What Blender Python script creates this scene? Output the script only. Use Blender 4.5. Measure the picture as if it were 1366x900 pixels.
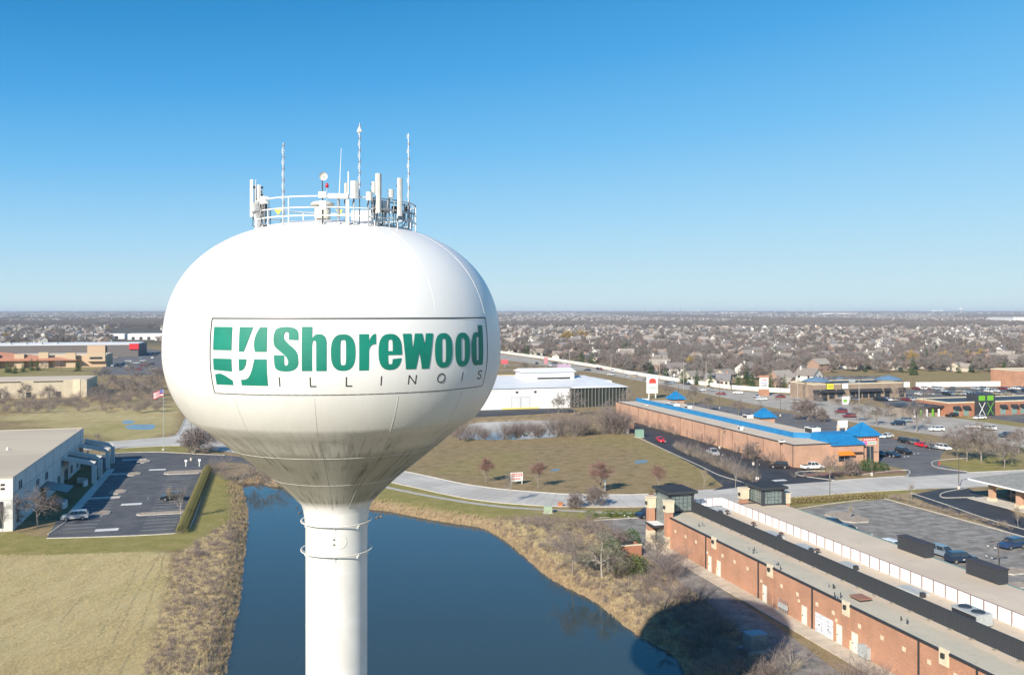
import bpy, bmesh, math, random
import numpy as np
from mathutils import Vector, Matrix, noise as mnoise
random.seed(7); np.random.seed(7)
for o in list(bpy.data.objects): bpy.data.objects.remove(o)
scn = bpy.context.scene
COL = scn.collection
R = math.radians
# ------------------------------------------------------------------ camera, sky, sun, exposure
F = 1250.0; CX = 683.0; HY = 416.0; CH = 38.0            # focal length and horizon row in photo pixels, camera height in m
cam = bpy.data.cameras.new('camera'); camo = bpy.data.objects.new('camera', cam); COL.objects.link(camo)
cam.sensor_width = 36; cam.lens = F/1366*36; cam.shift_y = -34/1366
cam.clip_start = 0.5; cam.clip_end = 60000
camo.location = (0, 0, CH); camo.rotation_euler = (R(90), 0, 0)
scn.camera = camo
SUN_EL, SUN_AZ = 28.0, 28.5                               # elevation; shadows fall SUN_AZ degrees right of the view axis
wd = bpy.data.worlds.new("World"); scn.world = wd; wd.use_nodes = True
wn = wd.node_tree.nodes; wl = wd.node_tree.links; wn.clear()
sky = wn.new('ShaderNodeTexSky'); sky.sky_type = 'NISHITA'; sky.sun_disc = False
sky.sun_elevation = R(SUN_EL); sky.sun_rotation = R(180+SUN_AZ)
sky.altitude = 0; sky.air_density = 1.25; sky.dust_density = 0.1; sky.ozone_density = 2.2
bg = wn.new('ShaderNodeBackground'); bg.inputs[1].default_value = 0.13
wo = wn.new('ShaderNodeOutputWorld')
# the clear blue of the day: the physical sky pulled towards the gradient the photograph shows, the same all the way round
tcw = wn.new('ShaderNodeTexCoord'); spw = wn.new('ShaderNodeSeparateXYZ'); rpw = wn.new('ShaderNodeValToRGB'); mxw = wn.new('ShaderNodeMixRGB'); scw = wn.new('ShaderNodeMixRGB')
wl.new(tcw.outputs['Generated'], spw.inputs[0]); 
az1 = wn.new('ShaderNodeMath'); az1.operation = 'MULTIPLY_ADD'; az1.inputs[1].default_value = -.45; az1.inputs[2].default_value = 1.0; wl.new(spw.outputs[0], az1.inputs[0])   # paler towards the point opposite the sun
az2 = wn.new('ShaderNodeMath'); az2.operation = 'MULTIPLY'; wl.new(spw.outputs[2], az2.inputs[0]); wl.new(az1.outputs[0], az2.inputs[1]); wl.new(az2.outputs[0], rpw.inputs[0])
SKYC = [(0.0, (.60,.79,.87)), (.02, (.56,.785,.895)), (.09, (.36,.68,.94)), (.17, (.165,.525,.91)), (.25, (.065,.39,.81)), (.33, (.026,.285,.66)), (.6, (.018,.17,.47)), (1.0, (.015,.11,.34))]
el = rpw.color_ramp.elements
for i, (p, c) in enumerate(SKYC):
    e = el[i] if i < 2 else el.new(p)
    e.position = p; e.color = (*[x/1.46 for x in c], 1)
scw.blend_type = 'MULTIPLY'; scw.inputs[0].default_value = 1; scw.inputs[2].default_value = (.07, .07, .07, 1)
wl.new(sky.outputs[0], scw.inputs[1]); mxw.inputs[0].default_value = .93
wl.new(scw.outputs[0], mxw.inputs[1]); wl.new(rpw.outputs[0], mxw.inputs[2]); wl.new(mxw.outputs[0], bg.inputs[0]); wl.new(bg.outputs[0], wo.inputs[0])
bg.inputs[1].default_value = 1.0
sl = bpy.data.lights.new('sun', 'SUN'); sl.energy = 5.0; sl.angle = R(0.53); sl.color = (1.0, 0.905, 0.765)
so = bpy.data.objects.new('sun', sl); COL.objects.link(so)
sd = Vector((math.sin(R(SUN_AZ))*math.cos(R(SUN_EL)), math.cos(R(SUN_AZ))*math.cos(R(SUN_EL)), -math.sin(R(SUN_EL))))
so.rotation_euler = sd.to_track_quat('-Z', 'Y').to_euler(); so.location = (-60, -80, 120)
scn.view_settings.view_transform = 'Standard'; scn.view_settings.look = 'None'
scn.view_settings.exposure = 0.55; scn.view_settings.gamma = 1
# ------------------------------------------------------------------ helpers
TH = math.atan(350/1250.0)                                # the street grid is turned this much
D2 = (math.cos(TH), math.sin(TH)); D1 = (-math.sin(TH), math.cos(TH))
def G(px, py, h=0.0):
    Y = (CH-h)*F/(py-HY); return Vector(((px-CX)/F*Y, Y, h))
def UV(px, py, h=0.0):                                    # street-grid coordinates of a photo point at height h
    p = G(px, py, h); return (p.x*D2[0]+p.y*D2[1], p.x*D1[0]+p.y*D1[1])
def W(u, v, z=0.0): return Vector((u*D2[0]+v*D1[0], u*D2[1]+v*D1[1], z))
def vpx(px, u):                                           # v on the grid line u that shows at column px
    t = (px-CX)/F                                         # X = tY
    return u*(D2[0]-t*D2[1])/(t*D1[1]-D1[0])
MATS = {}
def mat(name, col=(.5,.5,.5), rough=.7, metal=0.0, col2=None, scale=3.0, bump=0.0, bscale=None, emit=None, spec=None, detail=4, stretch=None, lo=.4, hi=.6):
    if name in MATS: return MATS[name]
    m = bpy.data.materials.new(name); m.use_nodes = True; MATS[name] = m
    nt = m.node_tree; n = nt.nodes; b = n['Principled BSDF']
    b.inputs['Base Color'].default_value = (*col, 1); b.inputs['Roughness'].default_value = rough; b.inputs['Metallic'].default_value = metal
    if spec is not None: b.inputs['Specular IOR Level'].default_value = spec
    if col2 or bump:
        tc = n.new('ShaderNodeTexCoord'); mp = n.new('ShaderNodeMapping'); nt.links.new(tc.outputs['Object'], mp.inputs[0])
        if stretch: mp.inputs['Scale'].default_value = stretch
        nz = n.new('ShaderNodeTexNoise'); nz.inputs['Scale'].default_value = scale; nz.inputs['Detail'].default_value = detail; nz.inputs['Roughness'].default_value = .62
        nt.links.new(mp.outputs[0], nz.inputs['Vector'])
        if col2:
            cr = n.new('ShaderNodeValToRGB'); cr.color_ramp.elements[0].position = lo; cr.color_ramp.elements[1].position = hi
            cr.color_ramp.elements[0].color = (*col, 1); cr.color_ramp.elements[1].color = (*col2, 1)
            nt.links.new(nz.outputs[0], cr.inputs[0]); nt.links.new(cr.outputs[0], b.inputs['Base Color'])
        if bump:
            nb = nz
            if bscale: nb = n.new('ShaderNodeTexNoise'); nb.inputs['Scale'].default_value = bscale; nb.inputs['Detail'].default_value = 3; nt.links.new(mp.outputs[0], nb.inputs['Vector'])
            bp = n.new('ShaderNodeBump'); bp.inputs['Strength'].default_value = bump; bp.inputs['Distance'].default_value = .05
            nt.links.new(nb.outputs[0], bp.inputs['Height']); nt.links.new(bp.outputs[0], b.inputs['Normal'])
    if emit: b.inputs['Emission Color'].default_value = (*emit, 1); b.inputs['Emission Strength'].default_value = 1
    return m
class MB:
    def __init__(s): s.v = []; s.f = []; s.m = []; s.mats = []; s.cur = 0
    def use(s, m):
        if m not in s.mats: s.mats.append(m)
        s.cur = s.mats.index(m); return s
    def add(s, vs, fs):
        b = len(s.v); s.v += [tuple(p) for p in vs]
        for f in fs: s.f.append(tuple(i+b for i in f)); s.m.append(s.cur)
        return s
    def box(s, x0, x1, y0, y1, z0, z1, rz=0.0, c=None):
        vs = [(x0,y0,z0),(x1,y0,z0),(x1,y1,z0),(x0,y1,z0),(x0,y0,z1),(x1,y0,z1),(x1,y1,z1),(x0,y1,z1)]
        if rz:
            cx, cy = c or ((x0+x1)/2, (y0+y1)/2); ca, sa = math.cos(rz), math.sin(rz)
            vs = [(cx+(x-cx)*ca-(y-cy)*sa, cy+(x-cx)*sa+(y-cy)*ca, z) for x, y, z in vs]
        return s.add(vs, [(0,3,2,1),(4,5,6,7),(0,1,5,4),(1,2,6,5),(2,3,7,6),(3,0,4,7)])
    def shift(s, x, y, z=0.0): s.v = [(a+x, b+y, c+z) for a, b, c in s.v]; return s
    def hexa(s, vs): return s.add(vs, [(0,3,2,1),(4,5,6,7),(0,1,5,4),(1,2,6,5),(2,3,7,6),(3,0,4,7)])
    def tube(s, a, b, r0, r1=None, n=6, caps=True):
        a = Vector(a); b = Vector(b); r1 = r0 if r1 is None else r1
        d = (b-a)
        if d.length < 1e-6: return s
        d.normalize(); q = d.orthogonal().normalized(); w = d.cross(q)
        vs = []
        for p, r in ((a, r0), (b, r1)):
            for i in range(n):
                t = 2*math.pi*i/n; vs.append(p+q*(r*math.cos(t))+w*(r*math.sin(t)))
        fs = [(i, (i+1) % n, n+(i+1) % n, n+i) for i in range(n)]
        if caps: fs += [tuple(range(n))[::-1], tuple(range(n, 2*n))]
        return s.add(vs, fs)
    def path(s, pts, r, n=6):
        for a, b in zip(pts[:-1], pts[1:]): s.tube(a, b, r, r, n)
        return s
    def lathe(s, prof, n=32, c=(0,0), cap0=False, cap1=False):
        vs = []
        for r, z in prof:
            for i in range(n):
                t = 2*math.pi*i/n; vs.append((c[0]+r*math.cos(t), c[1]+r*math.sin(t), z))
        fs = []
        for k in range(len(prof)-1):
            for i in range(n): fs.append((k*n+i, k*n+(i+1) % n, (k+1)*n+(i+1) % n, (k+1)*n+i))
        if cap0: fs.append(tuple(range(n))[::-1])
        if cap1: fs.append(tuple(range((len(prof)-1)*n, len(prof)*n)))
        return s.add(vs, fs)
    def prism(s, pts, z0, z1):                            # polygon outline (counter-clockwise) raised from z0 to z1
        n = len(pts); vs = [(p[0], p[1], z0) for p in pts]+[(p[0], p[1], z1) for p in pts]
        fs = [tuple(range(n))[::-1], tuple(range(n, 2*n))]+[(i, (i+1) % n, n+(i+1) % n, n+i) for i in range(n)]
        return s.add(vs, fs)
    def torus(s, R_, r, z, n=64, m=6, c=(0,0)):
        vs = []
        for i in range(n):
            t = 2*math.pi*i/n
            for j in range(m):
                q = 2*math.pi*j/m; rr = R_+r*math.cos(q); vs.append((c[0]+rr*math.cos(t), c[1]+rr*math.sin(t), z+r*math.sin(q)))
        fs = [(i*m+j, ((i+1) % n)*m+j, ((i+1) % n)*m+(j+1) % m, i*m+(j+1) % m) for i in range(n) for j in range(m)]
        return s.add(vs, fs)
    def mesh(s, name, smooth=False):
        me = bpy.data.meshes.new(name); me.from_pydata(s.v, [], s.f)
        for m in s.mats: me.materials.append(m)
        if s.m: me.polygons.foreach_set('material_index', s.m)
        if smooth: me.polygons.foreach_set('use_smooth', [True]*len(s.f))
        me.update(); return me
    def build(s, name, parent=None, smooth=False, loc=None, auto=None):
        me = s.mesh(name, smooth)
        return obj(name, me, parent, loc)
def obj(name, me, parent=None, loc=None, rz=0.0):
    o = bpy.data.objects.new(name, me); COL.objects.link(o)
    if parent is not None: o.parent = parent
    if loc is not None: o.location = loc
    if rz: o.rotation_euler.z = rz
    return o
def M1(m): return MB().use(m)
def tag(o, label, cat, group=None):
    o['label'] = label; o['category'] = cat
    if group: o['group'] = group
    return o
def struct(o): o['kind'] = 'structure'; return o
def stuff(o, label=None, cat=None):
    o['kind'] = 'stuff'
    if label: o['label'] = label; o['category'] = cat
    return o
def thing(name, label, cat, loc=(0,0,0), rz=0.0, group=None):
    o = bpy.data.objects.new(name, None); o.empty_display_size = .5; COL.objects.link(o); o.location = loc; o.rotation_euler.z = rz
    return tag(o, label, cat, group)
KIDS = {}
def kids(o):
    return list(o.children)
def dup(o, loc, rz=0.0, sc=None, label=None, group=None, parent=None):
    c = o.copy(); COL.objects.link(c)
    if parent is None:
        c.location = loc; c.rotation_euler = (0, 0, rz)
        if sc: c.scale = (sc, sc, sc) if not isinstance(sc, tuple) else sc
        if label: c['label'] = label
        if group: c['group'] = group
    else: c.parent = parent
    for ch in TREE.get(o.name, ()): dup(ch, None, parent=c)
    return c
TREE = {}
def freeze(o):                                            # remember a thing's parts once, so copying stays fast
    ch = [x for x in bpy.data.objects if x.parent == o]; TREE[o.name] = ch
    for x in ch:
        g = [y for y in bpy.data.objects if y.parent == x]
        if g: TREE[x.name] = g
    return o
def kill(o):
    for ch in TREE.get(o.name, ()): kill(ch)
    bpy.data.objects.remove(o)
def sheet(name, pts, z, m, kind=True):                    # flat polygon
    me = bpy.data.meshes.new(name); me.from_pydata([(p[0], p[1], z) for p in pts], [], [tuple(range(len(pts)))]); me.materials.append(m)
    bm = bmesh.new(); bm.from_mesh(me); bmesh.ops.triangulate(bm, faces=bm.faces[:])
    for f in bm.faces:
        if f.normal.z < 0: f.normal_flip()
    bm.to_mesh(me); bm.free(); o = obj(name, me)
    return struct(o) if kind else o
def smoothline(pts, k=4):
    P = [Vector((p[0], p[1])) for p in pts]; out = []
    for i in range(len(P)-1):
        p0 = P[max(i-1, 0)]; p1 = P[i]; p2 = P[i+1]; p3 = P[min(i+2, len(P)-1)]
        for j in range(k):
            t = j/k; out.append(.5*((2*p1)+(p2-p0)*t+(2*p0-5*p1+4*p2-p3)*t*t+(3*p1-p0-3*p2+p3)*t**3))
    out.append(P[-1]); return out
def ribbon(mb, pts, w, z0, z1, off=0.0):                  # a strip w wide along a line, from z0 up to z1
    n = len(pts); L = []; Rr = []
    for i, p in enumerate(pts):
        a = pts[max(i-1, 0)]; b = pts[min(i+1, n-1)]; d = Vector((b[0]-a[0], b[1]-a[1]))
        if d.length < 1e-6: d = Vector((1, 0))
        d.normalize(); nn = Vector((-d.y, d.x))
        L.append((p[0]+nn.x*(off+w/2), p[1]+nn.y*(off+w/2))); Rr.append((p[0]+nn.x*(off-w/2), p[1]+nn.y*(off-w/2)))
    vs = []
    for i in range(n): vs += [(*L[i], z1), (*Rr[i], z1), (*L[i], z0), (*Rr[i], z0)]
    fs = []
    for i in range(n-1):
        a = 4*i; b = a+4; fs += [(a, a+1, b+1, b)]
        if z1-z0 > .01: fs += [(a+2, a, b, b+2), (a+1, a+3, b+3, b+1)]
    if z1-z0 > .01: fs += [(0, 2, 3, 1), (4*n-4, 4*n-3, 4*n-1, 4*n-2)]
    return mb.add(vs, fs)
def inpoly(X, Y, poly):
    ins = np.zeros(X.shape, bool); n = len(poly)
    for i in range(n):
        x0, y0 = poly[i][0], poly[i][1]; x1, y1 = poly[(i+1) % n][0], poly[(i+1) % n][1]
        if y0 == y1: continue
        c = ((y0 > Y) != (y1 > Y)) & (X < (x1-x0)*(Y-y0)/(y1-y0)+x0); ins ^= c
    return ins
def polydist(X, Y, poly, closed=True):
    d = np.full(X.shape, 1e9); n = len(poly)
    for i in range(n if closed else n-1):
        x0, y0 = poly[i][0], poly[i][1]; x1, y1 = poly[(i+1) % n][0], poly[(i+1) % n][1]
        dx, dy = x1-x0, y1-y0; l = dx*dx+dy*dy+1e-9
        t = np.clip(((X-x0)*dx+(Y-y0)*dy)/l, 0, 1); d = np.minimum(d, np.hypot(X-x0-t*dx, Y-y0-t*dy))
    return d
# ------------------------------------------------------------------ common materials
m_asph = mat('asphalt', (.075,.078,.085), .85, col2=(.11,.112,.115), scale=.25, detail=8, bump=.2, bscale=20)
m_asph_old = mat('old_asphalt', (.17,.158,.14), .9, col2=(.29,.27,.24), scale=.45, detail=9, bump=.2, bscale=12)
m_asph_dk = mat('sealed_asphalt', (.028,.031,.038), .75, col2=(.045,.048,.055), scale=.15, detail=8)
m_conc = mat('concrete', (.50,.46,.40), .9, col2=(.60,.56,.50), scale=.8, detail=8)
m_road = mat('road_concrete', (.44,.415,.37), .9, col2=(.54,.515,.465), scale=.1, detail=10)
m_white = mat('white_marking', (.75,.75,.72), .8, col2=(.5,.5,.48), scale=2)
m_yellow = mat('yellow_marking', (.55,.42,.10), .8, col2=(.40,.34,.14), scale=2)
m_steel = mat('galvanised_steel', (.45,.46,.47), .45, metal=.6)
m_dark = mat('dark_metal', (.035,.037,.042), .5)
m_wpaint = mat('white_paint', (.78,.78,.76), .45)
m_glassd = mat('dark_window_glass', (.03,.04,.05), .08, spec=.8)
m_bark = mat('grey_bark', (.20,.17,.145), .9, col2=(.28,.25,.22), scale=6)
# ================================================================== WATER TOWER
TX, TY = (449-CX)/F*50.0, 50.0
TA, TB, TC = 8.75, 6.8, 36.0                              # tank half-width, half-height, centre height
def tank_material():
    m = bpy.data.materials.new('tank_paint'); m.use_nodes = True; nt = m.node_tree; n = nt.nodes; l = nt.links; b = n['Principled BSDF']
    tc = n.new('ShaderNodeTexCoord'); sp = n.new('ShaderNodeSeparateXYZ'); l.new(tc.outputs['Object'], sp.inputs[0])
    def math_(op, a, c=None, d=None, clamp=False):
        k = n.new('ShaderNodeMath'); k.operation = op; k.use_clamp = clamp
        for i, x in enumerate((a, c, d)):
            if x is None: continue
            if isinstance(x, (int, float)): k.inputs[i].default_value = x
            else: l.new(x, k.inputs[i])
        return k.outputs[0]
    ang = math_('ARCTAN2', sp.outputs[1], sp.outputs[0])
    cmb = n.new('ShaderNodeCombineXYZ'); l.new(math_('MULTIPLY', ang, 22.0), cmb.inputs[0]); l.new(math_('MULTIPLY', sp.outputs[2], .55), cmb.inputs[1])
    st = n.new('ShaderNodeTexNoise'); st.inputs['Scale'].default_value = 1.0; st.inputs['Detail'].default_value = 6; st.inputs['Roughness'].default_value = .65; l.new(cmb.outputs[0], st.inputs['Vector'])
    bl = n.new('ShaderNodeTexNoise'); bl.inputs['Scale'].default_value = .55; bl.inputs['Detail'].default_value = 7; bl.inputs['Roughness'].default_value = .6; l.new(tc.outputs['Object'], bl.inputs['Vector'])
    # algae on the lower cone; its grey also paints underside shade up to the belly
    z = math_('ADD', sp.outputs[2], math_('MULTIPLY', math_('SUBTRACT', bl.outputs[0], .5), 3.0))
    z = math_('ADD', z, math_('MULTIPLY', math_('SUBTRACT', st.outputs[0], .5), 2.2))
    amt = n.new('ShaderNodeMapRange'); amt.inputs[1].default_value = 35.4; amt.inputs[2].default_value = 30.0; amt.inputs[3].default_value = 0; amt.inputs[4].default_value = 1; l.new(z, amt.inputs[0])
    low = n.new('ShaderNodeMapRange'); low.inputs[1].default_value = 27.95; low.inputs[2].default_value = 28.25; l.new(sp.outputs[2], low.inputs[0])
    a = math_('MULTIPLY', amt.outputs[0], low.outputs[0], clamp=True)
    # a harder film of dirt on the cone plates, darkest in streaks
    plate = n.new('ShaderNodeMapRange'); plate.inputs[1].default_value = 31.35; plate.inputs[2].default_value = 31.0; l.new(math_('ADD', sp.outputs[2], math_('MULTIPLY', math_('SUBTRACT', bl.outputs[0], .5), 1.2)), plate.inputs[0])
    a2 = math_('MULTIPLY', plate.outputs[0], low.outputs[0], clamp=True)
    c1 = n.new('ShaderNodeMixRGB'); c1.inputs[1].default_value = (.74,.74,.725,1); c1.inputs[2].default_value = (.56,.56,.50,1); l.new(a, c1.inputs[0])
    c2 = n.new('ShaderNodeMixRGB'); c2.inputs[2].default_value = (.27,.27,.22,1); l.new(math_('MULTIPLY', a2, .62), c2.inputs[0]); l.new(c1.outputs[0], c2.inputs[1])
    dk = n.new('ShaderNodeMapRange'); dk.inputs[1].default_value = .46; dk.inputs[2].default_value = .66; l.new(st.outputs[0], dk.inputs[0])
    dk2 = n.new('ShaderNodeMapRange'); dk2.inputs[1].default_value = 33.2; dk2.inputs[2].default_value = 31.6; l.new(z, dk2.inputs[0])
    blot = n.new('ShaderNodeMapRange'); blot.inputs[1].default_value = .40; blot.inputs[2].default_value = .56; l.new(bl.outputs[0], blot.inputs[0])
    c3 = n.new('ShaderNodeMixRGB'); c3.inputs[2].default_value = (.085,.08,.055,1)
    l.new(math_('MULTIPLY', math_('MULTIPLY', math_('MULTIPLY', dk.outputs[0], dk2.outputs[0]), blot.outputs[0]), .9), c3.inputs[0])
    lowm = math_('MULTIPLY', 1.0, low.outputs[0])
    l.new(c2.outputs[0], c3.inputs[1])
    c4 = n.new('ShaderNodeMixRGB'); l.new(lowm, c4.inputs[0]); c4.inputs[1].default_value = (.72,.72,.70,1); l.new(c3.outputs[0], c4.inputs[2])
    l.new(c4.outputs[0], b.inputs['Base Color'])
    b.inputs['Roughness'].default_value = .38; b.inputs['Specular IOR Level'].default_value = .35
    # faint plate waviness
    bp = n.new('ShaderNodeBump'); bp.inputs['Strength'].default_value = .10; bp.inputs['Distance'].default_value = .15; l.new(bl.outputs[0], bp.inputs['Height']); l.new(bp.outputs[0], b.inputs['Normal'])
    return m
m_tank = tank_material()
m_tpaint = mat('tower_white', (.72,.72,.70), .42, col2=(.65,.65,.62), scale=.6, detail=6)
tower = thing('water_tower', 'huge white spheroid water tower lettered in green beside the pond', 'water tower', (TX, TY, 0))
def bulb_r(z):
    if z < TC: return TA*math.sqrt(max(0, 1-((z-TC)/6.6)**2))
    return TA*max(0, 1-((z-TC)/TB)**2.45)**(1/2.45)
def dome_z(r): return TC+TB*max(0, 1-(r/TA)**2.45)**(1/2.45)
prof = [(1.75,27.55),(1.85,27.85),(2.05,28.05),(2.3,28.32),(2.78,28.8),(3.35,29.32),(4.05,29.88),(4.76,30.44),(5.46,31.0),(6.16,31.57),(6.72,32.02)]
zs = [32.3+i*(42.5-32.3)/60 for i in range(60)]
prof += [(bulb_r(32.35+(z-32.3)*1.0), z) for z in zs if z > 32.36]
for rr_ in (4.0, 3.6, 3.2, 2.7, 2.2, 1.6, 1.0, .5, .02): prof.append((rr_, dome_z(rr_)))
prof = sorted(prof, key=lambda p: p[1])
M1(m_tank).lathe(prof, 128).build('tank', tower, True)
stem_prof = [(3.1,-.3),(3.05,.4),(2.6,2.2),(2.1,4.2),(1.75,6.5),(1.62,9),(1.62,14.0),(1.62,20),(1.62,24),(1.63,26.6),(1.69,27.2),(1.75,27.55)]
M1(m_tpaint).lathe(stem_prof, 72).build('stem', tower, True)
for z, rr in ((31.0,5.46),(29.35,3.385)): M1(m_tpaint).torus(rr+.004, .012, z, 96, 4).build('weld_seam', tower)
for z in (12.4,15.4,18.4,21.4,24.4): M1(m_tpaint).torus(1.622, .006, z, 48, 4).build('weld_seam', tower)
for k in range(14):
    t = R(-90+k*360/14+4); pts = []
    for r, z in prof:
        if z < 34.2: pts.append(((r+.004)*math.cos(t), (r+.004)*math.sin(t), z))
    M1(mat('seam_grey', (.60,.60,.55), .6)).path(pts[1:], .009, 4).build('plate_seam', tower)  # slightly greyer lines along the plate joints
for k in range(14):
    t = R(-90+k*360/14+17); pts = [((r+.002)*math.cos(t), (r+.002)*math.sin(t), z) for r, z in prof if z > 37.9 and r > 4.3]
    M1(m_tpaint).path(pts, .007, 4).build('plate_seam', tower)
for z in (26.95, 25.42):
    rb = M1(m_tpaint); rb.torus(1.86, .035, z, 64, 6); ro = rb.build('stem_rail', tower, True)
    for k in range(8):
        t = R(-128+45*k); c, s = math.cos(t), math.sin(t); b = M1(m_tpaint)
        b.tube((1.86*c, 1.86*s, z), (1.60*c, 1.60*s, z-.22), .03); b.box(1.60*c-.06, 1.60*c+.06, 1.60*s-.06, 1.60*s+.06, z-.36, z-.14)
        b.build('bracket', ro)
# round access hatch on the stem
def on_stem(t, z, d): return Vector(((1.62+d)*math.cos(t), (1.62+d)*math.sin(t), z))
hb = M1(m_tpaint); t0 = R(-90+14)
ring = []
for k in range(28):
    q = 2*math.pi*k/28; ring.append(on_stem(t0+.31*math.cos(q)/1.62*1.3, 26.12+.36*math.sin(q), .015))
hb.path(ring+[ring[0]], .022, 4); ho = hb.build('access_hatch', tower)
for dz in (-.12, .14): p = on_stem(t0-.14, 26.12+dz, .03); M1(m_dark).box(p.x-.035, p.x+.035, p.y-.035, p.y+.035, p.z-.03, p.z+.03).build('hinge', ho)
# ---- the painted sign
def ray_bulb(px, py):
    o = np.array([0, 0, CH]); d = np.array([(px-CX)/F, 1.0, -(py-HY)/F])
    S = np.array([TA, TA, TB]); oc = (o-np.array([TX, TY, TC]))/S; dd = d/S
    a = dd@dd; b = 2*oc@dd; c = oc@oc-1; q = b*b-4*a*c
    t = (-b-math.sqrt(max(q, 0)))/(2*a); p = o+d*t
    return math.atan2(p[0]-TX, -(p[1]-TY)), p[2]            # angle from the camera-facing side, height
def SP(phi, z, off): r = bulb_r(z)+off; return (r*math.sin(phi), -r*math.cos(phi), z)
m_green = mat('sign_green', (.0,.205,.145), .55, col2=(.0,.175,.125), scale=.8)
m_blackp = mat('sign_black', (.045,.05,.05), .5)
def strip(mb, A, B, box, off=.022):
    # quad strip between outlines A and B given in a unit box; box = (phi0, phi1, ztop, zbottom)
    ph0, ph1, zt, zb = box
    def mp(p): return SP(ph0+(ph1-ph0)*p[0], zb+(zt-zb)*p[1], off)
    n = len(A); vs = []; K = 3
    for a, b in zip(A, B):
        for k in range(K+1):
            t = k/K; vs.append(mp((a[0]+(b[0]-a[0])*t, a[1]+(b[1]-a[1])*t)))
    fs = []
    for i in range(n-1):
        for k in range(K): a = i*(K+1)+k; fs.append((a, a+1, a+K+2, a+K+1))
    mb.add(vs, fs)
def lin(a, b, n=8): return [(a[0]+(b[0]-a[0])*i/n, a[1]+(b[1]-a[1])*i/n) for i in range(n+1)]
def sq(cx, cy, rx, ry, a0, a1, n=24, e=2.6):
    out = []
    for i in range(n+1):
        t = R(a0+(a1-a0)*i/n); c, s = math.cos(t), math.sin(t)
        out.append((cx+rx*abs(c)**(2/e)*(1 if c >= 0 else -1), cy+ry*abs(s)**(2/e)*(1 if s >= 0 else -1)))
    return out
def bar(mb, x0, x1, y0, y1, bx): strip(mb, lin((x0, y0), (x0, y1)), lin((x1, y0), (x1, y1)), bx)
def spline(pts, k=6): return [tuple(p) for p in smoothline(pts, k)]
XH = .83                                                  # x-height as a share of the capital height
def L_o(mb, bx, y=XH): strip(mb, sq(.5, y/2, .5, y/2, 0, 360, 48), sq(.5, y/2, .115, y/2-.13, 0, 360, 48, 5), bx)
def L_h(mb, bx):
    bar(mb, 0, .42, 0, 1, bx)
    strip(mb, [(.423, .60), (.423, .70), (.423, .745)]+sq(.70, .60, .30, .235, 122, 0, 12)+lin((1, .5), (1, 0)), [(.424, .58), (.43, .61), (.44, .64)]+sq(.50, .60, .085, .09, 122, 0, 12)+lin((.585, .5), (.585, 0)), bx, .024)
def L_r(mb, bx):
    bar(mb, 0, .57, 0, XH, bx)
    strip(mb, spline([(.573, .66), (.66, .745), (.80, .81), (.99, .84)]), spline([(.573, .44), (.64, .54), (.80, .59), (.99, .60)]), bx, .024)
def L_e(mb, bx):
    y = XH
    strip(mb, sq(.5, y/2, .5, y/2, 0, 345, 44), sq(.5, y/2, .10, y/2-.13, 0, 345, 44, 5), bx)
    strip(mb, lin((.40, .345), (.40, .435)), lin((1, .345), (1, .435)), bx, .026)
def L_w(mb, bx):
    y = XH
    def sl(a, b, w0, w1, off): strip(mb, lin((a, y), (b, 0)), lin((a+w0, y), (b+w1, 0)), bx, off)
    sl(0, .10, .27, .24, .022); sl(.42, .34, .10, .001, .022)
    strip(mb, lin((.34, 0), (.40, y)), lin((.10, 0), (.405, y)), bx, .024) if False else None
    strip(mb, lin((.20, 0), (.385, y)), lin((.42, 0), (.62, y)), bx, .024)
    strip(mb, lin((.40, y), (.62, 0)), lin((.63, y), (.84, 0)), bx, .026)
    strip(mb, lin((.60, 0), (.75, y)), lin((.86, 0), (1, y)), bx, .028)
def L_d(mb, bx):
    y = XH; bar(mb, .60, 1, 0, 1, bx)
    strip(mb, [(.597, y-.02), (.56, y-.005)]+sq(.40, y/2, .40, y/2, 70, 290, 36)+[(.56, .005), (.597, .02)], [(.597, y-.15), (.595, y-.14)]+sq(.52, y/2, .13, y/2-.12, 70, 290, 36, 5)+[(.595, .14), (.597, .15)], bx, .024)
def L_S(mb, bx):
    # one thick band from the upper terminal round to the lower terminal
    A = spline([(1, .70), (1, .80), (.97, .90), (.84, .97), (.55, 1.0), (.25, .985), (.08, .93), (.0, .80), (.0, .66), (.06, .55), (.25, .45), (.45, .36), (.57, .27), (.60, .20), (.57, .145), (.52, .125), (.46, .145), (.44, .20), (.44, .36)], 4)
    B = spline([(.62, .71), (.62, .80), (.60, .86), (.57, .88), (.52, .885), (.47, .875), (.44, .855), (.42, .80), (.43, .74), (.48, .69), (.64, .60), (.86, .49), (.97, .38), (1.0, .24), (.98, .12), (.80, .02), (.45, -.01), (.08, .06), (.02, .36)], 4)
    strip(mb, A, B, bx)
zt = ray_bulb(449, 435.6)[1]; zb = ray_bulb(449, 494.5)[1]
LET = [('S', 365, 398, L_S), ('h', 402.5, 435.6, L_h), ('o', 441.3, 474, L_o), ('r', 479, 501.7, L_r), ('e', 504.7, 535.8, L_e), ('w', 537.3, 577.6, L_w), ('o', 579.8, 603, L_o), ('o', 606.9, 626.8, L_o), ('d', 628.9, 644.2, L_d)]
for ch, x0, x1, fn in LET:
    mb = M1(m_green); fn(mb, (ray_bulb(x0, 466)[0], ray_bulb(x1, 466)[0], zt, zb)); mb.build('letter', tower)
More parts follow.
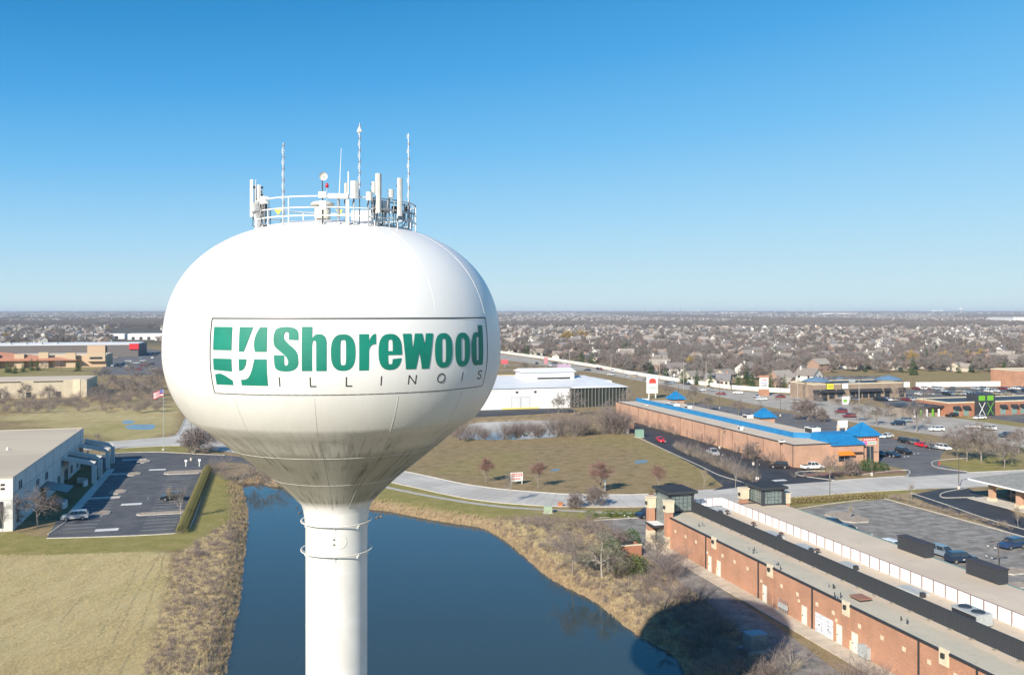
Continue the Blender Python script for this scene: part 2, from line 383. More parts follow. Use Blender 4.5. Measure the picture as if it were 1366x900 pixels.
# ILLINOIS in thin capitals
def seg(mb, pts, bx, w=.03):
    ph0, ph1, z1, z0 = bx
    P = [SP(ph0+(ph1-ph0)*x, z0+(z1-z0)*y, .02) for x, y in pts]
    for a, b in zip(P[:-1], P[1:]):
        a = Vector(a); b = Vector(b); d = (b-a).normalized(); nrm = Vector((a.x, a.y, 0)).normalized(); s = d.cross(nrm)*w
        mb.add([a-s-d*w*.3, a+s-d*w*.3, b+s+d*w*.3, b-s+d*w*.3], [(0,1,2,3)])
zt2 = ray_bulb(449, 503)[1]; zb2 = ray_bulb(449, 515)[1]
GL = {'I': [[(.5,0),(.5,1)]], 'L': [[(0,1),(0,0),(1,0)]], 'N': [[(0,0),(0,1)],[(0,1),(1,0)],[(1,0),(1,1)]], 'O': [sq(.5,.5,.5,.5,0,360,20,2)],
      'S': [[(.95,.82),(.75,.97),(.3,.98),(.05,.8),(.15,.6),(.8,.42),(.97,.22),(.75,.03),(.25,.02),(.02,.2)]]}
for ch, x0, x1 in (('I',369.5,376.5),('L',414,421.6),('L',462,469.6),('I',505,512),('N',545,554.4),('O',583,592.6),('I',612.5,618.5),('S',635.3,640.3)):
    mb = M1(m_blackp); bx = (ray_bulb(x0, 509)[0], ray_bulb(x1, 509)[0], zt2, zb2)
    for s_ in GL[ch]: seg(mb, s_, bx)
    mb.build('small_letter', tower)
# sign border line
zf1 = ray_bulb(449, 424.6)[1]; zf0 = ray_bulb(449, 526.3)[1]
pL = ray_bulb(280.5, 470)[0]; pR = ray_bulb(650, 470)[0]
fb = M1(m_blackp)
def fline(pts, w=.03):
    for a, b in zip(pts[:-1], pts[1:]):
        a = Vector(SP(*a, .018)); b = Vector(SP(*b, .018)); d = (b-a).normalized(); nrm = Vector((a.x, a.y, 0)).normalized(); s = d.cross(nrm)*w
        fb.add([a-s, a+s, b+s, b-s], [(0,1,2,3)])
fline([(pL+(pR-pL)*i/60, zf1) for i in range(61)]); fline([(pL+(pR-pL)*i/60, zf0) for i in range(61)])
fline([(pL, zf0+(zf1-zf0)*i/20) for i in range(21)]); fline([(pR, zf0+(zf1-zf0)*i/20) for i in range(21)])
fb.build('sign_border', tower)
# emblem: four green panes with a white stem curling through them
lb0, lb1 = ray_bulb(284.8, 466)[0], ray_bulb(356, 466)[0]; ez1 = ray_bulb(449, 436)[1]; ez0 = ray_bulb(449, 514.5)[1]
def emb(A, B):
    mb = M1(m_green); strip(mb, A, B, (lb0, lb1, ez1, ez0), .022); mb.build('emblem_pane', tower)
emb(lin((0, .60), (0, 1)), lin((.375, .60), (.375, 1)))
emb(lin((.515, .58), (.515, 1), 10), spline([(.60, .58), (.645, .74), (.70, .90), (.76, 1.0)], 4)[:11] if False else [(.60+.16*(i/10)**.9, .58+.42*i/10) for i in range(11)])
emb([(.80-.03*math.sin(math.pi*i/10)-(0 if i < 7 else 0)+.08*(i/10)**2, .58+.42*i/10) for i in range(11)], lin((1, .58), (1, 1), 10))
emb([(0, .455), (0, .35), (.0, .255)], [(.375, .455), (.375, .35), (.375, .235)])
emb([(0.02+.35*i/10, .0) for i in range(11)], [(0.02+.35*i/10, .20-.02*math.cos(0)-.10*max(0, (i-3)/7)**1.2+.02*math.sin(i/3)) for i in range(11)])
emb([(.51, .455-.21*i/8) for i in range(9)], [(.51+.14*math.sqrt(max(0, 1-(i/8)**2.2))+.001, .455-.21*i/8) for i in range(9)])
emb([(.53+.26*math.sqrt(max(0, 1-((10-i)/10)**2))*0+(.26*(i/10)**.55), .0+.14*0+.455*(i/10)**1.5*1.0 if i == 10 else .10+.355*(i/10)**1.9) for i in range(11)], [(1.0, .10+.355*(i/10)**1.9) for i in range(11)])
emb([(.53, .0), (.53, .099)], [(1.0, .0), (1.0, .099)])
# ---- top rail and roof vent
RR = 4.2; ZR = dome_z(RR)
for z, r in ((42.72,.038),(43.12,.032),(43.66,.038)): M1(m_wpaint).torus(RR, r, z, 96, 6).build('rail', tower, True)
for k in range(18):
    t = R(k*20+7); c, s = math.cos(t)*RR, math.sin(t)*RR
    M1(m_wpaint).tube((c, s, ZR-.1), (c, s, 43.12 if k % 2 else 43.66), .03, n=8).build('rail_post', tower)
m_cream = mat('cream_vent', (.66,.60,.48), .5)
vb = M1(m_cream).lathe([(.42,42.95),(.42,43.62),(.30,43.62)], 24, (-.75, 0)); vo = vb.build('roof_vent', tower, True)
M1(m_cream).lathe([(.30,43.60),(.62,43.66),(.64,43.74),(.50,43.86),(.02,43.90)], 24, (-.75, 0)).build('vent_cap', vo, True)
hb = M1(m_wpaint).box(.9, 1.9, -.6, .4, 42.8, 43.35).build('roof_hatch', tower)
# ---- antennas: things mounted round the rail
def on_ring(px, r=RR, front=True):
    x = (px-447.6)*.0385; x = max(-r*.999, min(r*.999, x)); y = -math.sqrt(r*r-x*x)*(1 if front else -1)
    return x, y
def ay(py, y): return CH+(HY-py)/F*(TY+y)                 # height shown at photo row py
m_ant = mat('antenna_white', (.62,.605,.57), .5, col2=(.55,.54,.51), scale=2); m_antd = mat('antenna_dark', (.16,.17,.19), .5)
m_cable = mat('black_cable', (.03,.03,.035), .6)
def panel_ant(px, y0, y1, w, label, r=RR, front=True, d=.16, shaded=False):
    x, y = on_ring(px, r, front); zt_, zb_ = ay(y0, y), ay(y1, y); zs_ = dome_z(math.hypot(x, y))
    t = thing('panel_antenna', label, 'antenna', (TX+x, TY+y, zs_-.05), math.atan2(x, -y), 'panel antennas round the tank rail')
    h0 = zb_-zs_+.05; h1 = zt_-zs_+.05
    me = M1(m_ant); ww = w/2
    sec = [(-ww, -.10), (-ww*.8, -.10-d*.7), (0, -.10-d), (ww*.8, -.10-d*.7), (ww, -.10)]
    me.prism(sec, h0, h1); me.build('panel', t)
    M1(m_steel).tube((0, .0, 0), (0, .0, max(h1-.25, h0+.3)), .04, n=8).build('mount_pole', t)
    for hz in (h0+.2*(h1-h0), h0+.8*(h1-h0)): M1(m_dark).box(-.06, .06, -.12, .03, hz-.05, hz+.05).build('clamp', t)
    cb = M1(m_cable); cb.path([(-.04, -.1, h0), (-.06, -.02, h0-.2), (.02, .1, max(.1, h0-.5))], .022, 5); cb.build('cable', t)
    return t
panel_ant(341.6, 240, 289.5, .26, 'tall white panel antenna at the far left end of the tank rail')
panel_ant(354.5, 252, 273, .28, 'short white panel antenna second from the left end of the rail', RR-.3)
panel_ant(361, 247, 264, .14, 'slim white antenna third from the left end of the rail', RR-.1)
panel_ant(476.5, 245, 264, .17, 'narrow white antenna just left of the wide square panel', RR-.5)
panel_ant(488.8, 242, 265.5, .40, 'wide square white panel antenna under the spiked central mast', RR)
panel_ant(508.3, 243, 258, .17, 'small upper antenna left of the tallest white panel', RR-.4)
panel_ant(506.2, 256.5, 268, .36, 'squat cream box antenna below a small upper one', RR+.05)
panel_ant(516, 232, 284.5, .32, 'tallest thick white panel antenna right of the middle of the rail')
panel_ant(530, 253, 264, .26, 'small white antenna between the two thick right panels', RR+.0)
panel_ant(540, 238, 288.5, .30, 'thick white panel antenna half shaded near the right end', RR+.1)
def pole_thing(px, y0, y1, r0, label, name='antenna_pole', cat='antenna pole', rad=RR, m=None, rungs=0, rw=.12, tip=False, yb=None):
    x, y = on_ring(px, rad); zs_ = dome_z(math.hypot(x, y))-.05
    t = thing(name, label, cat, (TX+x, TY+y, zs_)); h = ay(y0, y)-zs_; hb_ = 0 if y1 is None else ay(y1, y)-zs_
    b = M1(m or m_steel)
    b.tube((0, 0, hb_), (0, 0, h), r0, r0*.6, n=6)
    b.build('mast', t)
    if hb_ > 0: M1(m_steel).tube((0, 0, 0), (0, 0, hb_+.05), .035, n=6).build('stub', t)
    for k in range(rungs):
        z = hb_+(h-hb_)*(.12+.84*k/max(1, rungs-1)); rb = M1(m_ant if k % 2 else m_antd); s = 1 if k % 2 else -1
        rb.tube((-rw*s, 0, z-.06), (rw*s, 0, z+.06), .018, n=5); rb.tube((0, -rw, z+.03), (0, rw, z-.02), .016, n=5); rb.tube((-rw*s, 0, z-.06), (-rw*s*.9, 0, z+.16), .018, n=5)
        rb.build('dipole', t)
    if tip:
        tb = M1(m_wpaint)
        for k in range(8): q = k*math.pi/4; tb.tube((0, 0, h-.05), (.13*math.cos(q), .13*math.sin(q), h-.35), .012, n=4)
        tb.tube((0, 0, h-.3), (0, 0, h+.12), .03, .005); tb.lathe([(.02,h-.42),(.10,h-.36),(.11,h-.3),(.02,h-.24)], 8); tb.build('spike_tip', t)
    return t
pole_thing(348, 239.5, None, .045, 'thin grey pole beside the far left panel antenna', rungs=0)
pole_thing(397.3, 190.5, None, .045, 'tall studded mast standing alone on the left of the rail', 'mast_antenna', 'mast antenna', rungs=13, rw=.06)
pole_thing(494, 166.5, 258, .03, 'tallest mast antenna with a spiky white tip above the rail', 'mast_antenna', 'mast antenna', rungs=11, rw=.055, tip=True, rad=RR-.3)
pole_thing(551, 178, None, .04, 'tall mast antenna at the right end of the rail', 'mast_antenna', 'mast antenna', rungs=12, rw=.06, tip=False)
pole_thing(482, 229, None, .055, 'thick white post left of the wide square panel', m=m_wpaint)
wx, wy = on_ring(470, RR-.2); zz = ay(259, wy)
wt = thing('whip_antenna', 'thin white whip antenna leaning slightly right near the dish', 'antenna', (TX+wx, TY+wy, zz-.85))
M1(m_wpaint).tube((0, 0, .8), (.10, 0, .8+(259-196)/F*(TY+wy)), .022, .010, n=6).build('whip', wt)
M1(m_steel).tube((0, 0, -.35), (0, 0, .85), .035).build('mount', wt)
# dish on a pole, red lamp below
dx, dy = on_ring(450, RR)
dt = thing('dish_antenna', 'small round white dish on a dark pole above the rail', 'dish', (TX+dx, TY+dy, ZR-.1))
zd = ay(236, dy)-ZR+.1
M1(m_dark).tube((0, 0, 0), (0, 0, zd), .03).build('pole', dt)
db = M1(m_ant); prf = [(.02, .0), (.10, .015), (.17, .05), (.20, .09), (.205, .10)]
vs = []; fs = []
for r, q in prf:
    for k in range(16): a = 2*math.pi*k/16; vs.append((.08+r*math.cos(a), -.06-q, zd+r*math.sin(a)))
for k in range(len(prf)-1):
    for i in range(16): fs.append((k*16+i, k*16+(i+1) % 16, (k+1)*16+(i+1) % 16, (k+1)*16+i))
db.add(vs, fs); db.tube((.08, -.06, zd), (.08, -.22, zd), .02); db.build('reflector', dt, True)
rx, ry = on_ring(455.8, RR); rt = thing('warning_lamp', 'small red warning lamp beside the dish pole', 'lamp', (TX+rx, TY+ry, ZR-.1))
zr = ay(247.5, ry)-ZR+.1
M1(mat('red_lens', (.45,.02,.03), .2)).lathe([(.02,zr-.12),(.08,zr-.1),(.085,zr+.02),(.05,zr+.10),(.01,zr+.12)], 12).build('lens', rt, True)
M1(m_steel).tube((0, 0, 0), (0, 0, zr-.1), .015).build('post', rt)
# equipment boxes, coax bundle
for px, y0, y1, w, lab in ((449.8, 256, 264, .36, 'white equipment box on the rail below the dish'), (469, 258.5, 265, .95, 'long white equipment box on the rail right of the dish'), (450.5, 268, 280, .30, 'rounded white box under the dish pole'),
                      (366, 262, 272, .42, 'white radio unit near the left end of the rail'), (524, 268, 280, .40, 'grey radio unit behind the two thick right panels')):
    x, y = on_ring(px, RR-.05); z1_, z0_ = ay(y0, y), ay(y1, y)
    eb = thing('equipment_box', lab, 'equipment box', (TX+x, TY+y, z0_), math.atan2(x, -y))
    M1(m_wpaint if px != 524 else m_steel).box(-w/2, w/2, -.12, .12, 0, z1_-z0_).build('case', eb); M1(m_steel).box(-.04, .04, -.02, .02, -(z0_-ZR)*.95, 0).build('bracket', eb)
cc = thing('mounting_rack', 'tangle of dark mounting pipes and cables behind the right panels', 'mounting rack', (TX, TY, 42.2))
for k, (a0, a1) in enumerate(((35, 80), (-72, -52))):
    fb_ = M1(m_steel)
    for zz_, rr_ in ((.95, 4.35), (1.35, 4.05), (.55, 4.0)):
        pts = [(rr_*math.sin(R(a0+(a1-a0)*i/10)), -rr_*math.cos(R(a0+(a1-a0)*i/10)), zz_) for i in range(11)]
        fb_.path(pts, .035, 5)
    for i in range(9):
        a = R(a0+(a1-a0)*i/8); fb_.tube((4.1*math.sin(a), -4.1*math.cos(a), -.1), (4.35*math.sin(a), -4.35*math.cos(a), 1.4), .025, n=4)
    fb_.build('pipe_frame', cc)
    cb = M1(m_cable)
    for i in range(16):
        a = R(a0+(a1-a0)*random.random()); b_ = a+R(random.uniform(-9, 9)); r1, r2 = random.uniform(3.6, 4.2), random.uniform(3.9, 4.35)
        cb.path([(r1*math.sin(a), -r1*math.cos(a), random.uniform(-.05, .2)), (r2*math.sin(b_), -r2*math.cos(b_), random.uniform(.2, .8)), (r2*math.sin(b_)*1.0, -r2*math.cos(b_), random.uniform(.9, 1.5))], .022, 4)
    cb.build('cable_tangle', cc)['kind'] = 'stuff'
    for i in range(5):
        a = R(a0+(a1-a0)*(i+.5)/5); x, y = 4.0*math.sin(a), -4.0*math.cos(a); z = random.uniform(.5, 1.0)
        M1(m_steel if i % 2 else m_dark).box(x-.14, x+.14, y-.1, y+.1, z, z+.35, a).build('radio_unit', cc)
for px, lab in ((383, 'yellow flag tied on the left of the tank rail'), (468, 'yellow tag on the lower rail right of the dish')):
    x, y = on_ring(px, RR-.6); z = ay(283.5, y); pt = M1(mat('yellow_plastic', (.65,.60,.08), .5)); pt.add([(-.18, 0, .14), (.18, .02, .14), (.02, 0, -.12), (-.18, .03, .12), (.18, .05, .12), (.02, .03, -.12)], [(0,2,1),(3,4,5),(0,1,4,3),(1,2,5,4),(2,0,3,5)])
    tag(pt.build('safety_flag', loc=(TX+x, TY+y, z)), lab, 'flag')
# ================================================================== GROUND, POND, ROADS
def GL_(pts, h=0.0): return [(*G(p[0], p[1], h).xy,) for p in pts]
WZ = -1.2
shoreR = [(436,655),(470,668),(490,678),(520,682),(560,690),(600,697),(640,703),(660,712),(680,725),(700,742),(730,768),(760,785),(790,800),(815,818),(835,835),(860,852),(885,865),(905,880),(917,900)]
shoreL = [(298,900),(304,868),(312,830),(320,790),(322,755),(328,715),(329,680),(325,660),(324,647),(345,644),(362,648),(385,650),(410,652)]
pond = [tuple(p) for p in smoothline(GL_(shoreL, WZ)+GL_(shoreR, WZ), 3)]
pond += [(17.0, 92), (10, 80), (-2, 70), (-20, 66), (-32, 74), (-33, 88)]
rngn = np.random.RandomState(3)
gx = np.concatenate([-np.geomspace(9500, 156, 34), np.arange(-150, 196, 1.6), np.geomspace(204, 9500, 34)])
gy = np.concatenate([np.array([-260, -120, -40, 10, 40]), np.arange(56, 380, 1.6), np.geomspace(386, 15000, 60)])
XX, YY = np.meshgrid(gx, gy)
near = (XX > -90) & (XX < 70) & (YY > 50) & (YY < 280)
dist = polydist(XX, YY, pond); ins = inpoly(XX, YY, pond)
sd_ = np.where(ins, -dist, dist)
ZZ = np.zeros_like(XX)
t = np.clip((sd_+1.0)/4.2, 0, 1); bank = WZ-.25+(0-WZ+.25)*(t*t*(3-2*t))
ZZ = np.where(sd_ < 3.2, bank, 0.0); ZZ = np.where(sd_ < -1, WZ-.25-np.clip((-sd_-1)*.3, 0, 2), ZZ)
# small second pond beyond the field, and puddles
pond2 = GL_([(612,584),(625,566),(640,563),(690,561),(742,560),(752,570),(742,583),(700,586),(650,587)], -.5)
d2_ = polydist(XX, YY, pond2); i2_ = inpoly(XX, YY, pond2); s2 = np.where(i2_, -d2_, d2_)
ZZ = ZZ+34*np.clip((YY-5500)/8500, 0, 1)**1.3
ZZ = np.where(s2 < 2.5, np.minimum(ZZ, -.8+.8*np.clip((s2+1)/3.5, 0, 1)), ZZ)
def zone(polys):
    a = np.zeros(XX.shape)
    for p, w, soft in polys:
        i = inpoly(XX, YY, p); d = polydist(XX, YY, p); a = np.maximum(a, w*np.clip(.5+np.where(i, d, -d)/soft, 0, 1))
    return a
P_ = GL_
dry = zone([
    (P_([(-60,960),(-60,736),(60,738),(200,733),(226,738),(224,770),(212,830),(200,900),(190,960)]), 1.0, 3),
    (P_([(545,600),(590,588),(700,590),(830,575),(900,598),(1000,640),(960,655),(860,655),(760,650),(680,640),(600,628),(560,622)]), .15, 6),
    (P_([(0,560),(0,520),(200,520),(245,540),(235,575),(180,592),(120,580)]), .8, 6),
    (P_([(650,700),(700,690),(780,700),(860,760),(900,800),(880,850),(840,830),(780,790),(700,735)]), .9, 3)])
lawn = zone([
    (P_([(-60,502),(-60,489),(120,490),(215,496),(150,501),(110,503)]), .9, 6),
    (P_([(1060,497),(1366,493),(1366,512),(1222,512),(1220,505),(1062,507)]), .4, 6),
    (P_([(-60,742),(-60,700),(60,716),(235,712),(262,700),(285,625),(330,640),(326,700),(270,722),(235,734),(60,740)]), 1.0, 2),
    (P_([(470,640),(540,632),(700,672),(760,679),(880,682),(990,676),(900,690),(780,692),(700,688),(640,690),(560,680),(480,672)]), .9, 3),
    (P_([(160,596),(255,590),(262,605),(200,606),(150,604)]), 1.0, 2),
    (P_([(740,590),(830,574),(900,598),(1000,640),(950,652),(880,640),(830,600)]), .45, 10),
    (P_([(550,630),(640,600),(720,600),(700,640),(600,636)]), .45, 10),
    (P_([(0,560),(240,560),(240,600),(0,600)]), .4, 8),
    (P_([(1050,662),(1240,650),(1200,668),(1050,676)]), .8, 3),
    (P_([(1250,655),(1366,640),(1366,600),(1240,618)]), .7, 3),
    (P_([(1100,532),(1366,560),(1366,575),(1100,550)]), .6, 5)])
brush = zone([
    (P_([(190,960),(205,880),(222,800),(232,745),(262,720),(325,700),(322,760),(312,830),(298,900),(296,960)]), .9, 4),
    (P_([(760,700),(800,690),(860,720),(990,830),(1110,900),(1160,960),(880,960),(900,880),(860,852),(790,800),(750,740)]), .85, 4),
    (P_([(600,590),(830,575),(850,560),(760,548),(640,552),(560,580)]), .6, 6),
    (P_([(286,632),(300,600),(380,620),(470,650),(400,652),(330,645)]), .8, 3),
    (P_([(0,545),(250,545),(260,470),(0,470)]), .5, 15),
    (P_([(1180,660),(1235,655),(1366,706),(1366,716),(1300,702)]), .9, 2)])
shorez = np.clip(1-np.abs(sd_-1.0)/3.6, 0, 1)
far = np.clip((YY-850)/500, 0, 1)
nv = XX.size; me = bpy.data.meshes.new('ground'); ny, nx = XX.shape
idx = np.arange(nv).reshape(ny, nx)
faces = np.stack([idx[:-1, :-1], idx[:-1, 1:], idx[1:, 1:], idx[1:, :-1]], -1).reshape(-1, 4)
co = np.stack([XX, YY, ZZ], -1).reshape(-1, 3)
me.vertices.add(nv); me.vertices.foreach_set('co', co.ravel())
me.loops.add(faces.size); me.loops.foreach_set('vertex_index', faces.ravel())
me.polygons.add(len(faces)); me.polygons.foreach_set('loop_start', np.arange(0, faces.size, 4)); me.polygons.foreach_set('loop_total', np.full(len(faces), 4)); me.polygons.foreach_set('use_smooth', np.ones(len(faces), bool))
me.update(calc_edges=True)
for nm, arr in (('dry', dry), ('lawn', lawn), ('brush', brush), ('shore', shorez), ('far', far)):
    at_ = me.attributes.new(nm, 'FLOAT', 'POINT'); at_.data.foreach_set('value', arr.ravel().astype(np.float32))
def ground_mat():
    m = bpy.data.materials.new('ground_cover'); m.use_nodes = True; nt = m.node_tree; n = nt.nodes; l = nt.links; b = n['Principled BSDF']; b.inputs['Roughness'].default_value = .95; b.inputs['Specular IOR Level'].default_value = .1
    tc = n.new('ShaderNodeTexCoord')
    def nz(scale, det=6, rough=.6, stretch=None):
        k = n.new('ShaderNodeTexNoise'); k.inputs['Scale'].default_value = scale; k.inputs['Detail'].default_value = det; k.inputs['Roughness'].default_value = rough
        if stretch:
            mp = n.new('ShaderNodeMapping'); mp.inputs['Scale'].default_value = stretch; mp.inputs['Rotation'].default_value = (0, 0, R(-15)); l.new(tc.outputs['Object'], mp.inputs[0]); l.new(mp.outputs[0], k.inputs['Vector'])
        else: l.new(tc.outputs['Object'], k.inputs['Vector'])
        return k.outputs[0]
    def ramp(f, stops):
        r = n.new('ShaderNodeValToRGB'); e = r.color_ramp.elements
        for i, (p, c) in enumerate(stops):
            q = e[i] if i < 2 else e.new(p)
            q.position = p; q.color = (*c, 1)
        l.new(f, r.inputs[0]); return r.outputs[0]
    n_big = nz(.035, 5); n_mid = nz(.35, 6, .7); n_fine = nz(2.4, 5, .75); n_str = nz(.5, 6, .7, (1, .22, 1))
    def mulc(a, f, lo, hi):
        k = n.new('ShaderNodeMixRGB'); k.blend_type = 'MULTIPLY'; k.inputs[0].default_value = 1; l.new(a, k.inputs[1]); l.new(ramp(f, [(.3, (lo,)*3), (.7, (hi,)*3)]), k.inputs[2]); return k.outputs[0]
    base = ramp(n_mid, [(.30, (.175,.14,.07)), (.46, (.265,.205,.105)), (.60, (.33,.245,.145)), (.74, (.235,.17,.11))])
    dryc = ramp(n_str, [(.25, (.33,.265,.125)), (.45, (.44,.365,.19)), (.58, (.50,.42,.225)), (.75, (.41,.33,.18))])
    dryb = ramp(n_big, [(.35, (.80,.82,.66)), (.5, (1,1,1)), (.65, (.90,.84,.78))])
    k = n.new('ShaderNodeMixRGB'); k.blend_type = 'MULTIPLY'; k.inputs[0].default_value = 1; l.new(dryc, k.inputs[1]); l.new(dryb, k.inputs[2]); dryc = k.outputs[0]
    lawnc = ramp(n_mid, [(.3, (.205,.20,.062)), (.5, (.275,.245,.085)), (.7, (.35,.285,.13))])
    brc = ramp(n_mid, [(.3, (.17,.12,.085)), (.48, (.30,.225,.135)), (.62, (.40,.315,.175)), (.75, (.25,.185,.13))])
    shc = ramp(n_mid, [(.3, (.22,.16,.09)), (.5, (.38,.28,.165)), (.7, (.30,.20,.12))])
    farc = ramp(nz(.02, 8, .75), [(.35, (.07,.068,.055)), (.5, (.115,.105,.08)), (.62, (.10,.095,.085)), (.75, (.17,.165,.15))])
    cur = base
    for nm, c in (('dry', dryc), ('lawn', lawnc), ('brush', brc), ('shore', shc), ('far', farc)):
        at = n.new('ShaderNodeAttribute'); at.attribute_name = nm
        ad = n.new('ShaderNodeMath'); ad.operation = 'MULTIPLY_ADD'; l.new(n_mid, ad.inputs[0]); ad.inputs[1].default_value = .9; ad.inputs[2].default_value = -.45
        a2 = n.new('ShaderNodeMath'); a2.operation = 'ADD'; l.new(at.outputs['Fac'], a2.inputs[0]); l.new(ad.outputs[0], a2.inputs[1])
        mr = n.new('ShaderNodeMapRange'); mr.inputs[1].default_value = .25; mr.inputs[2].default_value = .75; l.new(a2.outputs[0], mr.inputs[0])
        mx = n.new('ShaderNodeMixRGB'); l.new(mr.outputs[0], mx.inputs[0]); l.new(cur, mx.inputs[1]); l.new(c, mx.inputs[2]); cur = mx.outputs[0]
    cur = mulc(cur, n_fine, .80, 1.15)
    l.new(cur, b.inputs['Base Color'])
    bp = n.new('ShaderNodeBump'); bp.inputs['Strength'].default_value = .45; bp.inputs['Distance'].default_value = .2; l.new(n_fine, bp.inputs['Height']); l.new(bp.outputs[0], b.inputs['Normal'])
    return m
m_ground = ground_mat(); me.materials.append(m_ground)
struct(obj('ground', me))
# water
def water_mat(name, deep, rough=.06, bump=.12):
    m = mat(name, deep, rough, bump=bump, scale=1.6, detail=3, stretch=(1, .45, 1)); b = m.node_tree.nodes['Principled BSDF']; b.inputs['IOR'].default_value = 1.33; b.inputs['Specular IOR Level'].default_value = .5
    return m
m_water = water_mat('pond_water', (.038,.058,.062))
wpoly = [p for p in pond]
cxp = sum(p[0] for p in pond)/len(pond); cyp = sum(p[1] for p in pond)/len(pond)
struct(sheet('pond_water', [( -60, 40), (45, 40), (45, 150), (-5, 225), (-75, 225), (-75, 90)], WZ, m_water)) if False else struct(sheet('pond_water', [(*(Vector(p)+(Vector(p)-Vector((cxp, cyp))).normalized()*.0),) for p in pond], WZ, m_water))
m_water2 = water_mat('shallow_water', (.13,.15,.17), .1)
struct(sheet('small_pond_water', pond2, -.45, m_water2))
for pts in ([(163,562),(172,560),(180,562),(174,565),(165,565)], [(166,569),(178,566),(190,566),(206,566),(204,572),(188,573),(172,572)], [(733,626.5),(745,624.5),(746,627),(738,628.5)], [(846,615),(860,613),(864,616),(850,618)], [(1082,503),(1100,501),(1185,502),(1186,508),(1120,509)]):
    struct(sheet('puddle', [tuple(p) for p in smoothline(P_(pts+pts[:1]), 3)][:-1], .012, m_water2))
# ---- roads
z1 = .02
def road(name, pix, m, z=z1): return sheet(name, P_(pix), z, m)
NR = [(523,626.5),(544,629.4),(580,637),(617,645),(650,650),(681.5,653.5),(720,656.5),(755,658.8),(800,659.5),(863,659),(925,654),(1000,648.5),(1095,642.6),(1154.5,638.4),(1212,634.5),(1290,630.5),(1366,627),(1480,621)]
SR = [(500,637),(523,643.5),(560,651.5),(588,658),(625,665),(664,670.2),(700,673),(734,675),(790,676),(863,675.5),(925,673),(985,669),(1052,664),(1100,660),(1154,656),(1220,652.5),(1290,650),(1366,646),(1480,640)]
NRw = [tuple(p) for p in smoothline(P_(NR), 3)]; SRw = [tuple(p) for p in smoothline(P_(SR), 3)]
jn = P_([(430,611),(400,607),(330,590)]); js = P_([(440,624),(380,618),(300,606),(250,596)])
struct(sheet('road', NRw[::-1]+[tuple(p) for p in P_([(470,616),(420,606),(360,590),(330,575)])]+[tuple(p) for p in P_([(262,549),(249,556),(240,574),(233,581),(205,584.5),(160,588.5),(115,591),(0,594),(-80,596)])]+[tuple(p) for p in P_([(-80,606),(0,603),(60,601),(118,599.5),(170,597),(215,594.5),(250,594),(285,600),(330,606),(400,617),(470,629)])]+SRw, z1, m_road))
kb = mat('kerb_concrete', (.52,.50,.45), .9, col2=(.42,.40,.36), scale=1.2)
def kerb(pts, w=.3, z0=0.0, z1_=.13, pix=True, m=kb):
    if pix: pts = [tuple(p) for p in smoothline(P_(pts), 3)]
    o = ribbon(M1(m), pts, w, z0, z1_).build('kerb'); return struct(o)
kerb([p for p in NR if p[0] < 980]); kerb([p for p in SR if p[0] < 870 or p[0] > 930 and p[0] < 1225]); kerb([(1110,641.3),(1155,638),(1205,635)]); kerb([(1290,630.3),(1366,626.8),(1480,620.8)])
kerb([(0,594),(115,591),(205,584.5),(233,581),(240,574),(249,556),(262,549)]); kerb([(118,599.8),(170,597.2),(215,594.8),(250,594.3)])
# expansion joints across the concrete road, and a centre joint
m_joint = mat('joint_seal', (.30,.285,.26), .9)
mid = [((a[0]+b[0])/2, (a[1]+b[1])/2) for a, b in zip([tuple(p) for p in smoothline(P_(NR), 3)], [NRw[0]]*0 or [min(SRw, key=lambda s: (s[0]-a[0])**2+(s[1]-a[1])**2) for a in NRw])]
struct(ribbon(M1(m_joint), mid, .12, z1+.008, z1+.008).build('road_joint'))
jb = M1(m_joint)
for i in range(2, len(mid)-2):
    a = NRw[i]; b = min(SRw, key=lambda s: (s[0]-a[0])**2+(s[1]-a[1])**2); ribbon(jb, [a, b], .09, z1+.01, z1+.01)
struct(jb.build('road_joint'))
# sidewalk along the near side
m_walk = mat('sidewalk_concrete', (.40,.375,.33), .9, col2=(.47,.44,.39), scale=.5, detail=8)
swk = [tuple(p) for p in smoothline(P_([(470,638),(509,648.3),(560,659),(611,668),(650,673.4),(690,677.4),(743,680.2),(800,683),(860,684.5)]), 3)]
struct(ribbon(M1(m_walk), swk, 1.5, .03, .03).build('sidewalk'))
jb = M1(m_joint)
for i in range(1, len(swk)-1): ribbon(jb, [(swk[i][0]-.3, swk[i][1]-.7), (swk[i][0]+.3, swk[i][1]+.7)], .06, .036, .036)
struct(jb.build('sidewalk_joint'))
# tyre ruts through the dry field, worn into the turf
m_rut = mat('worn_turf', (.27,.215,.10), .95, col2=(.38,.31,.155), scale=1.2, detail=8)
for line, w in (([(213,737),(205,752),(186,786),(165,826),(145,868),(120,915)], .30), ([(219,737),(214,760),(200,800),(186,838),(168,880),(152,915)], .26), ([(187,740),(175,775),(155,810),(130,850)], .2), ([(110,795),(95,812),(80,830)], .2)):
    struct(ribbon(M1(m_rut), [(p[0]+.05*math.sin(i*.9), p[1]) for i, p in enumerate(smoothline(P_(line), 8))], w, .012, .012).build('tyre_rut'))
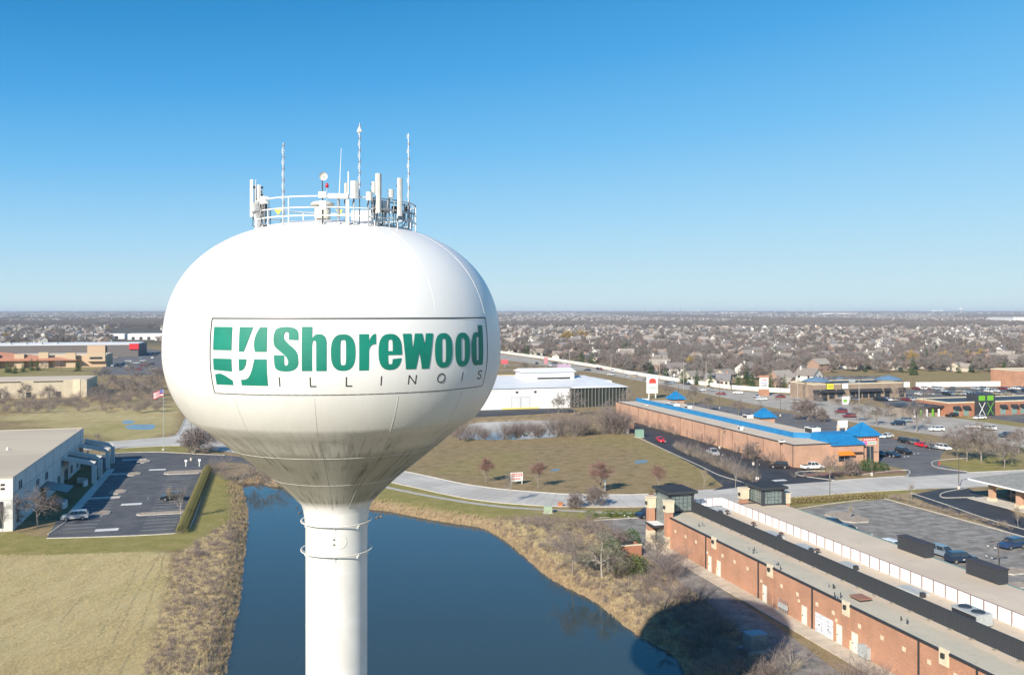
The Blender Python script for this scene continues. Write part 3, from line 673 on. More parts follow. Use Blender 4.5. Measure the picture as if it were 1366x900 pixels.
# ---- left car park
lot = [(62,718),(150,715.5),(232,711.5),(247,706),(258,694),(275,640),(280,625),(292,616),(330,618),(350,628),(380,626),(352,612),(300,607),(262,605.5),(215,603),(170,603.5),(135,606),(108,640)]
struct(sheet('parking_lot', [tuple(p) for p in P_(lot)], .03, m_asph))
kerb([(62,718),(150,715.5),(232,711.5),(247,706),(258,694),(282,622)], .18)
kerb([(135,606),(170,603.5),(215,603),(262,605.5),(300,607)], .3)
kerb([(64,713),(90,694),(97,688)], .18)
def isl(pix, m=None, h=.14, name='traffic_island'):
    mb = M1(m or m_conc); pts = [tuple(p) for p in P_(pix)]
    A = sum(pts[i][0]*pts[(i+1) % len(pts)][1]-pts[(i+1) % len(pts)][0]*pts[i][1] for i in range(len(pts)))
    if A < 0: pts = pts[::-1]
    mb.prism(pts, 0.0, h); return struct(mb.build(name))
m_isl = mat('island_gravel', (.30,.235,.175), .95, col2=(.40,.34,.27), scale=2.0)
def island(cx, cy, wu, wv, cut=.7, grass=None):           # centre in pixels, sizes along the grid
    u, v = UV(cx, cy); mb = M1(kb)
    def oc(a, b, c_): return [W(u-a+c_, v-b), W(u+a-c_, v-b), W(u+a, v-b+c_), W(u+a, v+b-c_), W(u+a-c_, v+b), W(u-a+c_, v+b), W(u-a, v+b-c_), W(u-a, v-b+c_)]
    c_ = min(cut, wu*.45, wv*.45)
    mb.prism(oc(wu/2, wv/2, c_), 0, .15); o = struct(mb.build('traffic_island'))
    M1(grass or m_isl).prism(oc(wu/2-.18, wv/2-.18, c_*.8), .14, .18).build('island_bed', o); return o
for p in ((191,615.6),(177.5,632.5),(157,656.3),(134.5,685)): island(*p, 3.2, 5.2, 1.2)
for p in ((210,626.3),(175.3,672.3),(142.5,706.5)):
    u, v = UV(*p); mb = M1(m_white); mb.prism([W(u-1.9, v-.9), W(u+1.9, v-.9), W(u+1.9, v+.9), W(u-1.9, v+.9)], .03, .045); struct(mb.build('drain_slab'))
def stripes(px0, py0, px1, py1, n, length, du=0.0, m=m_white, w=.11, z=.042):
    u0, v0 = UV(px0, py0); u1, v1 = UV(px1, py1)
    for i in range(n):
        t = i/max(1, n-1); u, v = u0+(u1-u0)*t, v0+(v1-v0)*t
        me_ = M1(m); me_.add([W(u, v-w/2, z), W(u+length, v-w/2, z), W(u+length, v+w/2, z), W(u, v+w/2, z)], [(0,1,2,3)]); struct(me_.build('parking_line'))
uu, vv = UV(70, 712)
m_yl = mat('faded_yellow_line', (.46,.42,.20), .8)
for i in range(22):
    v = vv+.6+i*2.85; u = UV(62, 718)[0]+1.2
    if v > UV(150, 620)[1]: break
    me_ = M1(m_yl if i == 0 else m_white); me_.add([W(u, v-.06, .042), W(u+5.4, v-.06, .042), W(u+5.4, v+.06, .042), W(u, v+.06, .042)], [(0,1,2,3)]); struct(me_.build('parking_line'))
for i in range(24):
    u, v = UV(228, 712); v = v+1.0+i*2.85
    if v > UV(262, 632)[1]: break
    me_ = M1(m_white if i % 6 else m_yl); me_.add([W(u-5.2, v-.06, .042), W(u+.3, v-.06, .042), W(u+.3, v+.06, .042), W(u-5.2, v+.06, .042)], [(0,1,2,3)]); struct(me_.build('parking_line'))
island(216, 684.5, 9.0, 2.6, .8); island(246, 630, 9.0, 5.0, 1.2)
# ---- ground round the blue roofed shops
m_lot2 = mat('shop_lot_asphalt', (.10,.10,.105), .9, col2=(.15,.15,.15), scale=.15, detail=8)
struct(sheet('service_lane', P_([(826,564),(836,560),(900,578),(960,596),(1050,621),(1110,634),(1118,641),(985,650),(950,654),(965,648),(940,628),(880,596),(845,578)]), .024, m_asph_dk))
struct(sheet('parking_lot', P_([(900,535),(1000,545),(1100,556),(1170,581),(1215,589),(1266,599),(1256,605),(1252,619),(1290,629),(1290,631),(1213,636),(1206,625),(1168,618),(1150,600),(1060,580),(950,560)]), .024, m_lot2))
struct(sheet('access_lane', P_([(1255,652),(1290,650),(1366,690),(1480,745),(1480,790),(1366,716),(1240,672),(1215,660)]), .024, m_asph_dk))
struct(sheet('parking_lot', P_([(1052,683),(1110,673),(1180,665),(1200,672),(1366,716),(1440,740),(1600,860),(1600,1000),(1366,1000),(1400,880),(1250,760),(1100,700)]), .022, m_asph_old))
struct(sheet('service_lane', P_([(800,693),(868,688),(905,688),(900,742),(1060,852),(1140,912),(1190,960),(1100,960),(1060,915),(990,846),(940,800),(862,742),(815,705)]), .022, m_asph_old))
kerb([(793,694),(868,689.5)], .2); kerb([(1052,681),(1110,671.5),(1178,663.5)], .2); kerb([(1180,665),(1290,695),(1366,716),(1430,736)], .2); kerb([(1215,657.5),(1262,673),(1310,690),(1366,706)], .2)
kerb([(1116,641),(1066,634),(1067,629),(1100,628)], .25); kerb([(1206,636),(1213,632),(1211,627),(1190,628),(1150,633)], .25); kerb([(1290,629),(1252,624),(1243,619),(1250,614),(1290,611)], .25)
kerb([(1290,651),(1262,656),(1254,661),(1262,664),(1300,663)], .25); kerb([(998,650),(990,643),(960,634),(935,622),(900,606),(870,592),(848,582)], .2)
island(1130, 690, 5.5, 9, 1.5)
struct(sheet('highway', P_([(600,471),(700,483.5),(800,498),(880,512.5),(960,529),(1000,538),(1060,549),(1120,560),(1200,574),(1290,586),(1366,597),(1500,620),(1500,590),(1366,570),(1300,561),(1230,551),(1160,541),(1100,532.5),(1030,524.5),(970,520.5),(912,512),(880,506.8),(800,492.5),(700,476.5),(600,463)]), .022, mat('highway_paving', (.34,.31,.265), .9, col2=(.43,.395,.34), scale=.12, detail=9)))
struct(sheet('parking_lot', P_([(640,545),(664,544),(762,545),(770,549),(700,553),(640,556),(560,556)]), .022, m_asph_dk))
struct(sheet('parking_lot', P_([(1180,538),(1240,548),(1366,564),(1500,584),(1500,520),(1366,515),(1180,520),(1160,532)]), .024, m_lot2))
struct(sheet('parking_lot', P_([(130,500),(215,500),(300,530),(300,480),(180,462),(150,470)]), .024, m_lot2))
# ================================================================== BUILDINGS
def brick_mat(name, c1, c2, mortar=(.40,.36,.31), rough=.9):
    m = bpy.data.materials.new(name); m.use_nodes = True; nt = m.node_tree; n = nt.nodes; l = nt.links; b = n['Principled BSDF']; b.inputs['Roughness'].default_value = rough
    tc = n.new('ShaderNodeTexCoord'); sp = n.new('ShaderNodeSeparateXYZ'); l.new(tc.outputs['Object'], sp.inputs[0])
    ad = n.new('ShaderNodeMath'); ad.operation = 'ADD'; l.new(sp.outputs[0], ad.inputs[0]); l.new(sp.outputs[1], ad.inputs[1])
    cb = n.new('ShaderNodeCombineXYZ'); l.new(ad.outputs[0], cb.inputs[0]); l.new(sp.outputs[2], cb.inputs[1])
    bt = n.new('ShaderNodeTexBrick'); l.new(cb.outputs[0], bt.inputs['Vector']); bt.inputs['Scale'].default_value = 1; bt.inputs['Brick Width'].default_value = .21; bt.inputs['Row Height'].default_value = .075; bt.inputs['Mortar Size'].default_value = .006
    bt.inputs['Color1'].default_value = (*c1, 1); bt.inputs['Color2'].default_value = (*c2, 1); bt.inputs['Mortar'].default_value = (*mortar, 1); bt.inputs['Bias'].default_value = -.1
    nz = n.new('ShaderNodeTexNoise'); nz.inputs['Scale'].default_value = .35; nz.inputs['Detail'].default_value = 8; l.new(tc.outputs['Object'], nz.inputs['Vector'])
    rp = n.new('ShaderNodeValToRGB'); rp.color_ramp.elements[0].position = .35; rp.color_ramp.elements[1].position = .65; rp.color_ramp.elements[0].color = (.86,.85,.84,1); rp.color_ramp.elements[1].color = (1.08,1.05,1.03,1); l.new(nz.outputs[0], rp.inputs[0])
    mx = n.new('ShaderNodeMixRGB'); mx.blend_type = 'MULTIPLY'; mx.inputs[0].default_value = 1; l.new(bt.outputs[0], mx.inputs[1]); l.new(rp.outputs[0], mx.inputs[2]); l.new(mx.outputs[0], b.inputs['Base Color'])
    MATS[name] = m; return m
m_brick = brick_mat('red_brick', (.49,.245,.145), (.39,.185,.11), (.43,.33,.26))
m_brickp = brick_mat('pink_brick', (.52,.305,.205), (.44,.25,.17), (.48,.38,.30))
m_brickt = brick_mat('tan_brick', (.30,.225,.165), (.24,.18,.135), (.36,.31,.26))
m_bricko = brick_mat('orange_brick', (.40,.16,.09), (.33,.13,.075), (.37,.27,.2))
m_creamb = mat('cream_stone', (.68,.60,.44), .85, col2=(.60,.52,.38), scale=1.0, detail=7)
def stained(name, a, b_, c_, sc=.12):
    m = mat(name, a, .92, col2=b_, scale=sc, detail=9, lo=.35, hi=.6); nt = m.node_tree; n = nt.nodes; l = nt.links
    tc = n.new('ShaderNodeTexCoord'); nz = n.new('ShaderNodeTexNoise'); nz.inputs['Scale'].default_value = sc*5; nz.inputs['Detail'].default_value = 8; nz.inputs['Roughness'].default_value = .7; l.new(tc.outputs['Object'], nz.inputs['Vector'])
    mr = n.new('ShaderNodeMapRange'); mr.inputs[1].default_value = .56; mr.inputs[2].default_value = .72; l.new(nz.outputs[0], mr.inputs[0])
    mx = n.new('ShaderNodeMixRGB'); mx.inputs[2].default_value = (*c_, 1); l.new(mr.outputs[0], mx.inputs[0]); src = n['Principled BSDF'].inputs['Base Color'].links[0].from_socket; l.new(src, mx.inputs[1]); l.new(mx.outputs[0], n['Principled BSDF'].inputs['Base Color']); return m
m_roofb = stained('beige_roof_membrane', (.63,.53,.41), (.55,.46,.355), (.45,.39,.31))
m_roofg = stained('grey_green_roof_stain', (.47,.44,.345), (.54,.485,.375), (.35,.335,.27), .3)
m_char = mat('charcoal_metal', (.040,.045,.053), .55, metal=.0)
m_wpanel = mat('white_panel', (.80,.79,.78), .5)
m_pinkpost = mat('faded_post', (.27,.20,.20), .6)
m_doorw = mat('white_door', (.72,.69,.62), .6)
m_teal = mat('teal_coping', (.16,.24,.24), .5)
m_glassg = mat('grey_green_glass', (.13,.17,.17), .15, col2=(.20,.24,.235), scale=1.5, spec=.7)
m_hvac = mat('hvac_grey', (.42,.45,.45), .55, col2=(.36,.39,.39), scale=3)
m_blue = mat('blue_roof_metal', (.015,.20,.44), .5, col2=(.012,.17,.39), scale=.5)
m_blue2 = mat('faded_blue_roof', (.13,.22,.33), .6)
ORG = {}
def bld(name, label, u0, v0, cat='building', group=None):
    r = thing(name, label, cat, W(u0, v0, 0), TH, group); ORG[r.name] = (u0, v0); return r
def P(mb, name, root, smooth=False):
    u0, v0 = ORG[root.name]; return mb.shift(-u0, -v0).build(name, root, smooth)
def PS(mb, name, parent, root): u0, v0 = ORG[root.name]; return mb.shift(-u0, -v0).build(name, parent)
# ---------------- brick shopping strip in the foreground
U0, U1, V0, V1, HR = 65.0, 88.4, 30.0, 144.5, 5.0
B = bld('brick_shopping_strip', 'long low orange brick shopping strip with beige flat roof in the lower right', U0, V1)
P(M1(m_brick).box(U0, U1, V0, V1, 0, HR-.06), 'wall', B)
mb = M1(m_roofb); mb.box(U0+.12, U1-.12, V0+.1, V1-.1, HR-.08, HR); P(mb, 'roof_deck', B)
mb = M1(m_roofg)                                          # stained gravel strip behind the rear parapet
pts = [(U0+.12, V0)]+[(U0+.12, V1-.2)]
n_ = 90; vs = []; fs = []
for i in range(n_+1):
    v = V0+(V1-.3-V0)*i/n_; e = U0+3.9+.55*mnoise.noise(Vector((v*.35, 3, 0)))+.35*mnoise.noise(Vector((v*1.3, 7, 0))); vs += [(U0+.14, v, HR+.006), (e, v, HR+.006)]
for i in range(n_): fs.append((2*i, 2*i+1, 2*i+3, 2*i+2))
mb.add(vs, fs); P(mb, 'roof_stain', B)
P(M1(m_dark).box(U0-.06, U0+.14, V0, V1+.06, HR-.16, HR+.10), 'coping', B); P(M1(m_teal).box(U1-.14, U1+.10, V0, V1-6.5, HR-.25, HR+.12), 'coping', B)
P(M1(m_dark).box(U0+.14, U1-.14, V1-.14, V1+.06, HR-.16, HR+.10), 'coping', B)
# rear face: downspouts, light caps, lamps, doors
for px in (942,1012,1084,1226,1304,1395):
    v = vpx(px, U0); P(M1(m_dark).box(U0-.13, U0-.005, v-.09, v+.09, .1, HR+.05), 'downspout', B); P(M1(m_dark).box(U0-.24, U0-.005, v-.14, v+.14, 0, .1), 'drain_boot', B)
def pil(v, w=1.25, z0=3.7, z1_=5.35):
    o = P(M1(m_creamb).box(U0-.14, U0+.10, v-w/2, v+w/2, z0, z1_), 'pilaster_cap', B)
    lo = PS(M1(m_dark).box(U0-.36, U0-.14, v-.2, v+.2, z0+.75, z0+1.2), 'wall_lamp', o, B)
    P(M1(m_brick).box(U0-.10, U0-.0, v-w/2, v+w/2, 0, z0), 'pilaster', B)
for px in (952.7,1027.5,1129,1260,1375): pil(vpx(px, U0))
for px in (901,914.6,928.5,964,980,997.4,1042.7,1064,1090,1111.7,1146.7,1176.8,1206,1239.5,1275,1300,1335,1362):
    v = vpx(px, U0); P(M1(m_creamb).box(U0-.05, U0+.02, v-.24, v+.24, 3.05, 3.5), 'wall_tile', B)
for px in (944,1016,1116,1066): v = vpx(px, U0); P(M1(m_creamb).box(U0-.12, U0+.0, v-.14, v+.14, 2.4, 2.75), 'small_lamp', B)
def door(v, w=1.0, h=2.25, m=m_doorw):
    o = P(M1(m).box(U0-.05, U0+.02, v-w/2, v+w/2, .08, h), 'door', B); PS(M1(m_dark).box(U0-.12, U0-.05, v+w*.32, v+w*.40, 1.0, 1.14), 'handle', o, B)
    f = M1(m_creamb); f.box(U0-.09, U0-.052, v-w/2-.07, v-w/2, .08, h+.06); f.box(U0-.09, U0-.052, v+w/2, v+w/2+.07, .08, h+.06); f.box(U0-.09, U0-.052, v-w/2, v+w/2, h, h+.06); PS(f, 'door_frame', o, B)
for px in (947.6, 959.5, 1021, 1073.7, 1120.5, 1141, 1205+60): door(vpx(px, U0)+.0)
for a, b_ in ((947.6+2, 959.5-2), (1022.5, 1031), (1123, 1138.5)):
    v0, v1 = vpx(b_, U0), vpx(a, U0); P(M1(m_creamb).box(U0-.03, U0+.01, v0, v1, .0, 1.15), 'stone_base', B)
for px in (1093.5, 1105.5):                               # big white double doors with weathered panels
    v = vpx(px, U0); o = P(M1(mat('weathered_white', (.66,.68,.72), .6, col2=(.42,.46,.52), scale=2.2, lo=.5, hi=.62)).box(U0-.06, U0+.02, v-.85, v+.85, .08, 2.3), 'loading_door', B)
    PS(M1(m_dark).box(U0-.12, U0-.06, v-.1, v+.1, 1.0, 1.1), 'handle', o, B)
    for k in range(4): PS(M1(m_hvac).box(U0-.085, U0-.06, v-.78, v+.78, .35+.5*k, .39+.5*k), 'door_rib', o, B)
# gas meter cluster and electric cabinets
def meters(px, lab):
    v = vpx(px, U0); r = bld('meter_bank', lab, U0-.5, v, 'meter')
    for k in range(5):
        P(M1(m_hvac).box(U0-.42, U0-.2, v-1.0+k*.42, v-.72+k*.42, .7, 1.25), 'meter', r); mb = M1(m_steel); mb.path([(U0-.3, v-.86+k*.42, 1.25), (U0-.3, v-.86+k*.42, 1.65), (U0-.06, v-.86+k*.42, 1.65)], .035); mb.tube((U0-.3, v-.86+k*.42, .7), (U0-.3, v-.86+k*.42, 0), .03); P(mb, 'pipe', r)
    P(M1(m_steel).tube((U0-.3, v-1.1, .5), (U0-.3, v+1.1, .5), .05), 'manifold', r)
meters(1047, 'row of grey gas meters on the brick wall beside the tower shadow')
v = vpx(1155, U0); r = bld('electric_cabinet', 'grey electric cabinets on the brick wall right of the last white door', U0-.5, v, 'cabinet')
for k in range(3): P(M1(m_hvac).box(U0-.45, U0-.03, v-.9+k*.62, v-.36+k*.62, .25, 1.5+.15*(k % 2)), 'cabinet', r); P(M1(m_dark).box(U0-.47, U0-.45, v-.7+k*.62, v-.66+k*.62, .7, .9), 'latch', r)
# sidewalk behind the strip
struct(M1(mat('warm_concrete', (.50,.43,.33), .9, col2=(.58,.51,.41), scale=.7, detail=8)).prism([W(62.5, V0), W(U0-.0, V0), W(U0-.0, V1+1), W(62.5, V1+1)], 0, .11).build('sidewalk'))
jb = M1(m_joint)
for i in range(60): v = V0+1.9*i; a = W(62.52, v, .116); b_ = W(64.98, v, .116); c_ = W(64.98, v+.05, .116); d_ = W(62.52, v+.05, .116); jb.add([a, b_, c_, d_], [(0,1,2,3)])
struct(jb.build('sidewalk_joint'))
# roof screens: charcoal ribbed wall and white panelled fence
S = bld('charcoal_roof_screen', 'long charcoal ribbed metal screen wall standing on the brick strip roof', 70.3, 142.6, 'screen wall')
x = 142.6; step = 3.05
while x > V0+1:
    mb = M1(m_char); mb.box(70.24, 70.30, x-step+.03, x-.0, HR+.12, HR+1.85)
    for k in range(10): v = x-.15-k*.305; mb.box(70.19, 70.25, v-.05, v+.05, HR+.13, HR+1.84)
    P(mb, 'screen_panel', S); mb = M1(m_char); mb.tube((70.3, x-.1, HR+1.6), (71.3, x-.1, HR+.02), .04, n=4); mb.box(70.30, 70.38, x-.14, x-.06, HR, HR+1.8); P(mb, 'brace', S)
    P(M1(mat('roof_block', (.30,.27,.22), .9)).box(69.75, 70.5, x-.35, x-.0, HR+.01, HR+.14), 'foot_block', S); x -= step
P(M1(m_char).box(70.18, 70.36, V0, 142.6, HR+1.85, HR+1.93), 'top_cap', S)
Fn = bld('white_roof_fence', 'long white panelled fence on the brick strip roof behind the charcoal screen', 77.4, 145.0, 'fence')
zf0_, zf1_ = HR+.18, HR+1.50
def fpan(a, b_, hor):
    if hor: mb = M1(m_wpanel).box(77.36, 77.42, a+.06, b_-.06, zf0_, zf1_)
    else: mb = M1(m_wpanel).box(a+.06, b_-.06, 143.55, 143.61, zf0_, zf1_)
    P(mb, 'fence_panel', Fn)
    c_ = M1(m_pinkpost)
    if hor: c_.box(77.29, 77.47, b_-.07, b_+.07, HR, zf1_+.06)
    else: c_.box(b_-.045, b_+.045, 143.52, 143.64, HR, zf1_+.06)
    P(c_, 'fence_post', Fn)
v = 143.58
while v > V0+2: fpan(v-1.96, v, True); v -= 1.96
u = 71.2
while u < 77.2: fpan(u, u+1.05, False); u += 1.05
P(M1(m_pinkpost).box(77.34, 77.44, V0, 143.6, zf1_+.0, zf1_+.07), 'top_rail', Fn); P(M1(m_wpanel).box(77.30, 77.48, V0, 143.6, HR+.02, HR+.17), 'base_rail', Fn)
P(M1(m_wpanel).box(70.9, 71.15, 142.3, 143.9, HR, HR+1.9), 'end_panel', Fn)
# roof corner towers with glass faces under flat black roofs
def corner_tower(u0, u1, v0, v1, z1_, lab, zb_=None):
    t = bld('glass_roof_tower', lab, u0, v0, 'roof tower'); zb_ = HR if zb_ is None else zb_
    P(M1(m_char).box(u0-.7, u1+.7, v0-.7, v1+.7, z1_, z1_+.42), 'roof', t); P(M1(mat('black_roof_membrane', (.022,.025,.03), .8)).box(u0-.5, u1+.5, v0-.5, v1+.5, z1_+.42, z1_+.45), 'roof_membrane', t)
    P(M1(mat('roof_soffit', (.05,.05,.055), .8)).box(u0-.3, u1+.3, v0-.3, v1+.3, z1_-.2, z1_-.005), 'cornice', t)
    P(M1(m_char).box(u0, u1, v0, v1, zb_+.02, zb_+.3), 'base', t)
    for cu, cv in ((u0, v0), (u1, v0), (u0, v1), (u1, v1)): P(M1(m_char).box(cu-.22, cu+.22, cv-.22, cv+.22, zb_+.02, z1_-.2), 'corner_post', t)
    for nm, a, b_, w_ in (('u', v0, v1, u0), ('v', u0, u1, v0), ('u', v0, v1, u1), ('v', u0, u1, v1)):
        g = M1(m_glassg)
        if nm == 'u': g.box(w_-.03, w_+.03, a+.22, b_-.22, zb_+.3, z1_-.2)
        else: g.box(a+.22, b_-.22, w_-.03, w_+.03, zb_+.3, z1_-.2)
        go = P(g, 'glass_wall', t); ml = M1(m_char)
        for k in range(1, 5):
            q = a+.22+(b_-a-.44)*k/5
            if nm == 'u': ml.box(w_-.05, w_+.05, q-.025, q+.025, zb_+.3, z1_-.2)
            else: ml.box(q-.025, q+.025, w_-.05, w_+.05, zb_+.3, z1_-.2)
        for k in range(1, 4):
            z = zb_+.3+(z1_-.5-zb_)*k/4
            if nm == 'u': ml.box(w_-.045, w_+.045, a+.22, b_-.22, z-.02, z+.02)
            else: ml.box(a+.22, b_-.22, w_-.045, w_+.045, z-.02, z+.02)
        PS(ml, 'mullion', go, t)
    return t
T1 = corner_tower(66.4, 70.4, 141.0, 146.0, 8.15, 'glazed black roofed tower between cream capped brick piers at the strip corner')
T2 = corner_tower(84.2, 88.0, 142.2, 146.6, 7.75, 'glazed black roofed box at the far corner of the beige strip roof')
def pier(u, v, top, w=1.1, root=B):
    P(M1(m_creamb).box(u-w/2-.06, u+w/2+.06, v-w/2-.06, v+w/2+.06, 0, 1.9), 'pier_base', root); P(M1(m_brick).box(u-w/2, u+w/2, v-w/2, v+w/2, 1.9, top-1.9), 'pier', root)
    c_ = P(M1(m_creamb).box(u-w/2-.12, u+w/2+.12, v-w/2-.12, v+w/2+.12, top-1.9, top-.2), 'pier_cap', root); PS(M1(m_creamb).box(u-w/2-.2, u+w/2+.2, v-w/2-.2, v+w/2+.2, top-.2, top), 'cap_slab', c_, root)
    PS(M1(m_dark).box(u-w/2-.36, u-w/2-.12, v-.22, v+.22, top-1.35, top-.85), 'wall_lamp', c_, root)
pier(65.0, 138.6, 7.7); pier(64.1, 143.6, 7.5); pier(83.0, 146.6, 7.4, 1.2); pier(89.2, 143.5, 6.9, 1.2)
P(M1(m_char).box(62.9, 66.0, 139.6, 143.0, 3.15, 3.5), 'entrance_canopy', B); P(M1(m_wpanel).box(63.0, 65.9, 139.7, 142.9, 3.5, 3.53), 'canopy_top', B)
P(M1(m_glassg).box(64.85, 64.93, 139.4, 143.0, .2, 8.0), 'entrance_glass', B)
P(M1(m_brick).box(64.94, 71, 139.0, 144.4, HR-.1, HR+.6), 'parapet', B) if False else None
# black sign boxes on the east eave
for (a, b_), lab in (((111.6, 106.0), 'black sign box on the east eave left of the two parked blue cars'), ((98.6, 93.2), 'black sign box on the east eave nearest the lamp post')):
    t = bld('eave_sign_box', lab, 87.4, b_, 'sign box'); P(M1(m_char).box(87.2, 88.6, b_, a, HR+.02, HR+1.75), 'box', t); P(M1(mat('dark_brown_cap', (.05,.04,.042), .6)).box(87.1, 88.75, b_-.08, a+.08, HR+1.75, HR+1.87), 'cap', t)
    mb = M1(m_char)
    for k in range(int((a-b_)/.35)): mb.box(87.15, 87.2, b_+.1+k*.35, b_+.2+k*.35, HR+.05, HR+1.72)
    P(mb, 'rib', t)['kind'] = 'stuff'
# roof clutter
def ruv(px, py, h=HR): return UV(px, py, h)
def hvac(px, py, w, d, h, lab, h0=HR, fans=2, m=None, nm='rooftop_unit'):
    u, v = UV(px, py, h0); t = bld(nm, lab, u, v, 'rooftop unit'); P(M1(m or m_hvac).box(u-w/2, u+w/2, v-d/2, v+d/2, h0+.12, h0+h), 'case', t); P(M1(m_dark).box(u-w/2+.1, u+w/2-.1, v-d/2+.1, v+d/2-.1, h0, h0+.12), 'curb', t)
    P(M1(m_dark).box(u-w/2-.012, u-w/2, v-d/2+.15, v+d/2-.15, h0+.3, h0+h-.2), 'grille', t)
    for k in range(fans): q = v-d/2+(k+.5)*d/max(1, fans); P(M1(m_dark).lathe([(.02,h0+h+.10),(min(w,d/max(1,fans))*.34,h0+h+.10),(min(w,d/max(1,fans))*.38,h0+h)], 16, (u, q)), 'fan', t)
    return t
hvac(1296, 829, 2.0, 3.8, 1.35, 'grey green air handling unit behind the charcoal screen near the right frame edge')
for px, py, w, d, lab in ((959, 681, 2.8, 3.6, 'pale metal roof hatch at the far end of the strip roof'), (1032, 714, 1.8, 3.6, 'pale roof curb between the screens near the far end'), (1074, 731, 1.8, 3.4, 'pale flat roof cover between the screens by a small turbine vent'), (1133, 755, 1.6, 2.8, 'pale flat roof cover in the middle of the screens'), (1218, 789, 1.8, 3.6, 'long pale grey roof cover with a dark vent at its end')):
    u, v = ruv(px, py); t = bld('roof_cover', lab, u, v, 'roof cover'); P(M1(m_hvac).box(u-w/2, u+w/2, v-d/2, v+d/2, HR+.01, HR+.30), 'lid', t); P(M1(m_dark).box(u-w/2+.3, u-w/2+.8, v-d/2-.5, v-d/2-.04, HR, HR+.55), 'vent', t)
u, v = ruv(1148, 799); t = bld('roof_hatch', 'rusty brown roof hatch on the stained roof edge', u, v, 'hatch'); P(M1(m_dark).box(u-.7, u+.7, v-.9, v+.9, HR, HR+.22), 'curb', t); P(M1(mat('rusty_lid', (.27,.13,.09), .8, col2=(.33,.17,.12), scale=3)).box(u-.8, u+.8, v-1.0, v+1.0, HR+.22, HR+.34), 'lid', t)
places = ['nearest the glazed corner tower', 'above the first downspout pair', 'in the middle of the stained strip', 'near the rusty roof hatch', 'below the charcoal screen at right', 'on the left of the rusty hatch']
for k, (px, py) in enumerate(((932,701),(1002,735),(1108,783),(1207,832),(1040,757),(1124,800))):
    u, v = ruv(px, py); t = bld('roof_pipes', 'cluster of small roof vent pipes '+places[k], u, v, 'vent pipes')
    for j in range(4): du, dv = random.uniform(-.6, .6), random.uniform(-1.2, 1.2); h = random.uniform(.35, .7); P(M1(m_dark if j % 2 else m_steel).tube((u+du, v+dv, HR), (u+du, v+dv, HR+h), .06, n=8), 'vent_pipe', t)
for px, py, lab in ((970,686,'turbine vent at the far end of the well between the screens'), (1005,702,'dark mushroom vent right of the far turbine vent'), (1042,716,'dark mushroom vent in the middle distance between the screens'), (1090,738,'dark mushroom vent by the pale flat cover')):
    u, v = ruv(px, py); t = bld('mushroom_vent', lab, u, v, 'vent'); P(M1(m_dark).tube((u, v, HR), (u, v, HR+.5), .14), 'stack', t); P(M1(mat('dark_red_cap', (.09,.06,.06), .6)).lathe([(.38,HR+.45),(.36,HR+.62),(.02,HR+.78)], 12, (u, v)), 'cap', t)
# generator on its pad, below the strip
u, v = UV(1007, 868); t = bld('generator', 'green grey equipment cabinet standing in the tower shadow above the pond', u, v, 'generator')
mg = mat('green_grey_enclosure', (.20,.25,.24), .55, col2=(.25,.30,.29), scale=2)
P(M1(mg).box(u-1.0, u+1.1, v-.8, v+.8, .35, 2.0), 'enclosure', t); P(M1(mat('blue_grey_lid', (.24,.33,.36), .5)).box(u-1.06, u+1.16, v-.86, v+.86, 2.0, 2.08), 'lid', t); P(M1(mg).box(u-2.0, u-1.0, v-.5, v+.5, .35, .62), 'step', t); P(M1(m_conc).box(u-1.5, u+1.5, v-1.1, v+1.1, -.1, .33), 'pad', t)
# brick enclosure for bins
u, v = UV(842, 742); t = bld('bin_enclosure', 'small orange brick bin enclosure among the evergreen shrubs', u, v, 'enclosure')
for a in ((u-1.7, u+1.7, v-.1, v+.1), (u-1.7, u-1.5, v+.1, v+2.6), (u+1.5, u+1.7, v+.1, v+2.6)): o = P(M1(m_bricko).box(*a, 0, 1.7), 'brick_wall', t)
P(M1(m_creamb).box(u-1.8, u+1.8, v-.18, v+.18, 1.7, 1.85), 'coping', t); P(M1(m_dark).box(u-1.5, u+1.5, v+2.5, v+2.6, .1, 1.6), 'gate', t)
# ---------------- blue roofed shops
A0, A1, C0, C1, HB = 128.2, 147.8, 202.1, 318.0, 5.4
B = bld('blue_roofed_shops', 'long pink brick row of shops with bright blue metal roofs beyond the road', A0, C0)
P(M1(m_brickp).box(A0, A1, C0, C1, 0, HB), 'wall', B); P(M1(m_roofb).box(A0+.15, A1-.1, C0+.15, C1-.15, HB, HB+.05), 'roof_deck', B)
P(M1(m_char).box(A0-.1, A0+.15, C0-.1, C1, HB-.08, HB+.16), 'coping', B); P(M1(m_char).box(A0+.15, A1-7, C0-.1, C0+.15, HB-.08, HB+.16), 'coping', B)
for k in range(14): v = C0+6+k*8.1; P(M1(mat('brown_downspout', (.26,.14,.10), .7)).box(A0-.12, A0-.005, v-.08, v+.08, 0, HB-.1), 'downspout', B)
P(M1(m_dark).box(A0-.1, A0-.005, C0+.3, C0+.45, 0, HB-.1), 'downspout', B)
for k in range(11): v = C0+9.5+k*9.7; o = P(M1(mat('brown_door', (.33,.20,.15), .7)).box(A0-.05, A0+.01, v-.5, v+.5, .05, 2.2), 'door', B); PS(M1(m_dark).box(A0-.1, A0-.05, v+.3, v+.38, 1.0, 1.1), 'handle', o, B)
P(M1(mat('stone_band', (.50,.33,.24), .85)).box(A0-.035, A0-.005, C0, C1, 1.0, 1.14), 'stone_band', B)
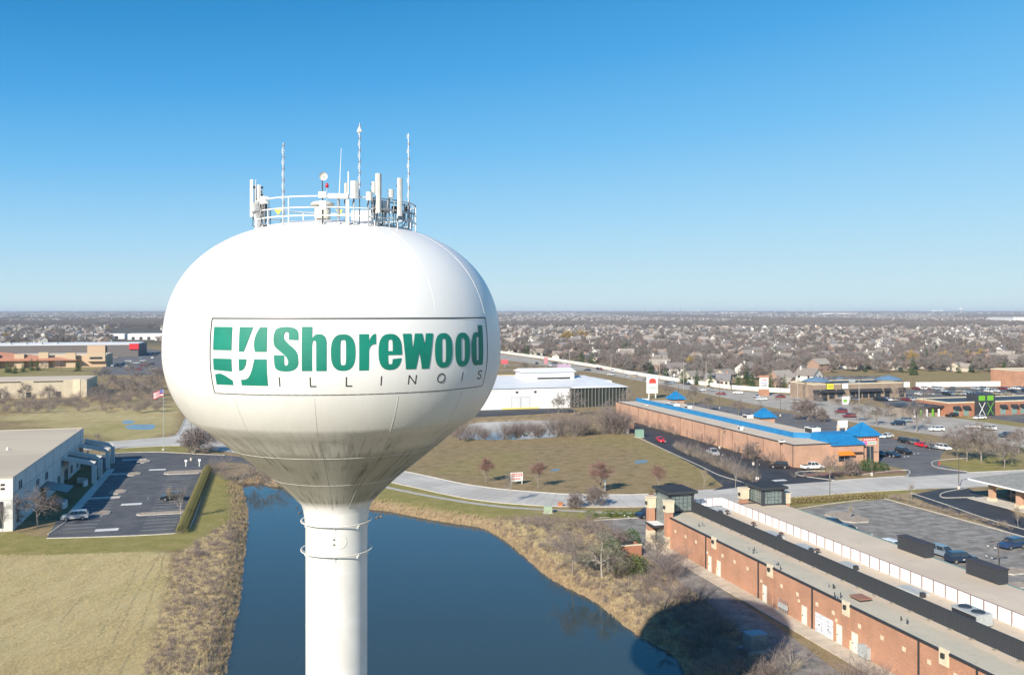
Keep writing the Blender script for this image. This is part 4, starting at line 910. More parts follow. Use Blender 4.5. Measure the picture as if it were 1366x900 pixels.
# blue back of the mansard along the roof, ribbed
mb = M1(m_blue); a = (A0+5.6, C1-3); b_ = (A0+11.9, C0+8.5)
uu0, vv0 = UV(847, 535, HB); 
bu = 135.6
mb.box(bu, bu+.12, C0+12, C1-1.5, HB+.05, HB+1.45); P(mb, 'blue_screen', B)
mb = M1(m_blue)
for k in range(170): v = C0+12.2+k*.605; mb.box(bu-.04, bu, v, v+.07, HB+.06, HB+1.43) if v < C1-1.7 else None
o = P(mb, 'blue_rib', B); o['kind'] = 'stuff'
mb = M1(m_blue); mb.hexa([(bu+.12, C0+12, HB+.05), (bu+5.0, C0+8.6, HB+.05), (bu+5.0, C0+8.7, HB+.05), (bu+.12, C0+12.12, HB+.05), (bu+.0, C0+12, HB+1.45), (bu+5.0, C0+8.6, HB+1.45), (bu+5.0, C0+8.72, HB+1.45), (bu+.0, C0+12.12, HB+1.45)]); P(mb, 'blue_screen', B)
P(M1(m_roofb).box(bu+.12, A1-.4, C0+13, C1-1.5, HB+.05, HB+.3), 'upper_deck', B)
def slope_roof(name, root, u0, u1, v0, v1, z0, z1_, ins, m=m_blue, ribs=True):      # hipped frustum with standing seams
    mb = M1(m); i0, i1, j0, j1 = ins
    mb.hexa([(u0,v0,z0),(u1,v0,z0),(u1,v1,z0),(u0,v1,z0),(u0+i0,v0+j0,z1_),(u1-i1,v0+j0,z1_),(u1-i1,v1-j1,z1_),(u0+i0,v1-j1,z1_)]); o = P(mb, name, root)
    if ribs:
        rb = M1(m); n = int((u1-u0)/.6)
        for k in range(n+1):
            t_ = k/n; a = (u0+(u1-u0)*t_, v0-.0, z0+.02); b__ = (u0+i0+(u1-u0-i0-i1)*t_, v0+j0, z1_+.02); rb.tube(a, b__, .035, n=4)
        n = int((v1-v0)/.6)
        for k in range(n+1):
            t_ = k/n; a = (u0, v0+(v1-v0)*t_, z0+.02); b__ = (u0+i0, v0+j0+(v1-v0-j0-j1)*t_, z1_+.02); rb.tube(a, b__, .035, n=4)
        q = PS(rb, 'standing_seam', o, root); q['kind'] = 'stuff'
    return o
# end wall block with blue shed roof, and corner pavilion with pyramid roof
P(M1(m_brickp).box(138.8, 147.6, C0-.5, C0+.1, 0, 5.0), 'end_wall', B)
slope_roof('shed_roof', B, 138.4, 147.9, C0-1.0, C0+9, 5.0, 7.3, (.6, .3, 4.5, .5))
slope_roof('mansard_roof', B, A1-4.6, A1+3.0, C0+9, C1-2, 3.2, 5.35, (3.2, 3.4, .1, .1), ribs=False)
def pavilion(u0, u1, v0, v1, zw, zr, lab, root, sign=False):
    P(M1(m_brickp).box(u0, u1, v0, v1, 0, zw), 'pavilion_wall', root); cu, cv = (u0+u1)/2, (v0+v1)/2
    P(M1(m_creamb).box(u0-.05, u1+.05, v0-.05, v1+.05, zw-.35, zw-.2), 'stone_band', root)
    slope_roof('pyramid_roof', root, u0-.7, u1+.7, v0-.7, v1+.7, zw, zr, ((u1-u0)/2+.55, (u1-u0)/2+.55, (v1-v0)/2+.55, (v1-v0)/2+.55))
pavilion(147.2, 152.8, 202.6, 208.4, 6.9, 10.0, '', B); pavilion(148.3, 152.9, 251.4, 256.0, 6.2, 8.9, '', B); pavilion(148.3, 152.9, 312.6, 317.2, 6.2, 9.0, '', B)
m_orange = mat('orange_canvas', (.75,.22,.02), .7)
mb = M1(m_orange); mb.add([(140.2, C0-.52, 3.5), (143.9, C0-.52, 3.5), (144.3, C0-1.7, 2.9), (139.8, C0-1.7, 2.9), (140.2, C0-.52, 3.42), (143.9, C0-.52, 3.42), (144.3, C0-1.7, 2.6), (139.8, C0-1.7, 2.6)], [(0,3,2,1),(3,7,6,2),(0,4,7,3),(1,2,6,5),(4,5,6,7)]); P(mb, 'orange_awning', B)
w_ = P(M1(m_glassd).box(140.3, 143.8, C0-.56, C0-.5, 1.0, 2.9), 'window', B); mb = M1(m_hvac)
for q in (140.3, 142.0, 143.72): mb.box(q, q+.08, C0-.6, C0-.56, 1.0, 2.9)
PS(mb, 'window_frame', w_, B); P(M1(m_char).box(144.2, 147.0, C0-1.4, C0-.5, 3.1, 3.2), 'entrance_canopy', B)
dr = P(M1(m_glassd).box(149.2, 151.2, 202.54, 202.6, .1, 4.3), 'door', B); PS(M1(m_hvac).box(150.15, 150.25, 202.5, 202.54, .1, 4.3), 'door_frame', dr, B)
sgn = bld('shop_sign', 'red and pink shop sign with white lettering on the corner pavilion', 150, 202.5, 'sign')
P(M1(mat('sign_red', (.62,.07,.045), .5)).box(148.0, 152.2, 202.46, 202.6, 5.7, 6.35), 'sign_band', sgn); P(M1(mat('sign_pale', (.72,.60,.60), .5)).box(148.2, 152.0, 202.48, 202.6, 4.7, 5.6), 'sign_board', sgn)
P(M1(mat('sign_pink', (.70,.10,.40), .5)).lathe([(.02, 0)], 4) if False else M1(mat('sign_pink', (.70,.10,.40), .5)).box(148.4, 149.3, 202.44, 202.48, 4.8, 5.5), 'logo', sgn)
for k in range(5): P(M1(mat('sign_green_print', (.10,.42,.20), .5)).box(149.6+k*.45, 149.88+k*.45, 202.44, 202.48, 4.95, 5.35), 'letter', sgn)
for k in range(7): P(M1(m_wpanel).box(148.3+k*.52, 148.6+k*.52, 202.42, 202.46, 5.85, 6.2), 'letter', sgn)
mm = mat('unit_white', (.70,.70,.68), .6)
for px, py, w, d, h, lab in ((1084,578,2.6,3.6,1.7,'large white rooftop unit beside the blue shed roof'), (998,558,2.2,2.8,1.2,'white rooftop unit near the middle blue pyramid'), (897,541,2.4,7.0,.9,'long white row of rooftop ducts on the far end of the blue roofed shops'), (918,545,1.6,2.6,1.1,'grey rooftop unit right of the white ducts'), (861,534,2.0,2.2,.8,'small white rooftop unit at the far end of the blue screen'), (988,574,1.0,1.2,1.2,'small dark topped vent unit in front of the blue screen'), (1043,590,1.4,1.0,.5,'small grey vent on the beige roof near the blue shed'), (863,541,.7,.7,.5,'tiny white vent at the far end of the beige roof')):
    hvac(px, py, w, d, h, lab, HB+.05, 1, mm)
# ---------------- white office block at the left
LA, LB, LC, LH = -39.6, 180.0, 252.0, 9.24
B = bld('office_building', 'white two storey office building with beige flat roof at the left edge', LA, LB)
m_off = mat('pale_render', (.62,.62,.60), .8, col2=(.56,.56,.55), scale=.5)
m_offw = mat('off_white_render', (.74,.71,.65), .8)
P(M1(m_off).box(LA-60, LA, LB, LC, 0, LH-.02), 'wall', B); P(M1(mat('tan_roof', (.56,.48,.36), .9, col2=(.48,.41,.315), scale=.07, detail=9, stretch=(.4,1,1))).box(LA-59.7, LA-.3, LB+.3, LC-.3, LH-.02, LH+.03), 'roof_deck', B)
for a in ((LA-60, LA+.1, LB-.1, LB+.3), (LA-60, LA+.1, LC-.3, LC+.1), (LA-.3, LA+.1, LB+.3, LC-.3)): P(M1(mat('tan_coping', (.50,.44,.35), .8)).box(*a, LH-.04, LH+.16), 'coping', B)
P(M1(mat('grey_band', (.36,.37,.38), .7)).box(LA-.0, LA+.05, LB, LC, 6.2, 6.32), 'band', B); P(M1(m_dark).box(LA-60, LA, LB-.04, LB, 6.1, 6.25), 'band', B)
for k in range(9): v = LB+2+k*8.2; P(M1(mat('grey_band', (.36,.37,.38))).box(LA, LA+.04, v-.04, v+.04, 0, 9.1), 'panel_joint', B)
def win(v, w, z0, z1_):
    o = P(M1(m_glassd).box(LA-.05, LA+.02, v-w/2, v+w/2, z0, z1_), 'window', B); f = M1(m_off)
    for a in ((v-w/2-.1, v-w/2, z0-.1, z1_+.1), (v+w/2, v+w/2+.1, z0-.1, z1_+.1), (v-w/2, v+w/2, z0-.1, z0), (v-w/2, v+w/2, z1_, z1_+.1), (v-.04, v+.04, z0, z1_)): f.box(LA+.0, LA+.07, *a)
    PS(f, 'window_frame', o, B)
for px, py in ((27,641),(50,635),(62,628),(83,613),(92,606),(24,655)):
    v = vpx(px, LA); z = 7.2 if py < 650 or px > 30 else 4.6
    if px == 24: z = 4.2
    if px in (50, 62, 83, 92): z = 4.9
    if px == 27: z = 7.1
    win(v, 2.6, z-.8, z+.8)
for k in range(6): win(vpx(60, LA)+14+k*7.5, 2.6, .9, 2.7)
for k in range(6): win(LB+44+k*4.2, 2.0, 4.2, 5.8) if k > 2 else None
P(M1(m_glassd).box(LA-8, LA-1.5, LB-.08, LB-.0, .6, 5.2), 'window', B)
for z in (7.2, 7.9): P(M1(m_dark).box(LA-1.9, LA-1.2, LB-.08, LB-.0, z, z+.4), 'wall_vent', B)
P(M1(m_offw).box(LA-60, LA+.02, LB-.07, LB-.0, 5.5, LH-.1), 'front_fascia', B)
for v, nm in ((vpx(88, LA), 'a'), (vpx(112, LA)-3, 'b'), (vpx(55, LA)+2, 'c')):      # portal frames over the entrances
    zt_ = 5.4 if nm != 'c' else 3.6
    for s_ in (-1, 1):
        vv_ = v+s_*4.2
        if nm != 'c':
            mb = M1(m_off); mb.hexa([(LA, vv_-.45, zt_+.1), (LA+6.2, vv_-.45, zt_-1.3), (LA+6.2, vv_+.45, zt_-1.3), (LA, vv_+.45, zt_+.1), (LA, vv_-.45, zt_+1.0), (LA+6.9, vv_-.45, zt_-.5), (LA+6.9, vv_+.45, zt_-.5), (LA, vv_+.45, zt_+1.0)]); P(mb, 'portal_beam', B)
            P(M1(m_off).box(LA+6.0, LA+6.9, vv_-.45, vv_+.45, 0, zt_-1.25), 'portal_column', B)
    mb = M1(mat('dark_canopy_glass', (.05,.055,.06), .3)); mb.hexa([(LA, v-3.7, zt_), (LA+5, v-3.7, zt_-1.2), (LA+5, v+3.7, zt_-1.2), (LA, v+3.7, zt_), (LA, v-3.7, zt_+.12), (LA+5, v-3.7, zt_-1.08), (LA+5, v+3.7, zt_-1.08), (LA, v+3.7, zt_+.12)]); P(mb, 'canopy', B)
    mb = M1(m_off); pts = [(LA+1.5+3.8*math.sin(q), v-6.2+3.8*math.cos(q)) for q in [R(20+i*14) for i in range(8)]]; ribbon(mb, pts, .3, 0, 1.3); P(mb, 'curved_wall', B)
    P(M1(m_glassd).box(LA, LA+.05, v-2, v+2, .1, 2.9), 'door', B)
tag(M1(m_wpanel).lathe([(.25,LH+.03),(.25,LH+.5),(.02,LH+.6)], 10, tuple(G(10, 600, LH).xy)).build('roof_vent'), 'small white vent dot on the beige office roof', 'vent')
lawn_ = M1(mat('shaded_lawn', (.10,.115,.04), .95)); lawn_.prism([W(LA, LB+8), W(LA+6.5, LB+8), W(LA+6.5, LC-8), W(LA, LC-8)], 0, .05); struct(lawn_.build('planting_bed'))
m_walk2 = m_conc
for a in ((LA+6.6, LA+8.2, LB+12, LC-8),): struct(M1(m_conc).prism([W(a[0], a[2]), W(a[1], a[2]), W(a[1], a[3]), W(a[0], a[3])], 0, .12).build('sidewalk'))
for vq in (vpx(100, LA)-4, vpx(100, LA)+18, vpx(88, LA)-22): struct(M1(m_conc).prism([W(LA+8.2, vq-.9), W(LA+14, vq-.9), W(LA+14, vq+.9), W(LA+8.2, vq+.9)], 0, .10).build('crosswalk'))
# ---------------- white hall with clerestory
wu, wv, HW_ = 122.7, 352.5, 8.2
B = bld('white_metal_hall', 'large white metal hall with clerestory and striped glass front beyond the small pond', wu, wv)
mw_ = mat('white_cladding', (.76,.76,.75), .6, col2=(.70,.71,.71), scale=.3); mwr = mat('white_metal_roof', (.72,.73,.74), .5, col2=(.62,.64,.66), scale=.06, detail=8)
P(M1(mw_).box(wu-56, wu, wv, wv+48, 0, HW_), 'wall', B)
for a in range(19): q = wu-55+a*3; P(M1(mat('cladding_joint', (.55,.56,.57), .6)).box(q-.04, q+.04, wv-.03, wv, 0, HW_), 'panel_joint', B) if a % 2 == 0 else None
mb = M1(mwr); mb.add([(wu-56.4, wv-.5, HW_-.1), (wu+.3, wv-.5, HW_), (wu+.3, wv+24, HW_+3.2), (wu-56.4, wv+24, HW_+3.2), (wu+.3, wv+48.5, HW_), (wu-56.4, wv+48.5, HW_)], [(0,1,2,3),(3,2,4,5),(1,4,2),(0,3,5)]); P(mb, 'roof', B)
P(M1(mwr).box(wu-20, wu+22.5, wv+12, wv+34, HW_+.5, HW_+1.3), 'low_roof', B)
P(M1(mw_).box(wu-14, wu+7, wv+15, wv+30, HW_, HW_+5.0), 'clerestory_wall', B); P(M1(m_dark).box(wu-9, wu+5.2, wv+14.9, wv+15, HW_+2.2, HW_+2.9), 'clerestory_window', B)
mb = M1(m_wpanel); mb.add([(wu-15, wv+14.4, HW_+5.0), (wu+8, wv+14.4, HW_+5.0), (wu+8, wv+22, HW_+6.4), (wu-15, wv+22, HW_+6.4), (wu+8, wv+30.6, HW_+5.0), (wu-15, wv+30.6, HW_+5.0)], [(0,1,2,3),(3,2,4,5),(1,4,2),(0,3,5),(0,5,4,1)]); P(mb, 'clerestory_roof', B)
P(M1(mat('hall_glass', (.035,.042,.04), .25)).box(wu, wu+24, wv+.3, wv+40, 0, HW_-.5), 'glass_front', B); mb = M1(mwr); mb.hexa([(wu, wv-.6, HW_-.5), (wu+25, wv-.6, HW_-.5), (wu+25, wv+41, HW_-.5), (wu, wv+41, HW_-.5), (wu+.1, wv+.5, HW_+.1), (wu+24, wv+.5, HW_-.1), (wu+14, wv+22, HW_+3.0), (wu+.1, wv+22, HW_+3.1)]); P(mb, 'roof', B)
for k in range(17): q = wu+.4+k*1.48; P(M1(mat('hall_fin', (.17,.18,.165), .6)).box(q-.09, q+.09, wv-.25, wv+.3, 0, HW_-.55), 'fin', B)
for px, w in ((683.5, 3.6), (697.5, 3.4)):
    q = (px-646)/(760.6-646)*33.2+wu-33.4; o = P(M1(mat('pale_door', (.62,.64,.66), .6)).box(q-w/2, q+w/2, wv-.08, wv, .2, 4.6), 'loading_door', B); f = M1(m_hvac)
    for a in ((q-w/2-.15, q-w/2, 0, 4.8), (q+w/2, q+w/2+.15, 0, 4.8), (q-w/2, q+w/2, 4.6, 4.8)): f.box(a[0], a[1], wv-.12, wv-.0, a[2], a[3])
    PS(f, 'door_frame', o, B)
P(M1(mat('safety_yellow', (.72,.60,.16), .7)).box(wu-28, wu-13, wv-.14, wv-.04, 0, .6), 'yellow_kerb', B)
for q in (wu-22, wu-14.5): P(M1(m_dark).box(q-.5, q+.5, wv-.1, wv, 6.2, 7.0), 'wall_vent', B)
# ---------------- generic parade of shops
def parade(nm, lab, u0, v0, u1, v1, h, wallm, z=0, roofm=None):
    B = bld(nm, lab, u0, v0); P(M1(wallm).box(u0, u1, v0, v1, 0, h), 'wall', B); P(M1(roofm or m_roofb).box(u0+.3, u1-.3, v0+.3, v1-.3, h, h+.05), 'roof_deck', B)
    mb = M1(m_creamb)
    for a in ((u0-.1, u1+.1, v0-.1, v0+.3), (u0-.1, u1+.1, v1-.3, v1+.1), (u0-.1, u0+.3, v0+.3, v1-.3), (u1-.3, u1+.1, v0+.3, v1-.3)): P(M1(m_creamb).box(*a, h-.1, h+.35), 'cornice', B)
    return B
# tan brick shops with two slate blue cone roofs
hu, hv = 234, 362.0
B = parade('tan_brick_shops', 'tan brick shops with two slate blue conical roofs beside the white boundary fence', hu, hv-8, hu+47, hv+10, 6.6, m_brickt, roofm=m_char)
vf = hv-8.12
for k, q in enumerate((hu+5.2, hu+42)):
    P(M1(m_brickt).lathe([(5.4,0),(5.4,7.4)], 28, (q, hv-2.5), cap1=True), 'round_tower', B); P(M1(m_creamb).lathe([(5.6,7.2),(5.7,7.7)], 28, (q, hv-2.5)), 'cornice', B); P(M1(m_blue2).lathe([(6.2,7.7),(3.2,8.9),(.02,9.7)], 28, (q, hv-2.5)), 'cone_roof', B)
m_awn = mat('dark_awning', (.025,.028,.035), .8)
for q in (hu+1.5, hu+5.5, hu+9.2, hu+13.2, hu+19.5, hu+22.8, hu+26, hu+29.4, hu+32.6, hu+37.2, hu+44.6):
    P(M1(m_glassd).box(q-1.3, q+1.3, vf-.02-(3 if q < hu+11 or q > hu+36.5 and q > hu+40 else 0)*0, vf+.05, .4, 3.2), 'shop_window', B)
    mb = M1(m_awn); y = vf-.0; mb.add([(q-1.7, y, 4.4), (q+1.7, y, 4.4), (q+1.7, y-1.4, 3.2), (q-1.7, y-1.4, 3.2), (q-1.7, y, 3.2), (q+1.7, y, 3.2)], [(0,3,2,1),(0,4,3),(1,2,5),(3,4,5,2)]); P(mb, 'awning', B)
for q, w, c_ in ((hu+8, 3.4, (.72,.62,.06)), (hu+15.5, 3.0, (.75,.72,.68)), (hu+47, 3.2, (.75,.72,.66))):
    t = bld('shop_sign', {hu+8: 'yellow shop sign on the tan brick shops', hu+15.5: 'blank cream sign panel right of the yellow sign', hu+47: 'cream sign panel at the right end of the tan brick shops'}[q], q, vf, 'sign'); P(M1(mat('sign_%.2f' % c_[1], c_, .6)).box(q-w/2, q+w/2, vf-.5, vf-.35, 4.6, 7.0), 'sign_panel', t); P(M1(m_dark).box(q-w/2-.08, q+w/2+.08, vf-.35, vf, 4.5, 7.1), 'frame', t)
    if c_[2] < .1: [P(M1(mat('sign_olive', (.25,.28,.04), .6)).box(q-1.1+k*.5, q-.8+k*.5, vf-.53, vf-.5, 5.4, 6.1), 'letter', t) for k in range(5)]
B2 = B
P(M1(m_hvac).box(hu+24, hu+26, hv-1, hv+1, 6.65, 8.0), 'roof_unit', B2)
# orange brick shops with green sign tower
gu, gv = 243.6, 288.0
B = parade('green_sign_shops', 'orange brick shops with black and green sign tower near the right edge', gu, gv-4, gu+60, gv+13, 5.0, m_bricko, roofm=m_char)
P(M1(m_char).box(gu-15, gu-.1, gv-2, gv+11, 3.3, 3.9), 'dark_canopy', B)
P(M1(mat('tan_panel', (.30,.26,.22), .8)).box(gu-14.5, gu-.2, gv+1, gv+10, 0, 3.3), 'recessed_wall', B)
mgn = mat('lime_green', (.15,.42,.03), .6)
for k in range(5): P(M1(mgn if k % 2 else m_wpanel).box(gu-13+k*2.6, gu-12.3+k*2.6, gv-1.8, gv-1.6, .1, 2.8), 'green_post', B)
q0 = gu+11.3
P(M1(m_char).box(q0, q0+8, gv-5.2, gv, 0, 8.0), 'sign_tower', B); 
for k, s_ in enumerate((q0+.8, q0+4.5)):
    P(M1(mgn).box(s_, s_+2.7, gv-5.35, gv-5.2, 5.7, 7.5), 'green_panel', B); w_ = P(M1(m_glassd).box(s_, s_+2.7, gv-5.3, gv-5.2, .3, 5.2), 'shop_window', B); f = M1(mgn if k else m_wpanel)
    f.tube((s_, gv-5.33, .4), (s_+2.7, gv-5.33, 5.0), .12, n=4); f.tube((s_+2.7, gv-5.33, .4), (s_, gv-5.33, 5.0), .12, n=4); PS(f, 'cross_frame', w_, B)
for q in (gu+3.4, gu+7.6, gu+24, gu+29, gu+33, gu+38, gu+43, gu+48):
    P(M1(mat('shop_glass', (.20,.30,.28), .2)).box(q-1.1, q+1.1, gv-4.12, gv-4.0, .3, 2.8), 'shop_window', B)
    mb = M1(m_awn); y = gv-4.0; mb.add([(q-1.5, y, 3.9), (q+1.5, y, 3.9), (q+1.5, y-1.3, 2.9), (q-1.5, y-1.3, 2.9), (q-1.5, y, 2.9), (q+1.5, y, 2.9)], [(0,3,2,1),(0,4,3),(1,2,5),(3,4,5,2)]); P(mb, 'awning', B)
# red brick block far right with cream panel
B = parade('red_brick_block', 'red brick block with cream wall panel at the right edge by the fence', 371, 386, 420, 402, 8.4, m_brick)
P(M1(m_creamb).box(377, 390, 385.9, 386, 3.6, 8.0), 'cream_panel', B); P(M1(m_blue).box(392, 400, 384, 386, 3.2, 3.8), 'blue_canopy', B); P(M1(m_wpanel).box(381, 383, 385.8, 385.9, 1.6, 2.3), 'small_sign', B)
# brick shops behind the white hall
B = parade('brick_parade', 'orange and cream brick shops showing behind the white metal hall', 78, 432, 150, 452, 6.2, m_bricko)
for q in (86, 95): P(M1(mat('bright_orange_brick', (.52,.16,.06), .85)).box(q, q+5, 431.4, 432, 0, 7.5), 'orange_bay', B)
P(M1(m_creamb).box(104, 136, 431.8, 432, 3.5, 6.3), 'cream_band', B)
for q in range(106, 136, 5): P(M1(m_glassd).box(q, q+3, 431.9, 432, .3, 3.2), 'shop_window', B)
# pink signs behind
for px, py, w, h, c_, lab in ((728,478,2.6,4.5,(.55,.25,.28),'tall pink sign board behind the white hall'), (673,478,4.5,3,(.70,.12,.15),'red roofed sign close beside the tank edge'), (752,488,8,4,(.50,.36,.50),'lilac sign wall behind the white hall')):
    p = G(px, py+12); t = thing('road_sign', lab, 'sign', p, TH); M1(m_steel).box(-.2, .2, -.2, .2, 0, 3.2).build('post', t); M1(mat('sign%d' % px, c_, .6)).box(-w/2, w/2, -.3, .3, 2.4, 2.4+h).build('sign_panel', t)
# ---------------- canopy building at the right edge
cu, cv = 141.6, 158.5
B = bld('grey_hip_roofed_shop', 'grey hip roofed building with white eaves on stone piers at the right edge', cu, cv-3)
m_shing = mat('grey_shingles', (.20,.205,.195), .9, col2=(.26,.265,.25), scale=1.5, detail=8)
mb = M1(m_shing); mb.add([(cu, cv-26, 4.0), (cu+30, cv-26, 4.0), (cu+30, cv+1, 4.0), (cu, cv+1, 4.0), (cu+13, cv-13, 8.2), (cu+17, cv-13, 8.2)], [(0,1,5,4),(1,2,5),(2,3,4,5),(3,0,4)]); P(mb, 'roof', B)
for a in ((cu-.12, cu+.02, cv-26.1, cv+1.1), ): P(M1(m_wpanel).box(*a, 3.72, 4.02), 'gutter', B)
P(M1(m_wpanel).box(cu-.12, cu+30, cv+.98, cv+1.12, 3.72, 4.02), 'gutter', B); P(M1(m_hvac).box(cu, cu+30, cv-26, cv+1, 3.7, 3.74), 'soffit', B)
for q in (cv-3.2, cv-10.2, cv-17): 
    P(M1(m_brickp).box(cu+1.6, cu+2.6, q-.5, q+.5, .7, 3.7), 'pier', B); P(M1(m_creamb).box(cu+1.45, cu+2.75, q-.65, q+.65, 0, .7), 'pier_base', B)
P(M1(m_glassd).box(cu+6, cu+28, cv-24, cv-3, 0, 3.7), 'glass_wall', B)
for k in range(8): P(M1(m_hvac).box(cu+5.9, cu+6.0, cv-23+k*2.7, cv-22.85+k*2.7, 0, 3.7), 'mullion', B)
struct(M1(m_walk2).prism([W(cu-.6, cv-27), W(cu+6, cv-27), W(cu+6, cv+.5), W(cu-.6, cv+.5)], 0, .12).build('sidewalk'))
# ---------------- left background
B = bld('beige_warehouse', 'long beige block warehouse below the red roofed stores at the left', -70.3, 456); m_bw = mat('beige_blockwork', (.52,.45,.34), .9, col2=(.46,.40,.30), scale=.5)
P(M1(m_bw).box(-170, -70.3, 456, 486, 0, 7.6), 'wall', B); P(M1(m_roofb).box(-169, -71, 456.5, 485.5, 7.6, 7.7), 'roof_deck', B)
for a in range(5): q = -78-a*17; P(M1(m_dark).box(q-14, q-2, 455.9, 456, 6.9, 7.4), 'dark_band', B)
P(M1(m_creamb).box(-76, -73, 455.8, 456, 0, 8.0), 'pilaster', B); P(M1(m_creamb).box(-116, -110, 455.7, 460, 7, 8.6), 'raised_parapet', B)
for a in range(7): q = -82-a*12; P(M1(m_glassd).box(q-1, q+1, 455.9, 456, .2, 2.6), 'door', B)
B = bld('red_roofed_stores', 'row of tan stores under a long faded red roof at the left', -96, 703); m_rr = mat('faded_red_roof', (.42,.19,.12), .85, col2=(.36,.17,.11), scale=.2)
P(M1(mat('tan_wall', (.52,.38,.26), .9)).box(-300, -96, 703, 735, 0, 8), 'wall', B); mb = M1(m_rr); mb.hexa([(-302,697,5.0),(-112,697,5.0),(-112,709,5.0),(-302,709,5.0),(-302,707,14.5),(-165,707,11),(-165,708,11),(-302,708,14.5)]); P(mb, 'roof', B)
P(M1(m_roofb).box(-300, -96, 706, 735, 8, 8.6), 'roof_deck', B)
for q, h in ((-150, 9.5), (-135, 10.5), (-118, 10), (-165, 9)): P(M1(mat('ochre_tower', (.52,.40,.27), .85)).box(q-3, q+3, 699.5, 703, 0, h), 'ochre_tower', B)
P(M1(mat('ochre_tower', (.60,.45,.24))).box(-108, -96.2, 700, 703, 4, 10), 'ochre_gable', B); P(M1(m_glassd).box(-106, -98, 699.9, 700, 5.5, 7), 'sign_band', B)
B = bld('big_store', 'wide white roofed store with red corner sign behind the red roofed stores', -92, 860)
P(M1(mat('grey_wall', (.14,.13,.13), .85)).box(-400, -92, 860, 930, 0, 10), 'wall', B); P(M1(mat('bright_white_roof', (.74,.74,.74), .7)).box(-398, -94, 862, 928, 10, 10.5), 'roof_deck', B); P(M1(mat('tan_wall', (.52,.38,.26), .9)).box(-132, -118, 858.5, 860, 0, 9.6), 'entrance_bay', B)
P(M1(mat('store_red', (.60,.02,.03), .6)).box(-99, -91.5, 858.8, 860.0, 6, 11), 'red_sign', B)
for q in range(-390, -160, 12): P(M1(m_hvac).box(q, q+3, 880, 884, 10.5, 12), 'roof_unit', B)
whb = [(-90, 1370, 70, 40, 8), (-60, 1250, 44, 30, 7), (-170, 1420, 60, 30, 7)]
for k, (u, v, w, d, h) in enumerate(whb):
    B = bld('white_warehouse', ['long low white warehouse just left of the tank', 'smaller white warehouse closest to the tank edge', 'farthest low white warehouse at the left'][k], u, v); P(M1(m_wpanel).box(u-w, u, v, v+d, 0, h), 'wall', B); P(M1(mwr).box(u-w+.5, u-.5, v+.5, v+d-.5, h, h+.3), 'roof', B)
    for j in range(6): P(M1(m_dark).box(u-w+5+j*w/7, u-w+9+j*w/7, v-.1, v, .2, 4), 'loading_door', B)
# ---------------- far landmarks
for k, (x0, x1, y, h, dpt) in enumerate(((1046,1140,419.5,9,40), (1243,1258,419,12,30), (1098,1145,422,9,40), (915,935,419.5,9,40), (960,1010,421,8,30), (1352,1366,432,9,40))):
    p0, p1 = G(x0, y), G(x1, y); B = thing('distant_warehouse', ['long white warehouse far off on the right horizon', 'short bright white block on the horizon near the far water tower', 'white warehouse roof just under the longest horizon warehouse', 'white sheds on the horizon right of the tank', 'low pale sheds on the middle horizon', 'white roofed block at the right edge below the horizon'][k], 'warehouse', (*p0.xy, 34*max(0, (p0.y-5500)/8500)**1.3 if p0.y > 5500 else 0)); w = (p1-p0).length
    M1(m_wpanel).box(0, w, 0, dpt*4, 0, h+12).build('wall', B); M1(mwr).box(-1, w+1, -1, dpt*4+1, h+12, h+13).build('roof', B)
p = G(1282, 420.5); B = thing('distant_water_tower', 'tiny white water tower on the right horizon', 'water tower', (p.x, p.y, 10)); 
M1(m_wpanel).lathe([(5,-10),(5,42),(14,48),(24,56),(25,62),(18,68),(4,71),(.1,71)], 20).build('tank', B, True)
B['label'] = 'tiny white water tower standing on the right horizon'
for k, px in enumerate((36, 88, 137, 176, 206, 738, 860, 908, 936, 983, 1000, 1085, 1162)):
    p = Vector(((px-CX)/F*5200, 5200, 0)); h = (62, 58, 60, 66, 62, 64, 66, 76, 58, 70, 62, 62, 66)[k]; nm = ['leftmost', 'second from left', 'third from left', 'fourth from left', 'last before the tank', 'first right of the tank', 'second right of the tank', 'tallest', 'short', 'middle', 'right of the middle', 'second from right', 'rightmost'][k]
    t = thing('radio_mast', nm+' thin radio mast on the hazy horizon', 'radio mast', p); mb = M1(m_hvac)
    for a in ((-2, -2), (2, -2), (0, 2)): mb.tube((a[0], a[1], 0), (a[0]*.2, a[1]*.2, h), .5, .35, n=4)
    mb.build('mast', t)['kind'] = 'stuff'; M1(m_hvac).tube((0, 0, h-2), (0, 0, h+5), .5, .2, n=4).build('spike', t)
